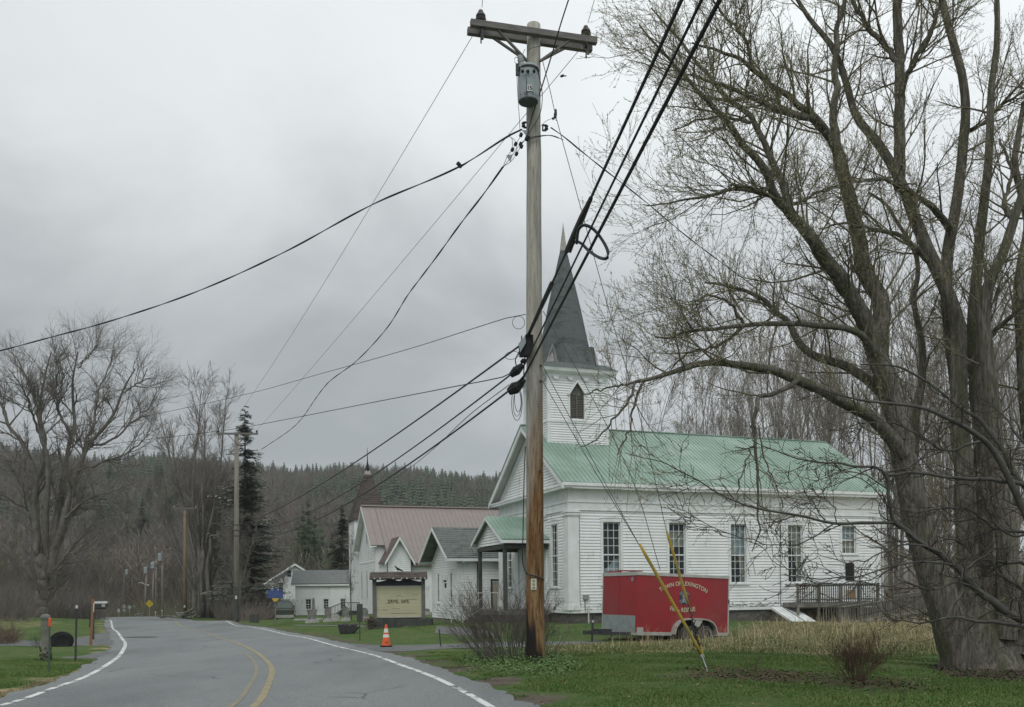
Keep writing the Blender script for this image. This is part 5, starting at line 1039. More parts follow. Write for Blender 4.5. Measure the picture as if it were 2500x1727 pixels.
# three heavy cables overhead towards the viewer
for i, (a, c_, r) in enumerate((((1290,818,18.7),(1664,0,7.9),.02), ((1250,915,18.7),(1713,0,7.9),.016), ((1246,955,18.7),(1757,0,7.9),.024))):
    A = W(*a); M_ = W(*c_); D = (M_-A); Bq = A+D*2.1; P = wire3(A, Bq, 0, 30)
    if i == 1: A2 = W(1281,890,18.7); P = np.array([A, A2]+list(wire3(A2, A2+(M_-A2)*2.1, 0, 20)[1:]))
    if i == 2: A2 = W(1280,918,18.7); P = np.array([A, A2]+list(wire3(A2, A2+(M_-A2)*2.1, 0, 20)[1:]))
    wobj('communication_cable', P, r, M_CABLE, ('heavy black cable overhead with a looped tail, leftmost of three', 'slim black cable overhead, middle of three', 'thickest black cable overhead, rightmost of three')[i], 'cable', 'black communication cables')
    if i == 0:
        k = lambda f: A+(M_-A)*f
        b = MB(); b.tube([k(.0), k(.12), k(.22), k(.30)], [.035,.04,.045,.045], 8); b.tube([k(.44), k(.5), k(.56), k(.62)], [.04,.05,.05,.03], 8)
        O('cable_bundle', b, M_CABLE, None, 'taped thick bundle on the leftmost overhead cable', 'cable', 'black communication cables')
LPs = [(1408,594,13.2),(1413,560,12.6),(1424,550,12.5),(1445,557,12.4),(1466,580,12.3),(1484,613,12.2),(1483,630,12.2),(1465,630,12.4),(1438,613,12.8),(1418,594,13.2),(1402,592,13.5),(1392,615,13.8)]
wobj('cable_loop', spline(np.array([W(*p) for p in LPs]), 60), .022, M_CABLE, 'black cable loop hanging from the overhead cables in front of the steeple tip', 'cable', 'black communication cables', n=8)
service('service_cable', np.array([W(1345,312,19), W(1375,333,19.4), W(1420,370,20.2), W(1470,410,21), W(1560,480,22.5), W(1680,580,24.5), W(1800,670,27), W(1950,780,30), W(2150,900,34), W(2400,1030,38)]), .009, 'twisted cable leaving the near pole to the right into the bare tree')
cat_([(1325,150,19),(1345,230,19),(1356,280,19),(1418,508,19),(1483,745,19),(1560,1010,19),(1628,1300,19)], .008, 'long thin guy wire from the crossarm down to the right yellow guard', M_BARE)
b = MB(); b.lathe([(0,-.1),(.03,-.08),(.035,0),(.02,.1),(0,.1)], W(1356,279,19), 8, (.1,0,1)); b.lathe([(0,-.04),(.03,0),(0,.04)], W(1350,290,19), 8); b.tube(spline(np.array([W(1320,308,19), W(1335,295,19), W(1350,290,19), W(1360,296,19)]), 8), .005, 5); O('guy_clamp', b, M_IRON, None, 'small dark clamps on the long guy wire beside the crossarm braces', 'clamp')
for i, (a, lab) in enumerate((((1325,893),'upper'), ((1325,931),'middle'), ((1328,1005),'lower'))):
    cat_([(a[0],a[1],18.95),((a[0]+1556)/2,(a[1]+1330)/2+3*0,18.95),(1561,1332,18.9)] if i < 2 else [(1326,760,18.95),(1440,960,18.9),(1545,1175,18.9),(1612,1392,18.9)], .008, f'guy wire from the near pole down to the yellow guards, {lab} of three', M_BARE)
M_YG = pm("yellow_plastic_guard", (.50,.34,.045), (.42,.29,.05), scale=3, rough=.45, c3=(.30,.26,.08), s3=2)
def guard(p0, p1, r, label):
    b = MB(); A, Bq = W(*p0), W(*p1); n = 10; P = [A+(Bq-A)*f for f in np.linspace(0, 1, n)]; b.tube(P, [r*.75]+[r]*(n-2)+[r*.8], 8); return O('guy_guard', b, M_YG, None, label, 'guy guard', 'yellow guy wire guards', smooth=True)
guard((1561,1328,18.9), (1713,1598,19.0), .034, 'longer bright yellow plastic guy guard slanting across the red trailer')
guard((1628,1298,19.2), (1681,1478,19.15), .030, 'shorter faded yellow guy guard in front of the trailer emblem')
guard((1703,1550,19.3), (1716,1602,19.1), .028, 'short piece of yellow guard at the foot of the guy wires')
# bindweed twisted on the second guy
b = MB(); A, Bq = W(1681,1478,19.15), W(1710,1590,19.1); T_ = np.linspace(0, 1, 90); P = A+(Bq-A)*T_[:, None]+np.c_[.05*np.sin(T_*42)*(.4+T_), .05*np.cos(T_*42), 0*T_]+np.c_[np.sin(T_*5)*.06*T_, 0*T_, 0*T_]; b.tube(P, .012, 5)
for k in range(26):
    f = .35+.65*k/26; p = A+(Bq-A)*f+rng.normal(size=3)*.05; b.lathe([(0,-.02),(.03,0),(0,.03)], p, 5, rng.normal(size=3))
b.tube([A, Bq], .006, 5); O('dead_vine', b, M_DARKWOOD, None, 'dark dead vine twisted round the guy wire in front of the trailer wheels', 'vine')
b = MB(); a = W(1713,1598,19); gz = ong(1733,1655); b.tube([a, a*.35+gz*.65, gz-np.array((0,0,.1))], .014, 6); b.lathe([(.03,-.02),(.05,0),(.03,.02)], a+(gz-a)*.12, 10, (0,1,0)); O('anchor_rod', b, M_GALV, None, 'grey steel anchor rod where the yellow guy guards meet the grass', 'anchor')

# ================================================================ message board
MY = 44.0; mo = W(976, 1531, MY); mo[2] = g1(mo[0], mo[1])
board = E('message_board', mo, math.radians(3), 'wooden message board with shingled roof reading DRIVE SAFE, in front of the mauve church', 'sign')
def ML(px, py):
    px, py = px or 976, py or 1480; q = W(px, py, MY)-mo; return q[0], q[2]
M_POSTG = pm("grey_green_post_paint", (.115,.12,.11), (.16,.16,.145), scale=5, rough=.85); M_CREAM = pm("cream_sign_face", (.50,.485,.33), (.45,.435,.29), scale=1.5, rough=.5); M_PANEL = pm("blue_black_panel", (.022,.028,.038), (.04,.045,.05), scale=6, rough=.5)
for xa, xb in ((910.5,920), (1029,1038)):
    b = MB(); b.box((ML(xa,0)[0], -.1, -.4), (ML(xb,0)[0], .1, ML(915,1411)[1])); O('post', b, M_POSTG, board)
b = MB(); b.box((ML(1026,0)[0]-.02, -.04, -.3), (ML(1028,0)[0]+.02, .06, ML(0,1505)[1])); O('post', b, M_DARKWOOD, board)
x0, zb_ = ML(919.8,1507); x1, zt_ = ML(1029,1431.5); b = MB(); b.box((x0,-.05,zb_), (x1,.06,zt_)); fc = O('sign_face', b, M_CREAM, board)
b = MB(); e = .035
for q in (((x0-.0,zb_-.03),(x1,zb_+.01)), ((x0,zt_-.02),(x1,zt_+.03)), ((x0-.0,zb_),(x0+.03,zt_)), ((x1-.03,zb_),(x1,zt_))): b.box((q[0][0],-.065,q[0][1]), (q[1][0],-.052,q[1][1]))
O('face_frame', b, M_ALU, fc)
b = MB(); nz_ = 9
for k in range(1, nz_):
    z = zb_+(zt_-zb_)*k/nz_; b.box((x0+.05,-.056,z-.004), (x1-.05,-.0505,z+.004))
O('letter_rail', b, pm('rail_cream', (.36,.34,.21), rough=.5), fc)
b = MB()
for (xa, za_, xb) in ((.35,.12,.62),(.12,.24,.24),(.35,.27,.52),(.2,.45,.32),(.44,.45,.52),(.72,.58,.9),(.78,.72,.93),(.45,.70,.55),(.03,.6,.08),(.03,.24,.07),(.3,.12,.9)):
    X0, X1 = x0+(x1-x0)*xa, x0+(x1-x0)*xb; z = zb_+(zt_-zb_)*za_; b.box((X0,-.058,z-.008), (X1,-.0508,z+.006))
O('rail_stain', b, pm('rust_stain', (.12,.10,.06), rough=.7), fc)
zl = ML(0,1472)[1]
text_obj('lettering', 'DRIVE', .225, M_BLACK, fc, M3((1,0,0), (0,0,1), (ML(959.8,0)[0],-.06,zl)), ext=.002, sx=.74, bold=.0035, spacing=1.12); text_obj('lettering', 'SAFE', .225, M_BLACK, fc, M3((1,0,0), (0,0,1), (ML(989,0)[0],-.06,zl)), ext=.002, sx=.74, bold=.0035, spacing=1.12)
# dark shaped header panel with arches and oval gap
zt2, zb2 = ML(0,1411.5)[1], ML(0,1431)[1]; xc = (x0+x1)/2; hw_ = (x1-x0)/2; b = MB(); n = 40
def up(f):
    a = abs(f); 
    if a < .21: return zb2+(zt2-zb2)*(1-.34*math.sqrt(max(0, 1-(a/.21)**2)))
    if a < .36: return zt2
    return zt2-(zt2-zb2)*.46*min(1, ((a-.36)/.5))**.7
fs_ = np.linspace(-1, 1, n)
for f0, f1 in zip(fs_[:-1], fs_[1:]): b.hexa([(xc+hw_*f0,-.045,zb2), (xc+hw_*f1,-.045,zb2), (xc+hw_*f1,.045,zb2), (xc+hw_*f0,.045,zb2)], [(xc+hw_*f0,-.045,up(f0)), (xc+hw_*f1,-.045,up(f1)), (xc+hw_*f1,.045,up(f1)), (xc+hw_*f0,.045,up(f0))])
hp = O('header_panel', b, M_PANEL, board)
rz_ = ML(0,1413.5)[1]; rt_ = ML(0,1398)[1]; xa, xb = ML(905.5,0)[0], ML(1043,0)[0]
b = MB(); 
for sg in (-1, 1):
    for k in range(4):
        ya_, yb_ = sg*(.5-.11*k), sg*(.5-.11*(k+1)-.02); z_a, z_b = rz_+(rt_-rz_)*k/4, rz_+(rt_-rz_)*(k+1)/4; b.hexa([(xa,ya_,z_a), (xb,ya_,z_a), (xb,yb_,z_a), (xa,yb_,z_a)], [(xa,ya_,z_a+.05), (xb,ya_,z_a+.05), (xb,yb_,z_b+.03), (xa,yb_,z_b+.03)])
b.box((xa,-.42,rz_-.04), (xb,.42,rz_+.04)); ro_ = O('sign_roof', b, M_SHB, board)
b = MB()
for i, px in enumerate((918,931.5,963,983,996,1015.5,1028.5,1039)): x = ML(px,0)[0]; b.box((x-.03,-.53,rz_-.02), (x+.03,-.50,rz_+.045))
O('rafter_end', b, M_WHPIPE, ro_)
# planter box at its foot
pp = W(973, 1543, 43.2); pp[2] = g1(pp[0], pp[1]); plt_ = E('timber_planter', pp, math.radians(3), 'long low planter of dark timbers at the foot of the message board', 'planter')
def QL(px, py):
    px, py = px or 976, py or 1535; q = W(px, py, 43.2)-pp; return q[0], q[2]
b = MB()
for k, (za_, zb_) in enumerate(((-.2,.1),(.11,.26),(.27,.42))): b.box((QL(900,0)[0], -.35+.01*k, za_), (QL(1056,0)[0]-.03*k, -.2, zb_)); b.box((QL(900,0)[0], .9, za_), (QL(1056,0)[0], 1.05, zb_)); b.box((QL(1056,0)[0]-.15, -.198, za_), (QL(1056,0)[0], .898, zb_))
O('timber_side', b, M_DARKWOOD, plt_); b = MB(); b.box((QL(901,0)[0],-.2,-.2),(QL(1052,0)[0],.9,.34)); O('soil', b, pm('brown_soil', (.07,.055,.04), (.11,.085,.055), scale=6, rough=.95, bump=.5), plt_)
b = MB()
for k in range(60):
    x = QL(906+rng.uniform(-10,14),0)[0]; z = rng.uniform(0,.45); p = np.array((x, -.4+rng.uniform(-.25,.2), z)); b.tube([p, p+rng.normal(size=3)*.15+np.array((0,0,.1))], .012, 4)
O('dead_stems', b, pm('dead_stem_brown', (.16,.12,.08), (.09,.07,.05), scale=9, rough=.95), plt_)
b = MB(); b.bar(W(917,1553,42.2), W(1006,1526,43.0), .07); O('board', b, M_WOOD_OLD, None, 'loose grey plank leaning on the timber planter', 'plank'); b = MB(); b.bar(W(957,1549,42.4), W(1062,1544,43.0), .08, .05); O('board', b, M_WOOD_OLD, None, 'long pale plank lying on grass before the timber planter', 'plank')
# crow
cr_ = W(971, 1397.5, 43.6); crow = E('crow', cr_, math.radians(180), 'black crow standing on the roof of the message board', 'bird')
def crow_():
    me = bpy.data.meshes.new('body'); 
    V = [(0,0,.16),(-.06,0,.14),(-.16,0,.09),(-.27,0,.05),(.06,0,.21),(.09,0,.27),(.12,0,.29),(.17,0,.30),(0,.03,.1),(0,.03,.0),(0,-.03,.1),(0,-.03,.0)]; Eg = [(0,1),(1,2),(2,3),(0,4),(4,5),(5,6),(6,7),(0,8),(8,9),(0,10),(10,11)]
    me.from_pydata(V, Eg, []); o = link('body', me, M_BLACK, crow); md = o.modifiers.new('s', 'SKIN'); 
    for i, r in enumerate((.062,.058,.035,.018,.045,.034,.028,.006,.012,.006,.012,.006)): o.data.skin_vertices[0].data[i].radius = (r, r)
    o.data.skin_vertices[0].data[0].use_root = True; o.modifiers.new('u', 'SUBSURF').levels = 1; o.modifiers['u'].render_levels = 2
    b = MB(); b.add([(.03,.055,.2),(-.06,.065,.18),(-.24,.02,.06),(-.08,.07,.09)], [(0,1,2,3)]); b.add([(.03,-.055,.2),(-.06,-.065,.18),(-.24,-.02,.06),(-.08,-.07,.09)], [(0,1,2,3)]); O('wing', b, M_BLACK, crow)
crow_()
# ================================================================ cone, tub, stakes
M_ORANGE = pm("orange_cone_plastic", (.75,.13,.04), (.62,.11,.04), scale=5, rough=.5); M_REFL = pm("white_reflective_band", (.68,.68,.64), rough=.4)
cp_ = ong(943, 1580); cone = E('traffic_cone', cp_+np.array((0,0,.02)), .2, 'orange traffic cone with two white bands beside the road edge', 'traffic cone')
b = MB(); b.box((-.19,-.19,0),(.19,.19,.035)); O('cone_base', b, M_BLACK, cone); b = MB(); b.lathe([(.15,.035),(.145,.06),(.033,.72),(.025,.73),(0,.73)], (0,0,0), 24); cb_ = O('cone_body', b, M_ORANGE, cone)
def cr2(z): return .145+(.033-.145)*(z-.06)/.66
for z0, z1 in ((.30,.40),(.46,.59)): b = MB(); b.lathe([(cr2(z0)+.003,z0),(cr2(z1)+.003,z1)], (0,0,0), 24); O('reflective_band', b, M_REFL, cb_)
b = MB(); b.box((-.05,-.138,.13),(.05,-.132,.16)); O('stencil', b, pm('dark_red_stencil', (.25,.04,.02), rough=.6), cb_)
tb0 = ong(851, 1547); tub = E('garden_tub', tb0, 0, 'dark weathered half-broken planter tub on the grass left of the timber planter', 'planter')
b = MB(); b.hexa([(-.33,-.25,0),(.22,-.25,0),(.22,.25,0),(-.33,.25,0)], [(-.42,-.3,.42),(.48,-.3,.30),(.48,.3,.30),(-.42,.3,.42)]); O('tub_body', b, M_BLKMETAL, tub)
b = MB()
for k in range(30): p = np.array((rng.uniform(-.35,.4), rng.uniform(-.28,.28), .33)); b.lathe([(0,0),(.06,.03),(.03,.1),(0,.12)], p, 5, rng.normal(size=3)*.3+np.array((0,0,1)))
O('soil', b, M_DARKWOOD, tub)
def stake(name, p0, p1, Y, r, mat, label, cat='stake', top=None, mat2=None, w=None, snap=True):
    A, Bq = W(*p0, Y), W(*p1, Y); 
    o = E(name, A, 0, label, cat); b = MB(); D = Bq-A
    if w: b.bar((0,0,-.3), D, w[0], w[1], (0,1,0))
    else: b.tube([(0,0,-.3), D], r, 8)
    s_ = O('stake_shaft', b, mat, o)
    if top:
        b = MB(); b.tube([D*(1-top), D*1.005], r*1.15, 8); O('stake_top', b, mat2, o)
    return o, D
sg_, D = stake('small_sign', (879,1567), (877,1476), 33.5, .018, M_BLKMETAL, 'thin dark stake holding a narrow dark plate at the verge left of the cone', 'sign')
b = MB(); b.box((D[0]-.09,-.02,D[2]-.66),(D[0]+.13,.0,D[2]+.02)); O('plate', b, M_DARKWOOD, sg_)
stake('leaning_stake', (1078,1577), (1072,1537), 29.5, .022, M_BLKMETAL, 'short dark stake leaning left in grass right of the cone')
b = MB(); p = W(1078,1577,29.5); b.tube([p, W(1071,1586,28.5)], .02, 6); O('stick', b, M_BLKMETAL, None, 'short dark stick lying at the foot of the leaning stake', 'stick')
# historic marker
hm0 = W(672.8, 1524, 66); hm0[2] = g1(hm0[0], hm0[1]); hm = E('historic_marker', hm0, 0, 'blue historic marker plaque with yellow bracket on a pale post, left of the graves', 'sign')
M_BLUE = pm("marker_blue", (.03,.06,.22), (.05,.09,.25), scale=4, rough=.45); M_YEL = pm("marker_yellow", (.55,.38,.05), rough=.5)
zt_ = (W(672.8,1442,66)-hm0)[2]; zb_ = (W(672.8,1461,66)-hm0)[2]
b = MB(); b.tube([(0,0,-.3),(0,0,zb_-.2)], .055, 10); O('post', b, M_GREYCONC, hm)
b = MB(); b.box((-.56,-.035,zb_),(.56,.035,zt_)); pq = O('plaque', b, M_BLUE, hm)
b = MB()
for k in range(5): b.box((-.48+.03*(k%2),-.042,zb_+.06+k*.095),(.48-.05*((k+1)%2),-.036,zb_+.085+k*.095))
O('raised_text', b, pm('faded_marker_text', (.12,.16,.27), rough=.5), pq)
b = MB(); b.lathe([(0,-.03),(.14,-.03),(.16,0),(.14,.03),(0,.03)], (0,0,zt_+.06), 16, (0,1,0)); O('crest', b, M_BLUE, pq)
b = MB(); b.add([(-.25,-.04,zb_-.005),(.3,-.04,zb_-.005),(.1,-.04,zb_-.25),(-.1,-.04,zb_-.25),(-.25,.04,zb_-.005),(.3,.04,zb_-.005),(.1,.04,zb_-.25),(-.1,.04,zb_-.25)], [(0,3,2,1),(4,5,6,7),(0,1,5,4),(1,2,6,5),(2,3,7,6),(3,0,4,7)]); O('bracket', b, M_YEL, hm)
# ================================================================ gravestones
M_GRAVE = pm("lichened_marble", (.26,.255,.24), (.17,.165,.15), scale=5, rough=.85, c3=(.10,.11,.09), s3=2.2, lo3=.45, hi3=.62, bump=.3); M_GRBASE = pm("pale_grave_base", (.45,.45,.42), (.3,.3,.28), scale=5, rough=.8)
def grave(px, pyb, Y, w, h, kind, label, tilt=0):
    p = W(px, pyb, Y); z = g1(p[0], p[1]); p[2] = z if abs(z-p[2]) < .25 else p[2]
    o = E('gravestone', p, math.radians(12), label, 'gravestone', 'old gravestones in front of the white houses')
    b = MB(); b.box((-w*.72,-.2,-.3),(w*.72,.2,.13)); b.box((-w*.6,-.15,.131),(w*.6,.15,.24)); O('plinth', b, M_GRBASE, o)
    n = 12; w2 = w/2
    if kind == 'point': pr = [(-w2,.24),(w2,.24),(w2*.92,h*.8),(w2*1.02,h*.82),(0,h),(-w2*1.02,h*.82),(-w2*.92,h*.8)]
    elif kind == 'round': pr = [(-w2,.24),(w2,.24),(w2,h*.72)]+[(w2*.98*math.cos(a), h*.74+h*.26*math.sin(a)) for a in np.linspace(.1, math.pi-.1, n)]+[(-w2,h*.72)]
    elif kind == 'block': pr = [(-w2,.24),(w2*.8,.24),(w2*.95,h*.8),(w2*1.05,h*.86),(w2*1.05,h),(-w2*1.05,h),(-w2*1.05,h*.86),(-w2*.9,h*.8)]
    else: pr = [(-w2,.24),(w2,.24),(w2*.6,h*.9),(0,h),(-w2*.6,h*.9)]
    b = MB(); b.prism([(x, -.07, z) for x, z in pr], (0,.14,0)); s_ = O('headstone', b, M_GRAVE, o); s_.rotation_euler = (0, tilt, 0)
grave(762, 1516, 58.5, .62, .88, 'block', 'low square-topped gravestone, left of the round-topped one'); grave(801, 1518.5, 59, .44, 1.0, 'round', 'tall grey round-topped gravestone in the middle of the row')
grave(844, 1518.5, 59, .46, 1.02, 'point', 'pointed gravestone on a pale white base, right of the round-topped one'); grave(889, 1518, 60, .5, .85, 'round', 'reddish-stained low gravestone beside the message board post', .03)
grave(765.5, 1500, 72, .3, 1.35, 'obelisk', 'slim tall obelisk gravestone behind the square-topped one'); grave(960, 1512, 66, .5, .35, 'round', 'very small gravestone seen under the message board'); grave(1040, 1508, 70, .6, .5, 'round', 'small grey gravestone just right of the message board post')
grave(812, 1508, 66, .7, .3, 'round', 'low sunken grave marker behind the round-topped stone')
for px, lab in ((615.5,'left'), (625,'right')):
    p = W(px, 1518, 66); p[2] = g1(p[0], p[1]); b = MB(); b.lathe([(.2,-.3),(.19,.4),(.16,.62),(.08,.7),(0,.7)], (0,0,0), 8); o = O('tree_stump', b, M_DARKWOOD, None, f'dark knobbly stump beside the second pole, {lab} one of the pair', 'stump', 'pair of dark stumps'); o.location = p
b = MB(); A, Bq = ong(716,1515.5), ong(788,1513.5); b.bar(A+(0,0,.05), Bq+(0,0,.05), .15, .16); O('kerb_stone', b, M_GRBASE, None, 'long thin pale stone kerb in grass before the graves', 'kerb')
# black stairs with railing at the long house
so_ = W(842, 1505, 84); sto = E('black_staircase', so_, math.radians(10), 'black wooden stairs and landing with railing, left of the mauve-roofed church', 'stairs')
def SLc(px, py):
    px, py = px or 842, py or 1490; q = W(px, py, 84)-so_; return q[0], q[2]
b = MB(); (xa, za_), (xb, zb_) = SLc(836,1492), SLc(878,1492); b.box((xa,-.1,-.5), (xb,2,za_)); b.box((xa,-.12,-.5),(xb,-.1,za_)); O('landing', b, M_DARKWOOD, sto)
(xs, zs_) = SLc(808,1507); b = MB()
for k in range(6): f0, f1 = k/6, (k+1)/6; b.box((xs+(xa-xs)*f0,-.05,-.4), (xs+(xa-xs)*f1-.002,1.4,zs_+(za_-zs_)*f1)); 
O('steps', b, M_DARKWOOD, sto)
b = MB(); zt_ = SLc(0,1472)[1]; b.bar((xa,-.1,zt_),(xb,-.1,zt_),.07); b.bar((xs,-.1,zs_+.9),(xa,-.1,zt_),.07); b.bar((xs,-.1,zs_+.1),(xa,-.1,za_+.1),.05)
for x in (xa, xb): b.bar((x,-.1,za_-.3),(x,-.1,zt_+.05),.1)
for k in range(9): x = xa+(xb-xa)*(k+.5)/9; b.bar((x,-.1,za_),(x,-.1,zt_),.035)
for k in range(8): f = (k+.5)/8; x = xs+(xa-xs)*f; b.bar((x,-.1,zs_+.1+(za_-zs_)*f),(x,-.1,zs_+.9+(zt_-zs_-.9)*f),.035)
b.bar((xs,-.1,zs_-.4),(xs,-.1,zs_+.95),.09); O('railing', b, M_BLKMETAL, sto)
# ================================================================ green vehicle behind the marker
M_GCAR = pm("dark_green_car_paint", (.045,.065,.055), (.055,.075,.065), scale=2, rough=.3, spec=.5); M_CGL = pm("car_glass", (.10,.13,.12), rough=.08, spec=.6)
cv = W(695, 1519, 88); cv[2] = g1(cv[0], cv[1]); car = E('parked_car', cv, math.radians(14), 'dark green parked car seen from behind, partly hidden by the marker post', 'car')
b = MB(); secs = [(-.86,.28,.62),(-.90,.45,1.0)]
def rr(w, z): return [(-w,0,z),(w,0,z)]
def loft(prof, y0, y1): 
    q = MB(); n = len(prof)
    q.add([(x,y0,z) for x, z in prof]+[(x*.98,y1,z*.99) for x, z in prof], [tuple(range(n)), tuple(range(2*n-1, n-1, -1))]+[(i, n+i, n+(i+1) % n, (i+1) % n) for i in range(n)]); return q
pr = [(-.84,.26),(.84,.26),(.90,.42),(.91,.75),(.86,.95),(.84,1.0),(-.84,1.0),(-.86,.95),(-.91,.75),(-.90,.42)]; q = loft(pr, 0, 4.3); cbd = O('body', q, M_GCAR, car)
pr = [(-.82,1.0),(.82,1.0),(.74,1.42),(.60,1.56),(-.60,1.56),(-.74,1.42)]; q = MB(); n = 6; q.add([(x,.1+ (z-1.0)*.35,z) for x, z in pr]+[(x,3.0-(z-1)*1.1,z) for x, z in pr], [tuple(range(n)), tuple(range(2*n-1, n-1, -1))]+[(i, n+i, n+(i+1) % n, (i+1) % n) for i in range(n)]); O('cabin', q, M_GCAR, car)
q = MB(); q.add([(-.7,.085+.03,1.04),(.7,.085+.03,1.04),(.6,.07+.16,1.46),(-.6,.07+.16,1.46)], [(0,1,2,3)]); O('rear_window', q, M_CGL, car)
q = MB(); q.box((-.86,-.06,.30),(.86,-.001,.52)); q.box((-.8,-.03,.9),(.8,-.002,.93)); O('bumper', q, M_ALU, car)
for x in (-.78, .78): q = MB(); q.box((x-.09,-.03,.66),(x+.09,-.002,.9)); O('tail_light', q, pm('dim_red_lens', (.12,.03,.03), rough=.3), car)
for x in (-.78, .78):
    for y in (.8, 3.5):
        q = MB(); q.lathe([(0,-.1),(.28,-.1),(.31,-.06),(.31,.06),(.28,.1),(0,.1)], (x,y,.31), 18, (1,0,0)); w_ = O('wheel', q, M_TYRE, car); q = MB(); q.lathe([(0,.105),(.18,.105),(.17,.12),(0,.12)], (x,y,.31), 12, (1 if x > 0 else -1,0,0)); O('rim', q, M_RIM, w_)
# ================================================================ left verge things
M_POST = pm("lichened_concrete", (.21,.205,.175), (.15,.15,.125), scale=7, rough=.95, bump=.4, c3=(.09,.12,.075), s3=3, lo3=.5, hi3=.65)
car.scale = (1.0,1.0,1.3)
q = ong(112, 1614); pi_ = E('stone_post', q, 0, 'mossy concrete post with domed cap on the left verge', 'post'); hP = 1.28*q[1]/24.5; b = MB(); b.lathe([(.13,-.3),(.125,.1),(.11,.9),(.112,hP-.14)], (0,0,0), 12); O('post_shaft', b, M_POST, pi_); b = MB(); b.lathe([(.115,hP-.15),(.13,hP-.12),(.125,hP-.07),(.09,hP-.02),(0,hP)], (0,0,0), 14); O('post_cap', b, M_GREYCONC, pi_)
b = MB()
for k in range(90): a = rng.uniform(0, 6.28); z = rng.uniform(0,.45)**1.2; p = np.array((.13*math.cos(a), .13*math.sin(a), z)); b.lathe([(0,-.01),(.035,0),(0,.02)], p, 5, rng.normal(size=3))
O('moss', b, pm('dark_moss', (.05,.075,.035), (.08,.10,.05), scale=9, rough=1), pi_)
q = ong(118.5, 1641); o, D = stake('marker_stake', (118.5,1641), (121.5,1512), q[1], .02, pm('green_stake_paint', (.07,.10,.08), rough=.6), 'thin dark green stake with orange reflector in front of the concrete post')
b = MB(); b.lathe([(.022,-.17),(.03,-.15),(.034,0),(.03,.02),(.012,.03)], D, 8); O('reflector', b, M_ORANGE, o)
q = ong(183, 1616); stake('marker_stake', (183,1616), (187.5,1479), q[1], .027, M_BLKMETAL, 'black stake with white tip between the culvert pipe and the road', top=.05, mat2=M_WHPIPE)
q = ong(220, 1576.5); o, D = stake('marker_stake', (220,1576.5), (227.5,1462), q[1], .03, pm('faded_orange_wood', (.27,.14,.07), (.22,.12,.065), scale=6, rough=.8), 'tall leaning orange-brown wooden stake beside the mailbox', w=(.085,.04))
b = MB(); p1, p2_ = W(223.5,1478,q[1]+.06)-W(220,1576.5,q[1]), W(219,1532,q[1]+.06)-W(220,1576.5,q[1]); b.bar(p1, p2_, .045); O('black_strip', b, M_BLKMETAL, o)
b = MB(); b.tube([D*.72+np.array((.06,-.03,0)), D*.9+np.array((.05,-.03,0))], .02, 5); O('white_tag', b, M_WHPIPE, o)
# black culvert pipe
q = ong(151, 1579); rP = .40*q[1]/33; pipe = E('culvert_pipe', q+np.array((0,0,-.04)), math.atan2(-q[0], q[1]), 'black plastic culvert barrel lying on grass behind the concrete post', 'pipe')
b = MB(); n = 30; prf = []
for k in range(n):
    a = k*2*math.pi/n; x, z = math.cos(a)*rP*1.02, math.sin(a)*rP*.86; z = max(z, -rP*.62); prf.append((x, z+rP*.62))
V = [(x*s_, y, z*s_+(1-s_)*rP*.3) for y, s_ in ((0,.96),(.04,1),(.2,1.0),(.3,.97),(.4,1.0),(.5,.9)) for x, z in prf]
b.add(V, [(i*n+j, i*n+(j+1) % n, (i+1)*n+(j+1) % n, (i+1)*n+j) for i in range(5) for j in range(n)]+[tuple(range(5*n, 6*n))]+[tuple(range(n))[::-1]]); O('barrel', b, M_BLACK, pipe)
b = MB(); V = [(x*s_, y, z*s_+(1-s_)*rP*.5) for y, s_ in ((-.03,.9),(-.04,.7),(-.02,.4)) for x, z in prf]; b.add(V, [(i*n+j, i*n+(j+1) % n, (i+1)*n+(j+1) % n, (i+1)*n+j) for i in range(2) for j in range(n)]+[tuple(range(2*n,3*n))]); O('end_ring', b, M_BLACK, pipe)
# mailbox
mbp = W(247, 1483, 39); mbz = g1(mbp[0], mbp[1]); mbx = E('mailbox', (mbp[0], mbp[1], mbz), math.radians(8), 'dark mailbox with grey top and white number, behind the orange stake', 'mailbox'); hz = mbp[2]-mbz
b = MB(); n = 10; w_ = .14; pr = [(-w_,hz),(w_,hz)]+[(w_*math.cos(a), hz+.14+.10*math.sin(a)) for a in np.linspace(0, math.pi, n)]; b.prism([(-.26, x, z) for x, z in pr], (.53,0,0)); bx = O('box', b, M_BLKMETAL, mbx)
b = MB(); pr = [(w_*1.03*math.cos(a), hz+.16+.105*math.sin(a)) for a in np.linspace(0.05, math.pi-.05, n)]; b.prism([(-.27, x, z) for x, z in pr], (.55,0,0)); O('box_top', b, M_GALV, bx)
b = MB(); b.box((.07,-.152,hz+.02),(.20,-.146,hz+.12)); npl = O('number_plate', b, M_WHPIPE, bx); 
text_obj('number', '24', .10, M_BLACK, npl, M3((1,0,0), (0,0,1), (.135,-.154,hz+.035)), ext=.001, bold=.002)
b = MB(); b.bar((-.36,.05,-.4),(-.33,.05,hz+.05),.07); b.bar((-.36,.05,hz-.05),(.2,.0,hz-.04),.06); O('leg', b, M_BLKMETAL, mbx)
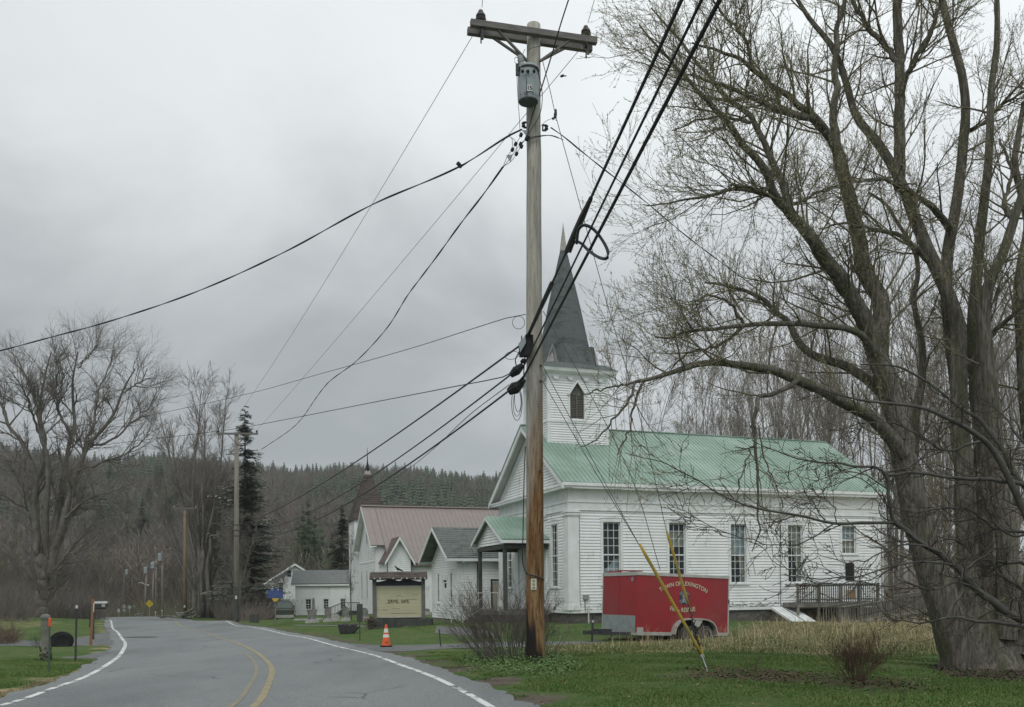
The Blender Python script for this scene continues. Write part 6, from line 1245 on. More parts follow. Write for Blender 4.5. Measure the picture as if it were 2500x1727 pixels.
# far road signs
M_SGREY = pm("sign_back_grey", (.30,.34,.33), rough=.5); M_SYEL = pm("yellow_sign_face", (.55,.40,.03), rough=.5)
def dsign(px, py, Y, s, pyb, mat, label, shape='diamond', extra=None, pm_=None):
    c_ = W(px, py, Y); o = E('road_sign', (c_[0], c_[1], W(px, pyb, Y)[2]), 0, label, 'road sign'); h = c_[2]-o.location[2]
    b = MB(); b.bar((0,.05,-.8),(0,.05,h+s*.3),.07); O('post', b, pm_ or M_GALV, o); b = MB()
    if shape == 'diamond': pr = [(0,-s),(s,0),(0,s),(-s,0)]
    elif shape == 'rect': pr = [(-s*.7,-s),(s*.7,-s),(s*.7,s),(-s*.7,s)]
    else: pr = [(-s,s*.7),(0,-s),(s,s*.7)]
    b.prism([(x,0,h+z) for x, z in pr], (0,.02,0)); fc_ = O('sign_plate', b, mat, o)
    if extra: b = MB(); b.box((-extra*.6,0,h-s-extra*1.3),(extra*.6,.02,h-s-.05)); O('small_plate', b, M_SGREY, o)
    return o, fc_, h
o, fc_, h = dsign(365, 1474.5, 118, .50, 1508, M_SYEL, 'yellow diamond warning sign beside the distant road poles')
b = MB()
for k in (-1,0,1): b.box((-.26+.06*abs(k),-.008,h+k*.15-.03),(.26-.06*abs(k),-.002,h+k*.15+.03))
O('sign_text', b, pm('dark_yellow_text', (.25,.17,.02), rough=.5), fc_)
dsign(302, 1481, 125, .32, 1503, M_SGREY, 'grey diamond sign back with a small plate beneath, left of two', extra=.3); dsign(316, 1483, 125, .32, 1504, M_SGREY, 'pale grey diamond sign back, right of two')
dsign(328, 1481, 140, .28, 1503, M_SGREY, 'grey triangular sign back beyond the two diamond signs', 'tri'); dsign(289.5, 1491, 115, .22, 1505, M_SGREY, 'small grey rectangular plate left of the diamond sign backs', 'rect')
# guard rail / pale vehicle beyond the crest
b = MB(); P = [W(329,1503,122), W(332,1500,123), W(340,1499,126), W(350,1497.5,130)]
for p_, q_ in zip(P[:-1], P[1:]): b.bar(p_, q_, .04, .16); b.bar(p_-(0,0,.3), q_-(0,0,.3), .04, .12)
rl_ = O('guard_rail', b, M_ALU, None, 'pale steel guard rail just beyond the crest of the road', 'guard rail'); b = MB()
for p_ in P: b.bar(p_-np.array((0,0,1.2)), p_, .12)
O('rail_post', b, M_WOOD_OLD, rl_)
for px, py, Y, lab in ((395.5,1491.5,110,'right'), (379.5,1495,110,'left')):
    b = MB(); p = W(px,py,Y); b.lathe([(0,-.1),(.12,0),(0,.1)], p, 8); b.tube([p-np.array((0,0,1.2)), p], .03, 5); O('delineator', b, M_WHPIPE, None, f'small round white delineator past the yellow sign, {lab} one', 'marker', 'white delineators')
# manhole / drain patches on the road
for px, py, rx, ry, lab in ((345,1557,.75,.22,'dark oval patch'),):
    c_ = ong(px, py); b = MB(); ps = [(c_[0]+rx*math.cos(a), c_[1]+ry*3.2*math.sin(a)) for a in np.linspace(0, 2*math.pi, 24, endpoint=False)]; zz_ = G(np.array([p[0] for p in ps]), np.array([p[1] for p in ps]))+.024
    b.add([(x, y, z) for (x, y), z in zip(ps, zz_)], [tuple(range(24))]); O('road_patch', b, pm('tar_patch', (.05,.054,.056), (.075,.08,.08), scale=4, rough=.7), ROAD)
# ================================================================ vegetation
M_BARK = pm("willow_bark", (.095,.088,.072), (.20,.185,.155), scale=7, rough=.95, stretch=(3,3,.45), bump=1.0, bscale=11, bdist=.06, c3=(.095,.10,.06), s3=1.1, lo3=.5, hi3=.65, lo=.42, hi=.6)
M_BARKD = pm("dark_wet_bark", (.038,.036,.032), (.065,.06,.052), scale=5, rough=.9, bump=.5, c3=(.09,.095,.06), s3=2.5, lo3=.55, hi3=.68)
M_TWIG = pm("willow_twig", (.17,.155,.10), (.125,.115,.08), scale=3, rough=.9); M_TWIGY = pm("olive_twig", (.19,.18,.10), (.14,.135,.08), scale=3, rough=.9)
M_BUD = pm("willow_leaf_bud", (.36,.34,.19), (.26,.25,.15), scale=2, rough=.8)
M_APPLE = pm("apple_bark", (.10,.095,.088), (.055,.052,.048), scale=6, rough=.95, stretch=(1,1,1), c3=(.10,.12,.07), s3=3, lo3=.56, hi3=.68); M_APPTW = pm("apple_twig", (.075,.062,.055), (.055,.047,.042), scale=5, rough=.9)
M_MAPLE = pm("maple_bark", (.20,.185,.165), (.12,.112,.10), scale=2, rough=.95); M_MAPTW = pm("maple_twig", (.19,.175,.155), (.15,.138,.122), scale=2, rough=.95)
M_FARTW = pm("far_twig_brown", (.175,.155,.135), (.13,.12,.105), scale=.3, rough=.95); M_FARRED = pm("far_twig_reddish", (.185,.155,.135), (.145,.125,.108), scale=.3, rough=.95); M_FAROL = pm("far_twig_olive", (.175,.165,.11), (.13,.13,.085), scale=.3, rough=.95)
M_NEEDF = pm('far_conifer_green', (.075,.10,.068), (.10,.125,.085), scale=.05, rough=.95)
M_NEED = pm("conifer_needles", (.07,.10,.065), (.10,.135,.08), scale=2, rough=.9); M_NEEDB = pm("grey_spruce_needles", (.16,.18,.15), (.20,.21,.175), scale=2, rough=.9)
WS = .88
def limb(pts, w0, w1, Y0, Y1, n=18):
    P = spline(np.array([W(px, py, Y0+(Y1-Y0)*i/(len(pts)-1)) for i, (px, py) in enumerate(pts)]), n)
    R = np.linspace(w0, w1, n)/2/F*P[:, 1]*WS; return P, R
def jit(P, a, rg, k=1): 
    Q = P.copy(); Q[k:-1] += rg.normal(size=Q[k:-1].shape)*a; return Q
def grow_tree(root, limbs, rg, spec, m_bark, m_twig, buds=None, sides=(9,4,3), cull=None, ridge=0.):
    """limbs: list of (P,R) -> bark mesh; spec: list of dicts for successive kids levels -> twigs mesh"""
    P = np.stack([l[0] for l in limbs]); R = np.stack([l[1] for l in limbs])
    o = link('trunk', fastmesh('trunk', *tubes(P, R, sides[0], ridge)), m_bark, root, smooth=True)
    parts, allb, cur = [], [], (P, R)
    for k, sp in enumerate(spec):
        sp = dict(sp); cur = kids(rg, *cur, **sp)
        if cull is not None: m_ = cull(cur[0], k, rg); cur = (cur[0][m_], cur[1][m_])
        cur = (cur[0], np.maximum(cur[1], .0022 if len(spec) > 2 else .004)); parts.append(tubes(*cur, sides[1] if k == 0 else 3)); allb.append(cur)
    V, Fq = merge(parts); O2 = link('crown', fastmesh('crown', V, Fq), m_twig, root)
    if buds:
        PP = allb[-1][0]; n = len(PP); k = buds['k']; idx = np.repeat(np.arange(n), k); u = rg.uniform(.15, 1, len(idx))*(PP.shape[1]-1); i = np.minimum(u.astype(int), PP.shape[1]-2); f = (u-i)[:, None]
        p = PP[idx, i]*(1-f)+PP[idx, i+1]*f; d = unit(unit(PP[idx, i+1]-PP[idx, i])+rg.normal(size=p.shape)*.6+np.array((0,0,.3))); s = unit(np.cross(d, rg.normal(size=d.shape)))
        l = rg.uniform(*buds['l'], len(p))[:, None]; w = buds['w']
        V = np.stack([p, p+d*l*.5+s*w, p+d*l, p+d*l*.5-s*w], 1).reshape(-1, 3); Fq = np.arange(len(V)).reshape(-1, 4); link(buds['name'], fastmesh(buds['name'], V, Fq), buds['m'], root)
    return root
# ---- the big willow
q = ong(2405, 1645); wil = E('willow_tree', (0,0,0), 0, 'huge multi-stemmed bare willow with yellowish buds at the right edge, above the lawn', 'tree')
Y = 17.0
LM = [([(2402,1640),(2402,1620),(2400,1580),(2395,1530),(2388,1480),(2380,1420)], 120, 90, Y+.3, Y+.3),
 ([(2345,1655),(2340,1600),(2318,1530),(2288,1430),(2250,1300),(2212,1150),(2185,1010),(2150,900),(2125,820)], 100, 50, Y-.2, Y-.4),
 ([(2125,820),(2102,765),(2065,705),(2027,652),(1985,590),(1951,546),(1921,511)], 50, 27, Y-.4, Y-1.2),
 ([(1921,511),(1885,470),(1881,440),(1851,396),(1811,351),(1781,306),(1746,266),(1701,220),(1671,185),(1610,120),(1560,60)], 26, 4, Y-1.2, Y-2.6),
 ([(1925,515),(1910,451),(1891,401),(1861,341),(1831,286),(1771,236),(1701,150),(1640,80),(1590,20)], 22, 4, Y-1.2, Y-.5),
 ([(2145,880),(2150,800),(2150,740),(2117,677),(2097,592),(2072,476),(2057,416),(2047,376)], 50, 32, Y-.3, Y+.4),
 ([(2047,376),(2037,300),(2039,200),(2042,75),(2067,-10),(2080,-60)], 24, 9, Y+.4, Y+1.2),
 ([(2047,380),(2017,320),(1977,281),(1931,240),(1861,190),(1816,150),(1751,125),(1690,105)], 24, 5, Y+.4, Y-1),
 ([(2030,345),(1990,300),(1946,281),(1876,260),(1826,236),(1786,215),(1726,200),(1670,182)], 20, 5, Y+.4, Y-1.8),
 ([(1841,175),(1828,120),(1811,85),(1770,40),(1740,0)], 10, 5, Y-.4, Y-.8),
 ([(2372,1500),(2360,1250),(2345,1050),(2340,900),(2330,752),(2282,652),(2242,551),(2202,466),(2182,401),(2142,351),(2102,300),(2082,250),(2060,190),(2022,100),(1966,30),(1930,-30)], 60, 9, Y, Y+1.5),
 ([(2197,460),(2197,351),(2197,250),(2197,150),(2192,50),(2190,-50)], 32, 22, Y+.4, Y+.6),
 ([(2199,230),(2215,190),(2232,150),(2272,75),(2297,5),(2310,-40)], 16, 9, Y+.4, Y-.4), ([(2192,150),(2160,110),(2127,75),(2077,0),(2060,-40)], 16, 9, Y+.5, Y+1.2),
 ([(2365,1420),(2350,1200),(2340,1000),(2325,860),(2312,752),(2312,627),(2327,526),(2342,426),(2352,326),(2357,225),(2332,125),(2302,0),(2290,-60)], 46, 17, Y+.8, Y+1.6),
 ([(2318,560),(2280,510),(2227,471),(2190,450),(2150,440),(2100,445)], 20, 5, Y+1, Y-1),
 ([(2410,1500),(2405,1300),(2395,1050),(2380,850),(2377,752),(2387,627),(2402,501),(2412,376),(2417,250),(2433,125),(2433,0),(2430,-60)], 46, 12, Y+.4, Y+.6),
 ([(2455,1560),(2462,1400),(2440,1200),(2420,1000),(2402,800),(2412,700),(2443,627),(2478,526),(2503,451),(2530,330),(2550,200)], 62, 12, Y-.3, Y-1),
 ([(2495,1600),(2530,1350),(2520,1100),(2500,900),(2490,700),(2510,560),(2480,400),(2500,250)], 58, 12, Y-.1, Y+.9),
 ([(2150,905),(2130,850),(2102,815),(2052,800),(1977,793),(1901,790),(1826,795),(1751,805),(1676,810),(1641,825),(1600,823)], 22, 5, Y-.4, Y-2.2),
 ([(1816,797),(1781,825),(1751,845),(1701,855),(1665,875),(1640,900)], 10, 4, Y-1.3, Y-1.9), ([(1816,795),(1808,775),(1776,740),(1726,720),(1696,755)], 9, 3.5, Y-1.3, Y-1.6),
 ([(2205,1110),(2142,1031),(2092,1001),(2027,966),(1951,930),(1891,908),(1826,893),(1751,885),(1691,893),(1650,905),(1600,923),(1550,933)], 40, 9, Y-.5, Y-2.8),
 ([(1550,933),(1545,955),(1535,976),(1490,1036),(1455,1075),(1420,1090)], 8, 3, Y-2.8, Y-3.2), ([(1572,930),(1555,970),(1545,1001),(1533,1061),(1520,1085),(1507,1110)], 8, 3, Y-2.7, Y-2.9), ([(1552,933),(1500,945),(1450,955),(1420,965)], 6, 3, Y-2.8, Y-3),
 ([(2165,970),(2142,950),(2092,910),(2042,885),(1991,870),(1951,835),(1926,790),(1891,760),(1851,725),(1781,700),(1720,690)], 30, 5, Y, Y+1.8),
 ([(1945,930),(1931,940),(1891,961),(1856,966),(1846,1001),(1843,1076),(1849,1151),(1851,1241),(1856,1302),(1836,1347)], 14, 3, Y-1.6, Y-2.2), ([(1843,1080),(1811,1151),(1801,1216),(1795,1240)], 5, 3, Y-2, Y-2.2), ([(1853,1045),(1866,1116),(1891,1176),(1911,1241)], 5, 3, Y-2, Y-2.2),
 ([(1881,450),(1860,470),(1830,460),(1786,455),(1751,500)], 12, 3, Y-1.4, Y-2.4), ([(1831,300),(1790,290),(1751,285),(1690,300),(1640,320)], 9, 3, Y-1, Y-2.6),
 ([(1905,490),(1870,475),(1800,462),(1740,475),(1670,490),(1620,498),(1570,500)], 12, 3, Y-1.2, Y-2.6), ([(1921,511),(1960,490),(2000,470),(2045,452)], 10, 5, Y-1.2, Y+.2),
 ([(2250,1290),(2230,1150),(2240,1000),(2255,850),(2230,740),(2240,640),(2200,560),(2165,500),(2120,470)], 30, 6, Y+1, Y+2), ([(2478,540),(2450,500),(2470,420),(2440,340)], 14, 6, Y-.5, Y+1), ([(2360,900),(2420,820),(2480,760),(2530,700)], 18, 9, Y, Y-1),
 ([(2282,660),(2230,600),(2180,570),(2130,560),(2060,545),(2000,560)], 16, 4, Y+.6, Y-.6), ([(2350,330),(2400,300),(2440,260),(2490,230),(2530,210)], 12, 5, Y+1.4, Y+.6)]
def cullw(P, k, rg):
    px, py = pxr(P[:, 0, 0], P[:, 0, 1], P[:, 0, 2]); tx, ty = pxr(P[:, -1, 0], P[:, -1, 1], P[:, -1, 2])
    low = (py > 880)*(px < 2000)*(k < 2)*.55
    return (tx > 1385+40*rg.random(len(px))) & (rg.random(len(px)) > low)
rw = np.random.default_rng(11); limbs = []
for l in LM:
    P, R = limb(*l); P = jit(P, .012, rw); Q = spline(np.c_[P, R], 54); limbs.append((Q[:, :3], Q[:, 3]))
limbs[0] = (limbs[0][0], limbs[0][1])
grow_tree(wil, limbs, rw, [dict(k=18, u=(.08,1), L=(.8,2.3), absL=1.0, taperL=.35, ang=(.5,1.1), n=6, jit=.16, up=.07, rr=.45, rmax=.022, tip=.35),
    dict(k=6, u=(.2,1), L=(.5,1.1), absL=1.0, taperL=.4, ang=(.4,.9), n=5, jit=.16, up=.09, rr=.6, rmax=.008, tip=.4),
    dict(k=4, u=(.15,1), L=(.25,.6), absL=1.0, taperL=.3, ang=(.3,.8), n=4, jit=.14, up=.10, rr=.55, rmax=.0042, tip=.5)], M_BARK, M_TWIG, buds=dict(k=6, l=(.03,.06), w=.0055, m=M_BUD, name='leaf_buds'), cull=cullw, ridge=.045, sides=(18,4,3))
WS = 1.0
def flare_trunk():
    n, m = 56, 34; A, Bq = W(2408, 1655, Y), W(2390, 1475, Y+.2); A[2] = g1(A[0], A[1])-.25; V = []
    for i in range(m):
        f = i/(m-1); c = A*(1-f)+Bq*f; rad = .70+.50*math.exp(-f*8)-.16*f
        for j in range(n):
            a = j*6.283/n; rr_ = rad*(1+.10*math.sin(5*a+1+2*f)*math.exp(-f*2.2)+.05*math.sin(9*a+3*f+2)+.022*math.sin(23*a+6*math.sin(f*5))+.012*math.sin(37*a+f*17)); V.append((c[0]+rr_*math.cos(a), c[1]+rr_*.8*math.sin(a), c[2]))
    Fq = [(i*n+j, i*n+(j+1) % n, (i+1)*n+(j+1) % n, (i+1)*n+j) for i in range(m-1) for j in range(n)]
    link('trunk_base', fastmesh('trunk_base', V, Fq), M_BARK, wil, smooth=True)
flare_trunk()
# ---- apple tree reaching in from the right
app = E('apple_tree', (0,0,0), 0, 'dark budding apple tree whose bare branches reach in from the right', 'tree'); Y = 12.5
AL_ = [([(2640,1760),(2630,1600),(2600,1540),(2560,1500)], 60, 44, Y, Y), ([(2620,1600),(2540,1400),(2500,1250),(2440,1120),(2403,1076),(2327,1026),(2252,996),(2152,986),(2052,966),(1980,940)], 36, 3, Y, Y-.5),
 ([(2600,1560),(2470,1500),(2402,1452),(2327,1377),(2252,1327),(2205,1290),(2182,1276)], 30, 17, Y, Y-.2),
 ([(2182,1276),(2152,1272),(2090,1275),(2042,1276),(1951,1261),(1876,1246),(1801,1226),(1751,1201),(1681,1161),(1625,1133),(1575,1121),(1525,1106)], 11, 2.2, Y-.2, Y-.9),
 ([(2182,1276),(2172,1226),(2162,1156),(2120,1140),(2077,1136),(1977,1126),(1901,1101),(1836,1076)], 12, 2.2, Y-.2, Y-.7), ([(2162,1156),(2227,1136),(2277,1091),(2312,1026),(2320,960)], 9, 3, Y-.2, Y+.4),
 ([(2560,1240),(2498,1186),(2400,1170),(2327,1166),(2227,1156),(2165,1160)], 16, 8, Y, Y-.2), ([(2650,1300),(2500,1186),(2440,1090),(2380,1020),(2300,960),(2200,900),(2100,890)], 24, 4, Y+.3, Y+1),
 ([(2640,1540),(2500,1527),(2440,1524),(2387,1517),(2314,1510),(2260,1519),(2180,1516)], 20, 3, Y-.6, Y-.6), ([(2314,1510),(2322,1480),(2345,1450),(2350,1400),(2390,1370),(2440,1330)], 12, 3, Y-.6, Y-.3),
 ([(2042,1276),(1990,1310),(1930,1330),(1870,1325),(1800,1310),(1740,1290),(1690,1260),(1665,1243)], 5, 1.8, Y-.5, Y-1), ([(2042,1276),(2035,1240),(2010,1215),(1960,1220),(1930,1232)], 4, 1.8, Y-.5, Y-.6),
 ([(2330,1380),(2250,1370),(2202,1375),(2130,1400),(2060,1410),(2000,1415),(1940,1400),(1890,1360)], 8, 2, Y-.4, Y-1), ([(2300,1350),(2230,1330),(2180,1340),(2120,1365),(2050,1372),(1990,1350)], 7, 2, Y-.4, Y-.2),
 ([(2252,1327),(2200,1290),(2150,1210),(2100,1170),(2050,1150)], 6, 2, Y-.3, Y+.2), ([(2402,1452),(2350,1420),(2280,1440),(2220,1425),(2160,1430),(2090,1420),(2020,1430),(1960,1412)], 9, 2, Y-.3, Y-.9),
 ([(2500,1300),(2430,1290),(2370,1250),(2300,1240),(2230,1255)], 12, 3, Y+.3, Y+.5), ([(2403,1076),(2350,1090),(2300,1100),(2240,1060),(2180,1030),(2120,1035),(2050,1050)], 10, 2, Y, Y+.3),
 ([(2540,1400),(2480,1370),(2400,1380),(2350,1330),(2290,1310)], 14, 4, Y+.2, Y+.5), ([(2560,1500),(2500,1440),(2440,1400),(2400,1330),(2380,1270)], 12, 3, Y+.1, Y+.3), ([(2600,1350),(2540,1300),(2470,1310),(2420,1260),(2390,1200),(2340,1180)], 12, 3, Y+.2, Y+.1), ([(2640,1200),(2560,1120),(2500,1080),(2430,1000),(2380,980)], 12, 3, Y+.2, Y+.5)]
ra_g = np.random.default_rng(21); limbs = [(q_[:, :3], q_[:, 3]*.72) for q_ in (spline(np.c_[jit(p, .012, ra_g), r_], 40) for p, r_ in (limb(*l, n=16) for l in AL_))]
grow_tree(app, limbs, ra_g, [dict(k=14, u=(.15,1), L=(.35,.95), absL=1.0, taperL=.4, ang=(.5,1.1), n=6, jit=.20, up=.03, rr=.5, rmax=.010, tip=.5), dict(k=5, u=(.15,1), L=(.10,.4), absL=1.0, taperL=.3, ang=(.5,1.1), n=4, jit=.22, up=.05, rr=.7, rmax=.005, tip=.7)],
    M_APPLE, M_APPTW, ridge=.05, sides=(12,4,3), buds=dict(k=2, l=(.02,.035), w=.006, m=M_APPTW, name='buds'))
# ---- big maple at the left
mp_ = E('maple_tree', (0,0,0), 0, 'large spreading bare maple tree at the left edge, towering over the road', 'tree'); Y = 73
ML_ = [([(100,1530),(100,1500),(104,1460),(108,1400),(110,1360)], 52, 62, Y, Y), ([(92,1420),(90,1330),(85,1230),(85,1150),(60,1100),(30,1050),(5,1000),(-20,940),(-40,900)], 36, 7, Y, Y-3), ([(100,1400),(92,1280),(88,1200),(110,1100),(95,1010),(70,930),(40,870)], 34, 5, Y, Y+3),
 ([(110,1390),(113,1290),(115,1200),(112,1120),(98,1060),(100,990),(110,900),(125,860)], 34, 5, Y, Y-2), ([(122,1400),(135,1300),(150,1200),(160,1150),(175,1070),(180,1020),(178,940),(190,860)], 38, 5, Y, Y+2), ([(125,1390),(145,1310),(165,1230),(190,1150),(215,1090),(260,1040),(300,960),(330,900)], 40, 5, Y, Y-2),
 ([(190,1150),(240,1130),(300,1110),(340,1085),(365,1060)], 14, 4, Y-1, Y-3), ([(150,1290),(165,1260),(220,1215),(260,1205),(300,1188)], 16, 4, Y, Y-3), ([(140,1340),(160,1290),(180,1250),(240,1235),(262,1250),(290,1245)], 16, 4, Y, Y+2), ([(85,1290),(60,1240),(40,1230),(0,1200),(-30,1190)], 16, 6, Y, Y-2),
 ([(205,1105),(225,1040),(235,980),(250,930),(275,865)], 16, 4, Y-1, Y+2), ([(175,1070),(150,1020),(135,960),(140,890),(160,850)], 14, 4, Y+1, Y), ([(88,1200),(60,1180),(20,1120),(-10,1100),(-40,1080)], 16, 5, Y, Y+3), ([(215,1090),(260,1080),(310,1040),(360,1000),(378,970)], 12, 4, Y-1, Y+1), ([(118,1410),(150,1370),(185,1330),(215,1300),(235,1290)], 14, 4, Y, Y-2), ([(98,1060),(75,1000),(60,960),(20,900)], 12, 4, Y, Y-3), ([(300,960),(345,930),(360,900)], 8, 3, Y-2, Y-3), ([(190,900),(215,870),(235,848)], 7, 3, Y+2, Y+2)]
rm = np.random.default_rng(31); limbs = [(jit(p, .06, rm), r*.52) for p, r in (limb(*l, n=16) for l in ML_)]
limbs = [(q_[:, :3], q_[:, 3]) for q_ in (spline(np.c_[p, r_], 40) for p, r_ in limbs)]
grow_tree(mp_, limbs, rm, [dict(k=14, u=(.22,1), L=(2.4,5.6), absL=1., taperL=.4, ang=(.4,1.0), n=6, jit=.15, up=.09, rr=.6, rmax=.075, tip=.35), dict(k=9, u=(.2,1), L=(1.2,2.8), absL=1., taperL=.4, ang=(.4,.9), n=5, jit=.16, up=.08, rr=.6, rmax=.034, tip=.5), dict(k=5, u=(.15,1), L=(.6,1.4), absL=1., taperL=.3, ang=(.3,.9), n=4, jit=.15, up=.06, rr=.6, rmax=.017, tip=.6)], M_MAPLE, M_MAPTW, sides=(12,4,3), ridge=.06)
# ---- procedural bare tree builder
def bare_parts(h, rg, nstem=5, spread=.35, fork=.25, r0=.25, lv=(7,6,4), up=.12, tw=1.0, lean=0, ak=1.):
    n = 14; st = []
    z = np.linspace(-.4, h*.55, n); st.append((np.c_[rg.normal()*.02*z+lean*z, rg.normal()*.02*z, z], np.linspace(r0, r0*.4, n)))
    for k in range(nstem):
        a = k*6.283/nstem+rg.uniform(-.4,.4); zb = h*rg.uniform(fork*.7, fork*1.5); l = h*rg.uniform(.55,.85); d = np.array((math.cos(a)*spread, math.sin(a)*spread, 1)); d /= np.linalg.norm(d); pts = [np.array((lean*zb,0,zb))]
        for i in range(n-1):
            d = d+rg.normal(size=3)*.06+np.array((0,0,.05)); d /= np.linalg.norm(d); pts.append(pts[-1]+d*l/(n-1))
        st.append((np.array(pts), np.linspace(r0*.5, r0*.10, n)))
    cur = (np.stack([s[0] for s in st]), np.stack([s[1] for s in st])); tk = tubes(*cur, 7); parts = []
    cur = kids(rg, *cur, k=lv[0], u=(.3,1), L=(h*.10,h*.24), absL=1., taperL=.4, ang=(.4*ak,.9*ak), n=5, jit=.13, up=up, rr=.5, rmax=r0*.3, tip=.3); parts.append(tubes(*cur, 4))
    for q in lv[1:]:
        ll = h*(.05 if q is lv[1] else .03); cur = kids(rg, *cur, k=q, u=(.15,1), L=(ll,ll*2.1), absL=1., taperL=.3, ang=(.3,.9), n=4, jit=.14, up=up*.8, rr=.5, rmax=.02*tw, tip=.5); cur = (cur[0], np.maximum(cur[1], .007*tw)); parts.append(tubes(*cur, 3))
    return tk, merge(parts)
class Tpl:
    def __init__(s, tk, cr, mb_, mt): s.a = fastmesh('trunk', *tk); s.b = fastmesh('crown', *cr); s.a.materials.append(mb_); s.b.materials.append(mt); s.a.polygons.foreach_set('use_smooth', np.ones(len(s.a.polygons), bool))
    def put(s, loc, rz, sc, label, group, name='bare_tree', cat='tree'):
        r = E(name, loc, rz, label, cat, group); r.scale = (sc if np.ndim(sc) else (sc, sc, sc))
        for nm, me in (('trunk', s.a), ('crown', s.b)):
            o = bpy.data.objects.new(nm, me); COL.objects.link(o); o.parent = r
        return r
rt = np.random.default_rng(41)
def gp(px, Y, dz=0): x = P2(px, Y); return (x, Y, g1(x, Y)+dz)
# tall bare pair by the road (px 400-560)
M_TWT = pm('tall_tree_twigs', (.23,.21,.185), (.18,.165,.145), scale=2, rough=.95)
T1 = [Tpl(*bare_parts(22, rt, 6, .24, .20, .36, (12,8,4), .14, 1.8), M_MAPLE, M_TWT) for _ in range(2)]
T1[0].put(gp(492, 100), .3, (1.0,1.0,1.06), 'tallest narrow bare tree behind the tan pole, left of the conifer', 'tall bare trees by the road')
T1[1].put(gp(515, 104), 1.9, (.95,.95,.88), 'tall bare tree with pale split trunk, just left of the grey pole', 'tall bare trees by the road'); T1[1].put(gp(474, 106), 3.9, (.9,.9,.82), 'leaning bare tree at the left of the tall roadside group', 'tall bare trees by the road'); T1[0].put(gp(543, 108), 4.4, (.9,.9,.72), 'lower bare tree right behind the grey pole', 'tall bare trees by the road')
T1[1].put(gp(585, 94), 5.2, (.6,.6,.5), 'lower bare tree at the foot of the tall grey-green spruce', 'tall bare trees by the road')
b = MB()
for px, w, hh_ in ((492,.55,7.5),(510,.5,9)): p = np.array(gp(px, 99)); b.tube([p-(0,0,.5), p+(.15,0,hh_*.25), p+(-.1,0,hh_*.6), p+(.25,0,hh_*.85), p+(.2,.1,hh_)], [w,w*.8,w*.6,w*.4,.08], 10)
O('dead_tree', b, pm('pale_dead_wood', (.20,.19,.17), (.09,.085,.075), scale=2, rough=.95, stretch=(3,3,.3), c3=(.04,.038,.035), s3=1.2), None, 'pale hollow dead tree split in two at the foot of the tall bare trees', 'tree', smooth=True)
b = MB(); rl_g = np.random.default_rng(8)
for k in range(16): p = W(rl_g.uniform(420,485), 1506, rl_g.uniform(92,98)); p[2] = g1(p[0], p[1])+rl_g.uniform(.1,.6); b.tube([p, p+np.array((rl_g.uniform(-2,2), rl_g.uniform(-.5,.5), rl_g.uniform(-.3,.6)))], rl_g.uniform(.05,.16), 6)
O('brush_pile', b, M_WOOD_OLD, None, 'heap of fallen grey branches on the verge beside the tan pole', 'brush pile')
# ---- conifers
def conifer_parts(h, rg, wr=.22, nw=26, lean=.0, droop=.35, bare=.12, tipn=1, dens=10):
    tk = tubes(np.stack([np.c_[np.zeros(10), np.zeros(10), np.linspace(-.3, h, 10)]]), np.linspace(h*.014, .03, 10)[None], 7); Vs = []
    for i in range(nw):
        f = i/(nw-1); z = h*(bare+(1-bare)*f**.92); r = h*wr*(1-f)**.8*rg.uniform(.75,1.15)+.12
        for k in range(rg.integers(10, 14)):
            a = rg.uniform(0, 6.283); L_ = r*rg.uniform(.65,1.15); d = np.array((math.cos(a), math.sin(a), 0)); s = np.array((-d[1], d[0], 0)); L_ *= 1+.16*math.sin(a*2+i*.9); z_ = z; z = z_+rg.normal()*h*.014
            for j in range(dens):
                t0 = (j+rg.uniform(0,.6))/dens; p = d*L_*t0+np.array((0,0,z-droop*L_*t0+.12*L_*t0*t0+rg.normal()*.05)); w = (L_*.15*(1.2-t0)+.12)*rg.uniform(.7,1.25)
                for sg in (-1, 1): q = p+s*sg*w+d*w*.8+np.array((0,0,-w*rg.uniform(.1,.5))); e = d*w*.34; Vs += [p-e, p+e, q+e*.4, q-e*.4]
    V = np.array(Vs); return tk, (V, np.arange(len(V)).reshape(-1, 4))
TC_ = [Tpl(*conifer_parts(16, rt, .20, 34), M_MAPLE, M_NEED), Tpl(*conifer_parts(16, rt, .24, 30, droop=.45), M_MAPLE, M_NEED), Tpl(*conifer_parts(16, rt, .22, 30, droop=.15), M_MAPLE, M_NEEDB)]
TC_[2].put(gp(602, 98), 0, (1.5,1.5,1.36), 'tall grey-green spruce rising right of the grey utility pole', 'large conifers', 'conifer'); TC_[2].put(gp(617, 101), 2, (1.5,1.5,1.0), 'shorter grey-green spruce on the right side of the tall spruce', 'large conifers', 'conifer')
TC_[0].put(gp(838, 150), 0, (1.5,1.5,1.2), 'dark green conifer behind the long grey-roofed house', 'large conifers', 'conifer'); TC_[1].put(gp(812, 160), 1, (1.3,1.3,.95), 'dark conifer leaning against the larger one, above the long house', 'large conifers', 'conifer'); TC_[1].put(gp(866, 156), 3, (1.2,1.2,.98), 'dark conifer between the long house and the mauve-roofed church', 'large conifers', 'conifer')
TC_[1].put(gp(205, 175), 3, (.35,.35,.62), 'narrow dark green conifer behind the mailbox, across the road', 'large conifers', 'conifer')
for px, Y_, s in ((752,215,1.15),(735,225,1.0),(770,222,1.0)): TC_[1].put((P2(px,Y_), Y_, -1.0), px, (s,s,s), 'round green pine on the lower hillside above the gabled house', 'hillside pines', 'conifer')
# ---- young bare tree in front of the long house
Ty = Tpl(*bare_parts(5.5, rt, 1, .05, .5, .09, (14,5,2), .0, .9), M_DARKWOOD, M_MAPTW); Ty.put(gp(857, 64), 0, (.7,.7,1.05), 'slim young bare tree before the long grey-roofed house, behind the graves', None)
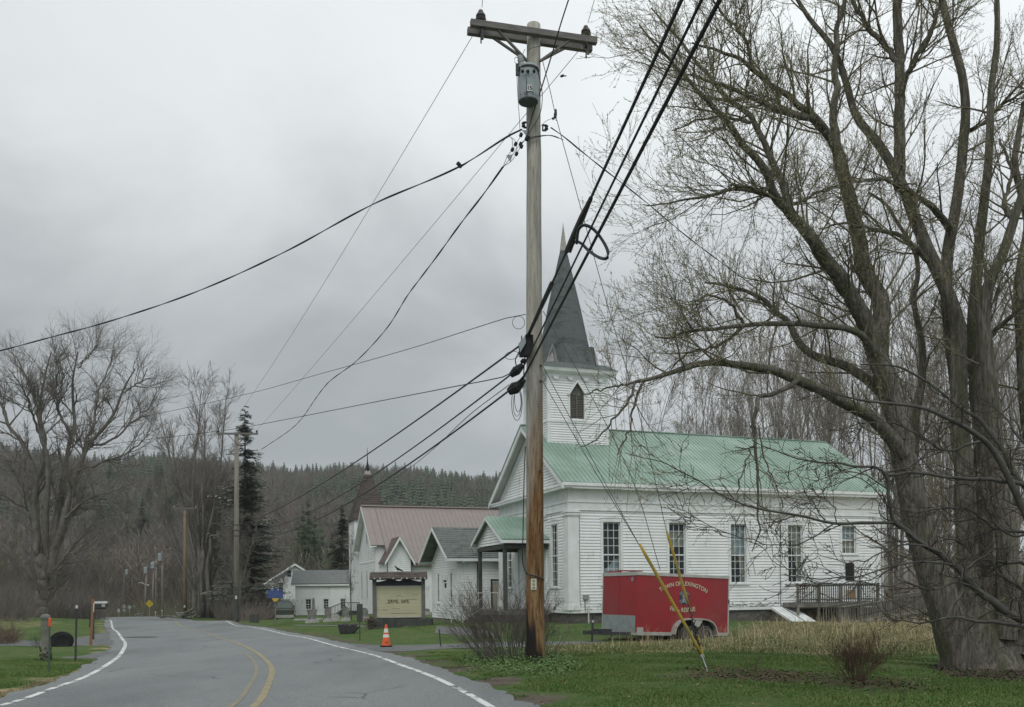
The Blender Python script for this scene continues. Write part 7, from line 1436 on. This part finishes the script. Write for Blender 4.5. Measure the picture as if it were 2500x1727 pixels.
# ---- mid-ground thickets
TB = [Tpl(*bare_parts(13, rt, 5, .35, .12, .17, (8,6,4), .10, 2.2), M_MAPLE, m) for m in (M_FARTW, M_FARRED, M_FAROL, M_FARTW)]
TH_LBL = 'leafless grey-brown tree in the thicket between the road and the hill'
rt2 = np.random.default_rng(51)
for k in range(110):
    px = rt2.uniform(-60, 700); Y_ = rt2.uniform(118, 230); 
    if 225 < px < 420 and Y_ < 150: continue
    i = rt2.integers(0, 4); x = P2(px, Y_); zb = W(px, 1506, Y_)[2]
    TB[i].put((x, Y_, max(zb, -7)), rt2.uniform(0, 6.28), rt2.uniform(.65, 1.1)*(.8 if px > 600 else 1), TH_LBL, 'thicket trees beyond the road')
for k in range(26):
    px = rt2.uniform(600, 1180); Y_ = rt2.uniform(150, 230); i = rt2.integers(0, 4); TB[i].put((P2(px, Y_), Y_, -2.5), rt2.uniform(0, 6.28), rt2.uniform(.7, 1.05), 'leafless tree standing behind the houses at the foot of the hill', 'trees behind the houses')
for (px, Y_, s, lab) in ((735,140,1.0,'spreading olive-tinged bare tree directly behind the gabled and long houses'), (700,138,.75,'small bare tree behind the ridge of the gabled house'), (775,142,.8,'bare tree behind the middle of the long grey roof')): TB[2].put(gp(px, Y_), px, s, lab, 'trees behind the houses')
# ---- woods behind the church, right
M_WOODBK = pm('wood_trunk_grey', (.27,.25,.22), (.18,.165,.145), scale=2, rough=.95)
M_WOODTW = pm('wood_twig_brown', (.26,.235,.205), (.20,.18,.155), scale=1, rough=.95)
TW_ = [Tpl(*bare_parts(18, rt, 2, .08, .30, .13, (8,6,3), .24, 1.4, ak=.7), M_WOODBK, M_WOODTW) for _ in range(5)]
LBW = 'thin upright bare tree in the woods behind the church'
for k in range(112):
    px = rt2.uniform(1540, 2640); Y_ = rt2.uniform(60, 104)
    if px < 1800 and rt2.random() < .45: continue
    s = rt2.uniform(.85, 1.2)*(1.1 if px > 1850 else .95)
    TW_[rt2.integers(0, 5)].put((P2(px, Y_), Y_, g1(P2(px, Y_), Y_)-.2), rt2.uniform(0, 6.28), s, LBW, 'woods behind the church')
for px, Y_ in ((1830,70),(1845,74)): TC_[1].put(gp(px, Y_), px, (.55,.55,.62 if px < 1840 else .55), 'dark evergreen just showing above the green roof ridge', 'evergreens behind the green roof', 'conifer')
# ---- undergrowth in the woods (stuff)
Bp, Br = [], []; rs = np.random.default_rng(61)
def brush(n, px0, px1, Y0, Y1, h, rg, lean=.35, r=.012, gfun=None):
    px = rg.uniform(px0, px1, n); Yv = rg.uniform(Y0, Y1, n); x = (px-CX)/F*Yv; z = G(x, Yv); m = 5; d = np.c_[rg.normal(size=(n,2))*lean, np.ones(n)]; d = unit(d); L_ = rg.uniform(.4, 1, n)*h; P = [np.c_[x, Yv, z-.05]]
    for i in range(m-1): d = unit(d+rg.normal(size=d.shape)*.16); P.append(P[-1]+d*(L_/(m-1))[:, None])
    return np.stack(P, 1), r*(Yv/40)[:, None]*np.linspace(1, .35, m)[None]
def brushobj(name, specs, mat, label, cat, group=None, k=5, kind=None, r2=.006):
    parts = []
    for s in specs:
        P, R = brush(*s[:6], rs, *s[6:]); parts.append(tubes(P, R, 3)); parts.append(tubes(*kids(rs, P, R, k=k, u=(.2,1), L=(.25,.6), ang=(.3,1.), n=4, jit=.2, up=.03, rr=.6, tip=.5), 3))
    return link(name, fastmesh(name, *merge(parts)), mat, None, label, cat, group, kind)
brushobj('undergrowth', [(1500,1800,2700,56,92,2.6,.3,.010), (900,2100,2700,46,58,1.6,.3,.012)], M_FARTW, 'tangled bare undergrowth filling the woods right of the church', 'undergrowth', kind='stuff')
brushobj('undergrowth', [(2600,-150,260,78,150,4.5,.45,.010), (700,-120,70,60,76,3.4,.5,.010), (1200,590-60,660,86,122,3.2,.35,.010), (500,110,240,74,84,1.8,.5,.009)], M_FARTW, 'bare brown brush along the far side of the road', 'undergrowth', kind='stuff', r2=.01)
brushobj('undergrowth', [(1500,200,700,118,170,4.5,.4,.010),(900,560,900,108,150,3,.4,.01)], M_FAROL, 'olive-brown brush beyond the road crest and behind the houses', 'undergrowth', kind='stuff')
brushobj('hedge', [(420,585,655,72,96,1.6,.3,.010)], M_FARRED, 'reddish-brown bare bushes between the grey pole and the gabled house', 'bush', k=6)
brushobj('bush', [(260,-25,42,34,38,1.0,.5,.010)], pm('rusty_twig', (.17,.125,.09), (.13,.10,.075), rough=.9), 'low rusty-brown bush at the left photo edge', 'bush', k=6)
# ---- bush by the pole
def stems(px0, px1, py, Y0, Y1, n, h, lean, rg, r=.008, cx=None, m=8, bend=.06, jit_=.09):
    px = rg.uniform(px0, px1, n); Yv = rg.uniform(Y0, Y1, n); x = (px-CX)/F*Yv; z = G(x, Yv)-.04; cxp = (px0+px1)/2; d = unit(np.c_[((px-cxp)/(px1-px0+1e-6)*2)*lean+rg.normal(size=n)*.12+bend, rg.normal(size=n)*.25, np.ones(n)]); L_ = h*rg.uniform(.45, 1, n); P = [np.c_[x, Yv, z]]
    for i in range(m-1): d = unit(d+rg.normal(size=d.shape)*jit_+np.array((0,0,.03))); P.append(P[-1]+d*(L_/(m-1))[:, None])
    return np.stack(P, 1), r*rg.uniform(.6,1.3,n)[:, None]*np.linspace(1,.3,m)[None]
def bush(name, S, mat, label, levels, rg, group=None):
    root = E(name, (0,0,0), 0, label, 'bush', group); P, R = S; link('stems', fastmesh('stems', *tubes(P, R, 4)), mat, root); cur = (P, R); parts = []
    for lv in levels: cur = kids(rg, *cur, **lv); cur = (cur[0], np.maximum(cur[1], .0022)); parts.append(tubes(*cur, 3))
    link('twigs', fastmesh('twigs', *merge(parts)), mat, root); return root
M_BUSH = pm("grey_shrub_twigs", (.17,.15,.135), (.11,.098,.088), scale=5, rough=.95)
rb_ = np.random.default_rng(71)
S1_ = stems(1185, 1290, 1600, 19.3, 20.4, 90, 1.75, .75, rb_, .009, bend=-.22)
bush('bare_shrub', S1_, M_BUSH, 'dense leafless grey shrub growing against the left foot of the near utility pole', [dict(k=6, u=(.25,1), L=(.3,.75), absL=1., ang=(.2,.7), n=5, jit=.12, up=.04, rr=.6, rmax=.005, tip=.5, taperL=.4), dict(k=5, u=(.2,1), L=(.12,.35), absL=1., ang=(.3,.8), n=4, jit=.14, up=.04, rr=.6, rmax=.003, tip=.6, taperL=.3)], rb_)
S2_ = stems(1315, 1345, 1600, 19.5, 20.3, 16, 1.4, .5, rb_, .006, bend=.35)
bush('bare_shrub', S2_, M_BUSH, 'sparse leafless twigs arching out on the right foot of the near utility pole', [dict(k=6, u=(.25,1), L=(.25,.6), absL=1., ang=(.2,.7), n=5, jit=.12, up=.02, rr=.6, rmax=.004, tip=.5, taperL=.4)], rb_)
M_RED_T = pm("reddish_shrub_twigs", (.13,.08,.06), (.09,.06,.045), scale=5, rough=.95)
S3_ = stems(2070, 2102, 1662, 14.15, 14.45, 46, .85, .75, rb_, .006, bend=-.05)
bush('bare_shrub', S3_, M_RED_T, 'small reddish-brown bare bush on the lawn left of the willow trunk', [dict(k=7, u=(.3,1), L=(.15,.4), absL=1., ang=(.2,.7), n=4, jit=.12, up=.04, rr=.6, rmax=.0035, tip=.6, taperL=.3), dict(k=3, u=(.2,1), L=(.06,.16), absL=1., ang=(.3,.8), n=3, jit=.1, up=.03, rr=.6, rmax=.0025, tip=.6, taperL=.3)], rb_)
S4_ = stems(1822, 1838, 1650, 15.2, 15.4, 7, .55, .4, rb_, .004); bush('bare_shrub', S4_, M_RED_T, 'tiny twiggy seedling in the leaf-strewn grass between guy anchor and reddish bush', [dict(k=4, u=(.3,1), L=(.1,.25), absL=1., ang=(.3,.8), n=3, jit=.1, up=.02, rr=.6, rmax=.003, tip=.6, taperL=.3)], rb_)
S5_ = stems(90, 106, 1590, 31, 32, 22, .7, .7, rb_, .008); bush('bare_shrub', S5_, M_DARKWOOD, 'small dark shrub left of the black culvert pipe', [dict(k=6, u=(.3,1), L=(.12,.3), absL=1., ang=(.3,.8), n=3, jit=.1, up=.02, rr=.6, rmax=.006, tip=.6, taperL=.3)], rb_)

# ================================================================ grass and leaves
rgG = np.random.default_rng(81)
def nearroad(x, y): return np.sqrt(((x[:, None]-RO[20:500:7, 0])**2+(y[:, None]-RO[20:500:7, 1])**2).min(1))
def blades(name, poly, n, h, w, lean, mats, label, mask=None, seg=2, dens=None, soft_=0.0):
    P_ = np.array([p[:2] for p in poly]); lo, hi = P_.min(0), P_.max(0); k = n*3
    x = rgG.uniform(lo[0], hi[0], k); y = rgG.uniform(lo[1], hi[1], k); ok = inpoly(x, y, poly)
    for pg in polys: ok &= ~inpoly(x, y, pg)
    if dens is not None: ok &= rgG.random(k) < dens(x, y)
    x, y = x[ok][:n]+rgG.normal(size=min(n, ok.sum()))*soft_, y[ok][:n]+rgG.normal(size=min(n, ok.sum()))*soft_; m = len(x); z = G(x, y); hh = rgG.uniform(*h, m)*(1+.35*np.sin(x*1.7+y)*np.sin(y*2.3)); a = rgG.uniform(0, 6.283, m); d = np.c_[np.cos(a), np.sin(a), np.zeros(m)]; s = np.c_[-d[:, 1], d[:, 0], np.zeros(m)]
    ln = rgG.uniform(*lean, m)[:, None]; p0 = np.c_[x, y, z-.01]; ww = w*rgG.uniform(.6, 1.4, m)[:, None]*s
    mid = p0+d*(ln*hh[:, None]*.3)+np.array((0,0,1))*hh[:, None]*.6; tp = p0+d*(ln*hh[:, None])+np.array((0,0,1))*(hh*(1-.25*ln[:, 0]))[:, None]
    V = np.stack([p0-ww, p0+ww, mid+ww*.8, mid-ww*.8, tp+ww*.15, tp-ww*.15], 1); q = np.array([[0,1,2,3],[3,2,4,5]]); mi = rgG.integers(0, len(mats), m); out = []
    for i, mt in enumerate(mats):
        Vi = V[mi == i]; Fq = (q[None]+(np.arange(len(Vi))*6)[:, None, None]).reshape(-1, 4); out.append(link(name, fastmesh(name, Vi.reshape(-1, 3), Fq), mt, None, label[i] if isinstance(label, list) else label, 'grass', kind='stuff'))
    return out
M_B1 = pm("fresh_grass_blade", (.075,.17,.035), (.115,.20,.05), scale=1.2, rough=.8, spec=.2); M_B2 = pm("dull_grass_blade", (.10,.15,.045), (.16,.175,.07), scale=1.2, rough=.85, spec=.2)
M_D1 = pm("straw_blade", (.48,.41,.27), (.36,.30,.19), scale=1.5, rough=.85, spec=.2); M_D2 = pm("brown_grass_blade", (.28,.23,.14), (.20,.175,.10), scale=1.5, rough=.9, spec=.1)
LAWN = [ong(*p) for p in ((1215,1740),(1100,1665),(1000,1625),(950,1608),(1060,1592),(1330,1588),(1420,1592),(1640,1594),(1900,1594),(2120,1598),(2300,1598),(2560,1615),(2620,1740))]
blades('lawn_grass', LAWN, 260000, (.02,.055), .0035, (.2,1.0), [M_B1, M_B2], ['fresh green lawn grass across the right foreground', 'duller olive lawn grass mixed through the right foreground'], dens=lambda x, y: (nearroad(x, y) > .75+.5*np.sin(x*3+y*2)*np.sin(y*4))*np.clip(1.35-y/30, .15, 1)*(1-.75*inpoly(x, y, LEAFPOLY))*(1-.7*inpoly(x, y, TREEPOLY)))
LAWN2 = [ong(*p) for p in ((-60,1700),(60,1672),(150,1648),(240,1622),(215,1610),(160,1608),(-60,1608))]
blades('lawn_grass', LAWN2, 70000, (.02,.045), .004, (.2,1.0), [M_B1, M_B2], ['fresh green grass on the left verge', 'duller olive grass on the left verge'])
LV3 = [ong(*p) for p in ((-60,1708),(60,1676),(150,1652),(245,1625),(262,1622),(200,1650),(120,1680),(40,1708),(-20,1727))]
blades('verge_grass', LV3, 9000, (.02,.07), .005, (.3,1.2), [M_D2], 'brown matted grass at the left road edge')
LAWN4 = [ong(*p) for p in ((640,1532),(700,1530),(900,1532),(1060,1548),(1300,1562),(1440,1562),(1440,1530),(1300,1530),(1180,1520),(900,1516),(700,1514))]
blades('lawn_grass', LAWN4, 40000, (.02,.05), .007, (.2,1.0), [M_B1, M_B2], ['green grass round the message board and the church front', 'olive grass round the message board and the church front'])
blades('dry_grass', DRYPOLY, 70000, (.04,.13), .006, (.6,2.4), [M_D1, M_D2], ['pale straw-coloured matted dry grass in the field behind the lawn', 'brown matted dry grass in the field behind the lawn'], dens=lambda x, y: np.clip(.55+.5*np.sin(x*.9+1.5*np.sin(y*.7))*np.cos(y*1.1+x*.4)+.02*(x-6), .06, 1)*np.clip((y-21.5+1.2*np.sin(x*1.3))/6, .04, 1), soft_=.8)
blades('field_grass', DRYPOLY, 60000, (.04,.13), .006, (.2,1.1), [M_B2], 'green grass growing through the dry field before the church', soft_=.7)
TALL = [ong(*p) for p in ((1480,1590),(1560,1570),(1700,1566),(1800,1556),(1900,1518),(2300,1515),(2320,1585),(2000,1590),(1700,1590))]
blades('tall_dry_grass', TALL, 2600, (.25,.7), .004, (.1,1.1), [M_D1], 'tall pale dry grass stalks standing in the field before the church and ramp', dens=lambda x, y: .25+.75*(np.sin(x*1.3)*np.sin(y*1.1+x*.5) > .1))
POLEW = [ong(*p) for p in ((1130,1612),(1200,1590),(1320,1598),(1420,1628),(1380,1655),(1250,1652),(1150,1640))]
def leaves(name, poly, n, l, mats, label, z0=.0, z1=.05, dens=None, flat=.3, cat='leaves', js=.1):
    P_ = np.array([p[:2] for p in poly]); lo, hi = P_.min(0), P_.max(0); k = n*3; x = rgG.uniform(lo[0], hi[0], k); y = rgG.uniform(lo[1], hi[1], k); ok = inpoly(x, y, poly)
    if dens is not None: ok &= rgG.random(k) < dens(x, y)
    x, y = x[ok][:n]+rgG.normal(size=min(n, ok.sum()))*js, y[ok][:n]+rgG.normal(size=min(n, ok.sum()))*js; m = len(x); p = np.c_[x, y, G(x, y)+rgG.uniform(z0, z1, m)]; nrm = unit(np.c_[rgG.normal(size=(m,2))*flat, np.ones(m)]); a = unit(np.cross(nrm, rgG.normal(size=(m,3)))); b_ = np.cross(nrm, a); L_ = rgG.uniform(*l, m)[:, None]
    V = np.stack([p-a*L_, p+b_*L_*.55, p+a*L_, p-b_*L_*.55], 1).reshape(-1, 3); return link(name, fastmesh(name, V, np.arange(len(V)).reshape(-1, 4)), mats, None, label, cat, kind='stuff')
leaves('ground_ivy', POLEW, 9000, (.012,.03), pm("ivy_green", (.085,.16,.045), (.13,.21,.07), scale=6, rough=.6), 'bright green leafy weeds round the foot of the near utility pole', .0, .16, flat=.5)
leaves('leaf_litter', LEAFPOLY, 4500, (.015,.04), pm("dead_leaf_brown", (.10,.07,.045), (.06,.045,.032), scale=9, rough=.9), 'dark fallen leaves in the strip of lawn under the reddish bush', .0, .05, dens=lambda x, y: np.clip(.5+.6*np.sin(x*2.3+y)*np.sin(y*3.1+x*.7), .05, 1), js=.22)
leaves('leaf_litter', TREEPOLY, 5000, (.015,.04), pm("dead_leaf_dark", (.08,.06,.045), (.045,.036,.03), scale=9, rough=.9), 'dark leaf litter round the willow trunk', .0, .05)
leaves('scattered_leaves', LAWN, 500, (.012,.03), pm("dead_leaf_pale", (.32,.25,.16), (.22,.16,.10), scale=9, rough=.9), 'scattered pale dead leaves on the lawn', .03, .08)
SH = [*offset(RL, .6)[10:110], *offset(RL, 1.75)[10:110][::-1]]
leaves('leaf_litter', SH, 9000, (.012,.032), pm("dead_leaf_mid", (.16,.12,.08), (.09,.07,.05), scale=9, rough=.9), 'brown leaf litter along the right road shoulder', .0, .03)
# ================================================================ hills and their forest
SKP = [(-400,1120),(0,1150),(143,1165),(282,1175),(361,1170),(451,1172),(560,1180),(639,1190),(663,1192),(735,1203),(775,1199),(835,1194),(882,1194),(938,1196),(1007,1202),(1070,1212),(1133,1219),(1195,1222),(1400,1240),(1600,1290),(2000,1330),(2900,1350)]
kx = np.array([p[0] for p in SKP]); ky = np.array([p[1] for p in SKP])
def hillz(x, y):
    px = CX+F*x/np.maximum(y, 1); top = (CY-.0105*(px-CX)-np.interp(px, kx, ky))/F*640; s = np.clip((y-185)/(640-185), 0, 1); s = s*s*(3-2*s)*.75+.25*s
    return -5+s*(top+5)+s*5*np.sin(x*.012+1)*np.sin(y*.013)*(1-s)*2
yy = np.geomspace(185, 1000, 60); uu = np.linspace(-1.1, 1.0, 120); YH, UH = np.meshgrid(yy, uu, indexing='ij'); XH = YH*UH; ZH = hillz(XH, np.minimum(YH, 640))-np.clip(YH-640, 0, None)*.1
i, j = np.meshgrid(np.arange(59), np.arange(119), indexing='ij'); b0 = i*120+j
HILL = link('hill', fastmesh('hill', np.stack([XH, YH, ZH-.3], -1), np.stack([b0, b0+1, b0+121, b0+120], -1).reshape(-1, 4)), pm('hill_leaf_litter', (.13,.115,.095), (.10,.095,.07), scale=.05, rough=1), kind='structure', smooth=True)
M_PINE = pm('pine_green', (.075,.125,.055), (.11,.165,.075), scale=1, rough=.9)
TP = Tpl(*conifer_parts(15, np.random.default_rng(5), .30, 22, droop=-.05, bare=.2, dens=7), M_MAPLE, M_PINE)
for px, Y_, s_ in ((742,200,1.05),(755,206,1.15),(770,203,.95),(730,212,.9),(785,215,.85)): x_ = P2(px, Y_); TP.put((x_, Y_, float(hillz(np.array(x_), np.array(float(Y_))))+7), px, (s_*.9, s_*.9, s_*1.1), 'rounded green pine in the clump above the ridge of the gabled house', 'green pine clump on the slope', 'pine')
for k in range(26):
    px = rt2.uniform(235, 440); Y_ = rt2.uniform(300, 470); x_ = P2(px, Y_); TP.put((x_, Y_, float(hillz(np.array(x_), np.array(Y_)))+rt2.uniform(0, 6)), px, (1.1, 1.1, 1.0), 'green pine on the hill above the road crest, between maple and grey pole', 'green pines on the left hill', 'pine')
def ft_bare(rg, n=110, h=13):
    Vs = []; 
    for k in range(n):
        f = rg.uniform(.25, .95); a = rg.uniform(0, 6.283); r = 3.3*math.sin(math.pi*min(1, (f-.15)/.95))**.7*rg.uniform(.1,1); p = np.array((math.cos(a)*r, math.sin(a)*r, f*h)); d = unit(np.array((math.cos(a)*.6, math.sin(a)*.6, 1.3))+rg.normal(size=3)*.35); s = unit(np.cross(d, rg.normal(size=3)))*rg.uniform(.07,.16); L_ = rg.uniform(1.2,2.8); Vs += [p-s, p+s, p+d*L_+s*.2, p+d*L_-s*.2]
    for k in range(4): a = k*1.57; s = np.array((math.cos(a), math.sin(a), 0))*.16; Vs += [-s, s, s*.3+(0,0,h*.75), -s*.3+(0,0,h*.75)]
    return np.array(Vs)
def ft_con(rg, h=15, r0=2.9):
    Vs = []
    for i in range(13):
        f = i/12; z = h*(.1+.88*f); r = r0*(1-f)**.85+.25
        for k in range(9):
            a = k*.7+i+rg.uniform(-.3,.3); L_ = r*rg.uniform(.7,1.2); d = np.array((math.cos(a), math.sin(a), 0)); s = np.array((-d[1], d[0], 0))*(.35*r+.15); p = np.array((0,0,z+.9)); q = d*L_+(0,0,z-.35*L_); Vs += [p, q-s, q+d*.25-(0,0,.2), q+s]
    return np.array(Vs)
rf = np.random.default_rng(91); TBa = [ft_bare(rf) for _ in range(5)]; TCn = [ft_con(rf) for _ in range(4)]
n = 7600; yv = 185+(640-185)*rf.random(n)**.75; uv = rf.uniform(-.66, .16, n); xv = yv*uv
cl = np.sin(xv*.021+2+.7*np.sin(yv*.017))*np.sin(yv*.019+.9*np.sin(xv*.011))+.25*rf.normal(size=n); pxv = CX+F*uv
con = ((cl > .6) & (yv > 330)) | ((yv > 560) & (rf.random(n) < .30)) | ((pxv > 1030) & (yv > 430) & (rf.random(n) < .42)) | ((pxv > 240) & (pxv < 420) & (yv > 430) & (rf.random(n) < .6))
zv = hillz(xv, yv)-.3; red = (np.sin(xv*.05)*np.sin(yv*.04) > .35)
def plant(T, m, smin, smax):
    out = []
    idx = np.where(m)[0]; ch = rf.integers(0, len(T), len(idx))
    for t_ in range(len(T)):
        ii = idx[ch == t_]; V = T[t_]; a = rf.uniform(0, 6.283, len(ii)); s = rf.uniform(smin, smax, len(ii)); c, sn = np.cos(a), np.sin(a)
        X = V[None, :, 0]*c[:, None]-V[None, :, 1]*sn[:, None]; Yq = V[None, :, 0]*sn[:, None]+V[None, :, 1]*c[:, None]
        out.append(np.stack([X*s[:, None]+xv[ii][:, None], Yq*s[:, None]+yv[ii][:, None], V[None, :, 2]*s[:, None]+zv[ii][:, None]], -1).reshape(-1, 3))
    V = np.concatenate(out); return V, np.arange(len(V)).reshape(-1, 4)
for nm, T, m, mt, lab in (('bare_forest', TBa, ~con & ~red, M_FARTW, 'grey-brown leafless forest covering the distant hillside'), ('bare_forest', TBa, ~con & red, M_FARRED, 'reddish leafless trees in patches on the distant hillside'), ('evergreen_forest', TCn, con, M_NEEDF, 'dark green conifers among the forest and along the hill skyline')):
    link(nm, fastmesh(nm, *plant(T, m, .55, 1.25)), mt, None, lab, 'forest', kind='stuff')

# ================================================================ thin moist air over the valley
hzb = MB(); hzb.box((-700, -60, -40), (700, 1050, 260)); hm_ = bpy.data.materials.new('moist_air'); hm_.use_nodes = True; t = hm_.node_tree; t.nodes.clear()
pv = t.nodes.new('ShaderNodeVolumePrincipled'); pv.inputs['Density'].default_value = .00022; pv.inputs['Color'].default_value = (.85,.88,.90,1); oo = t.nodes.new('ShaderNodeOutputMaterial'); t.links.new(pv.outputs[0], oo.inputs['Volume'])
O('haze', hzb, hm_, kind='stuff', label='thin grey haze over the valley and hill', cat='haze')
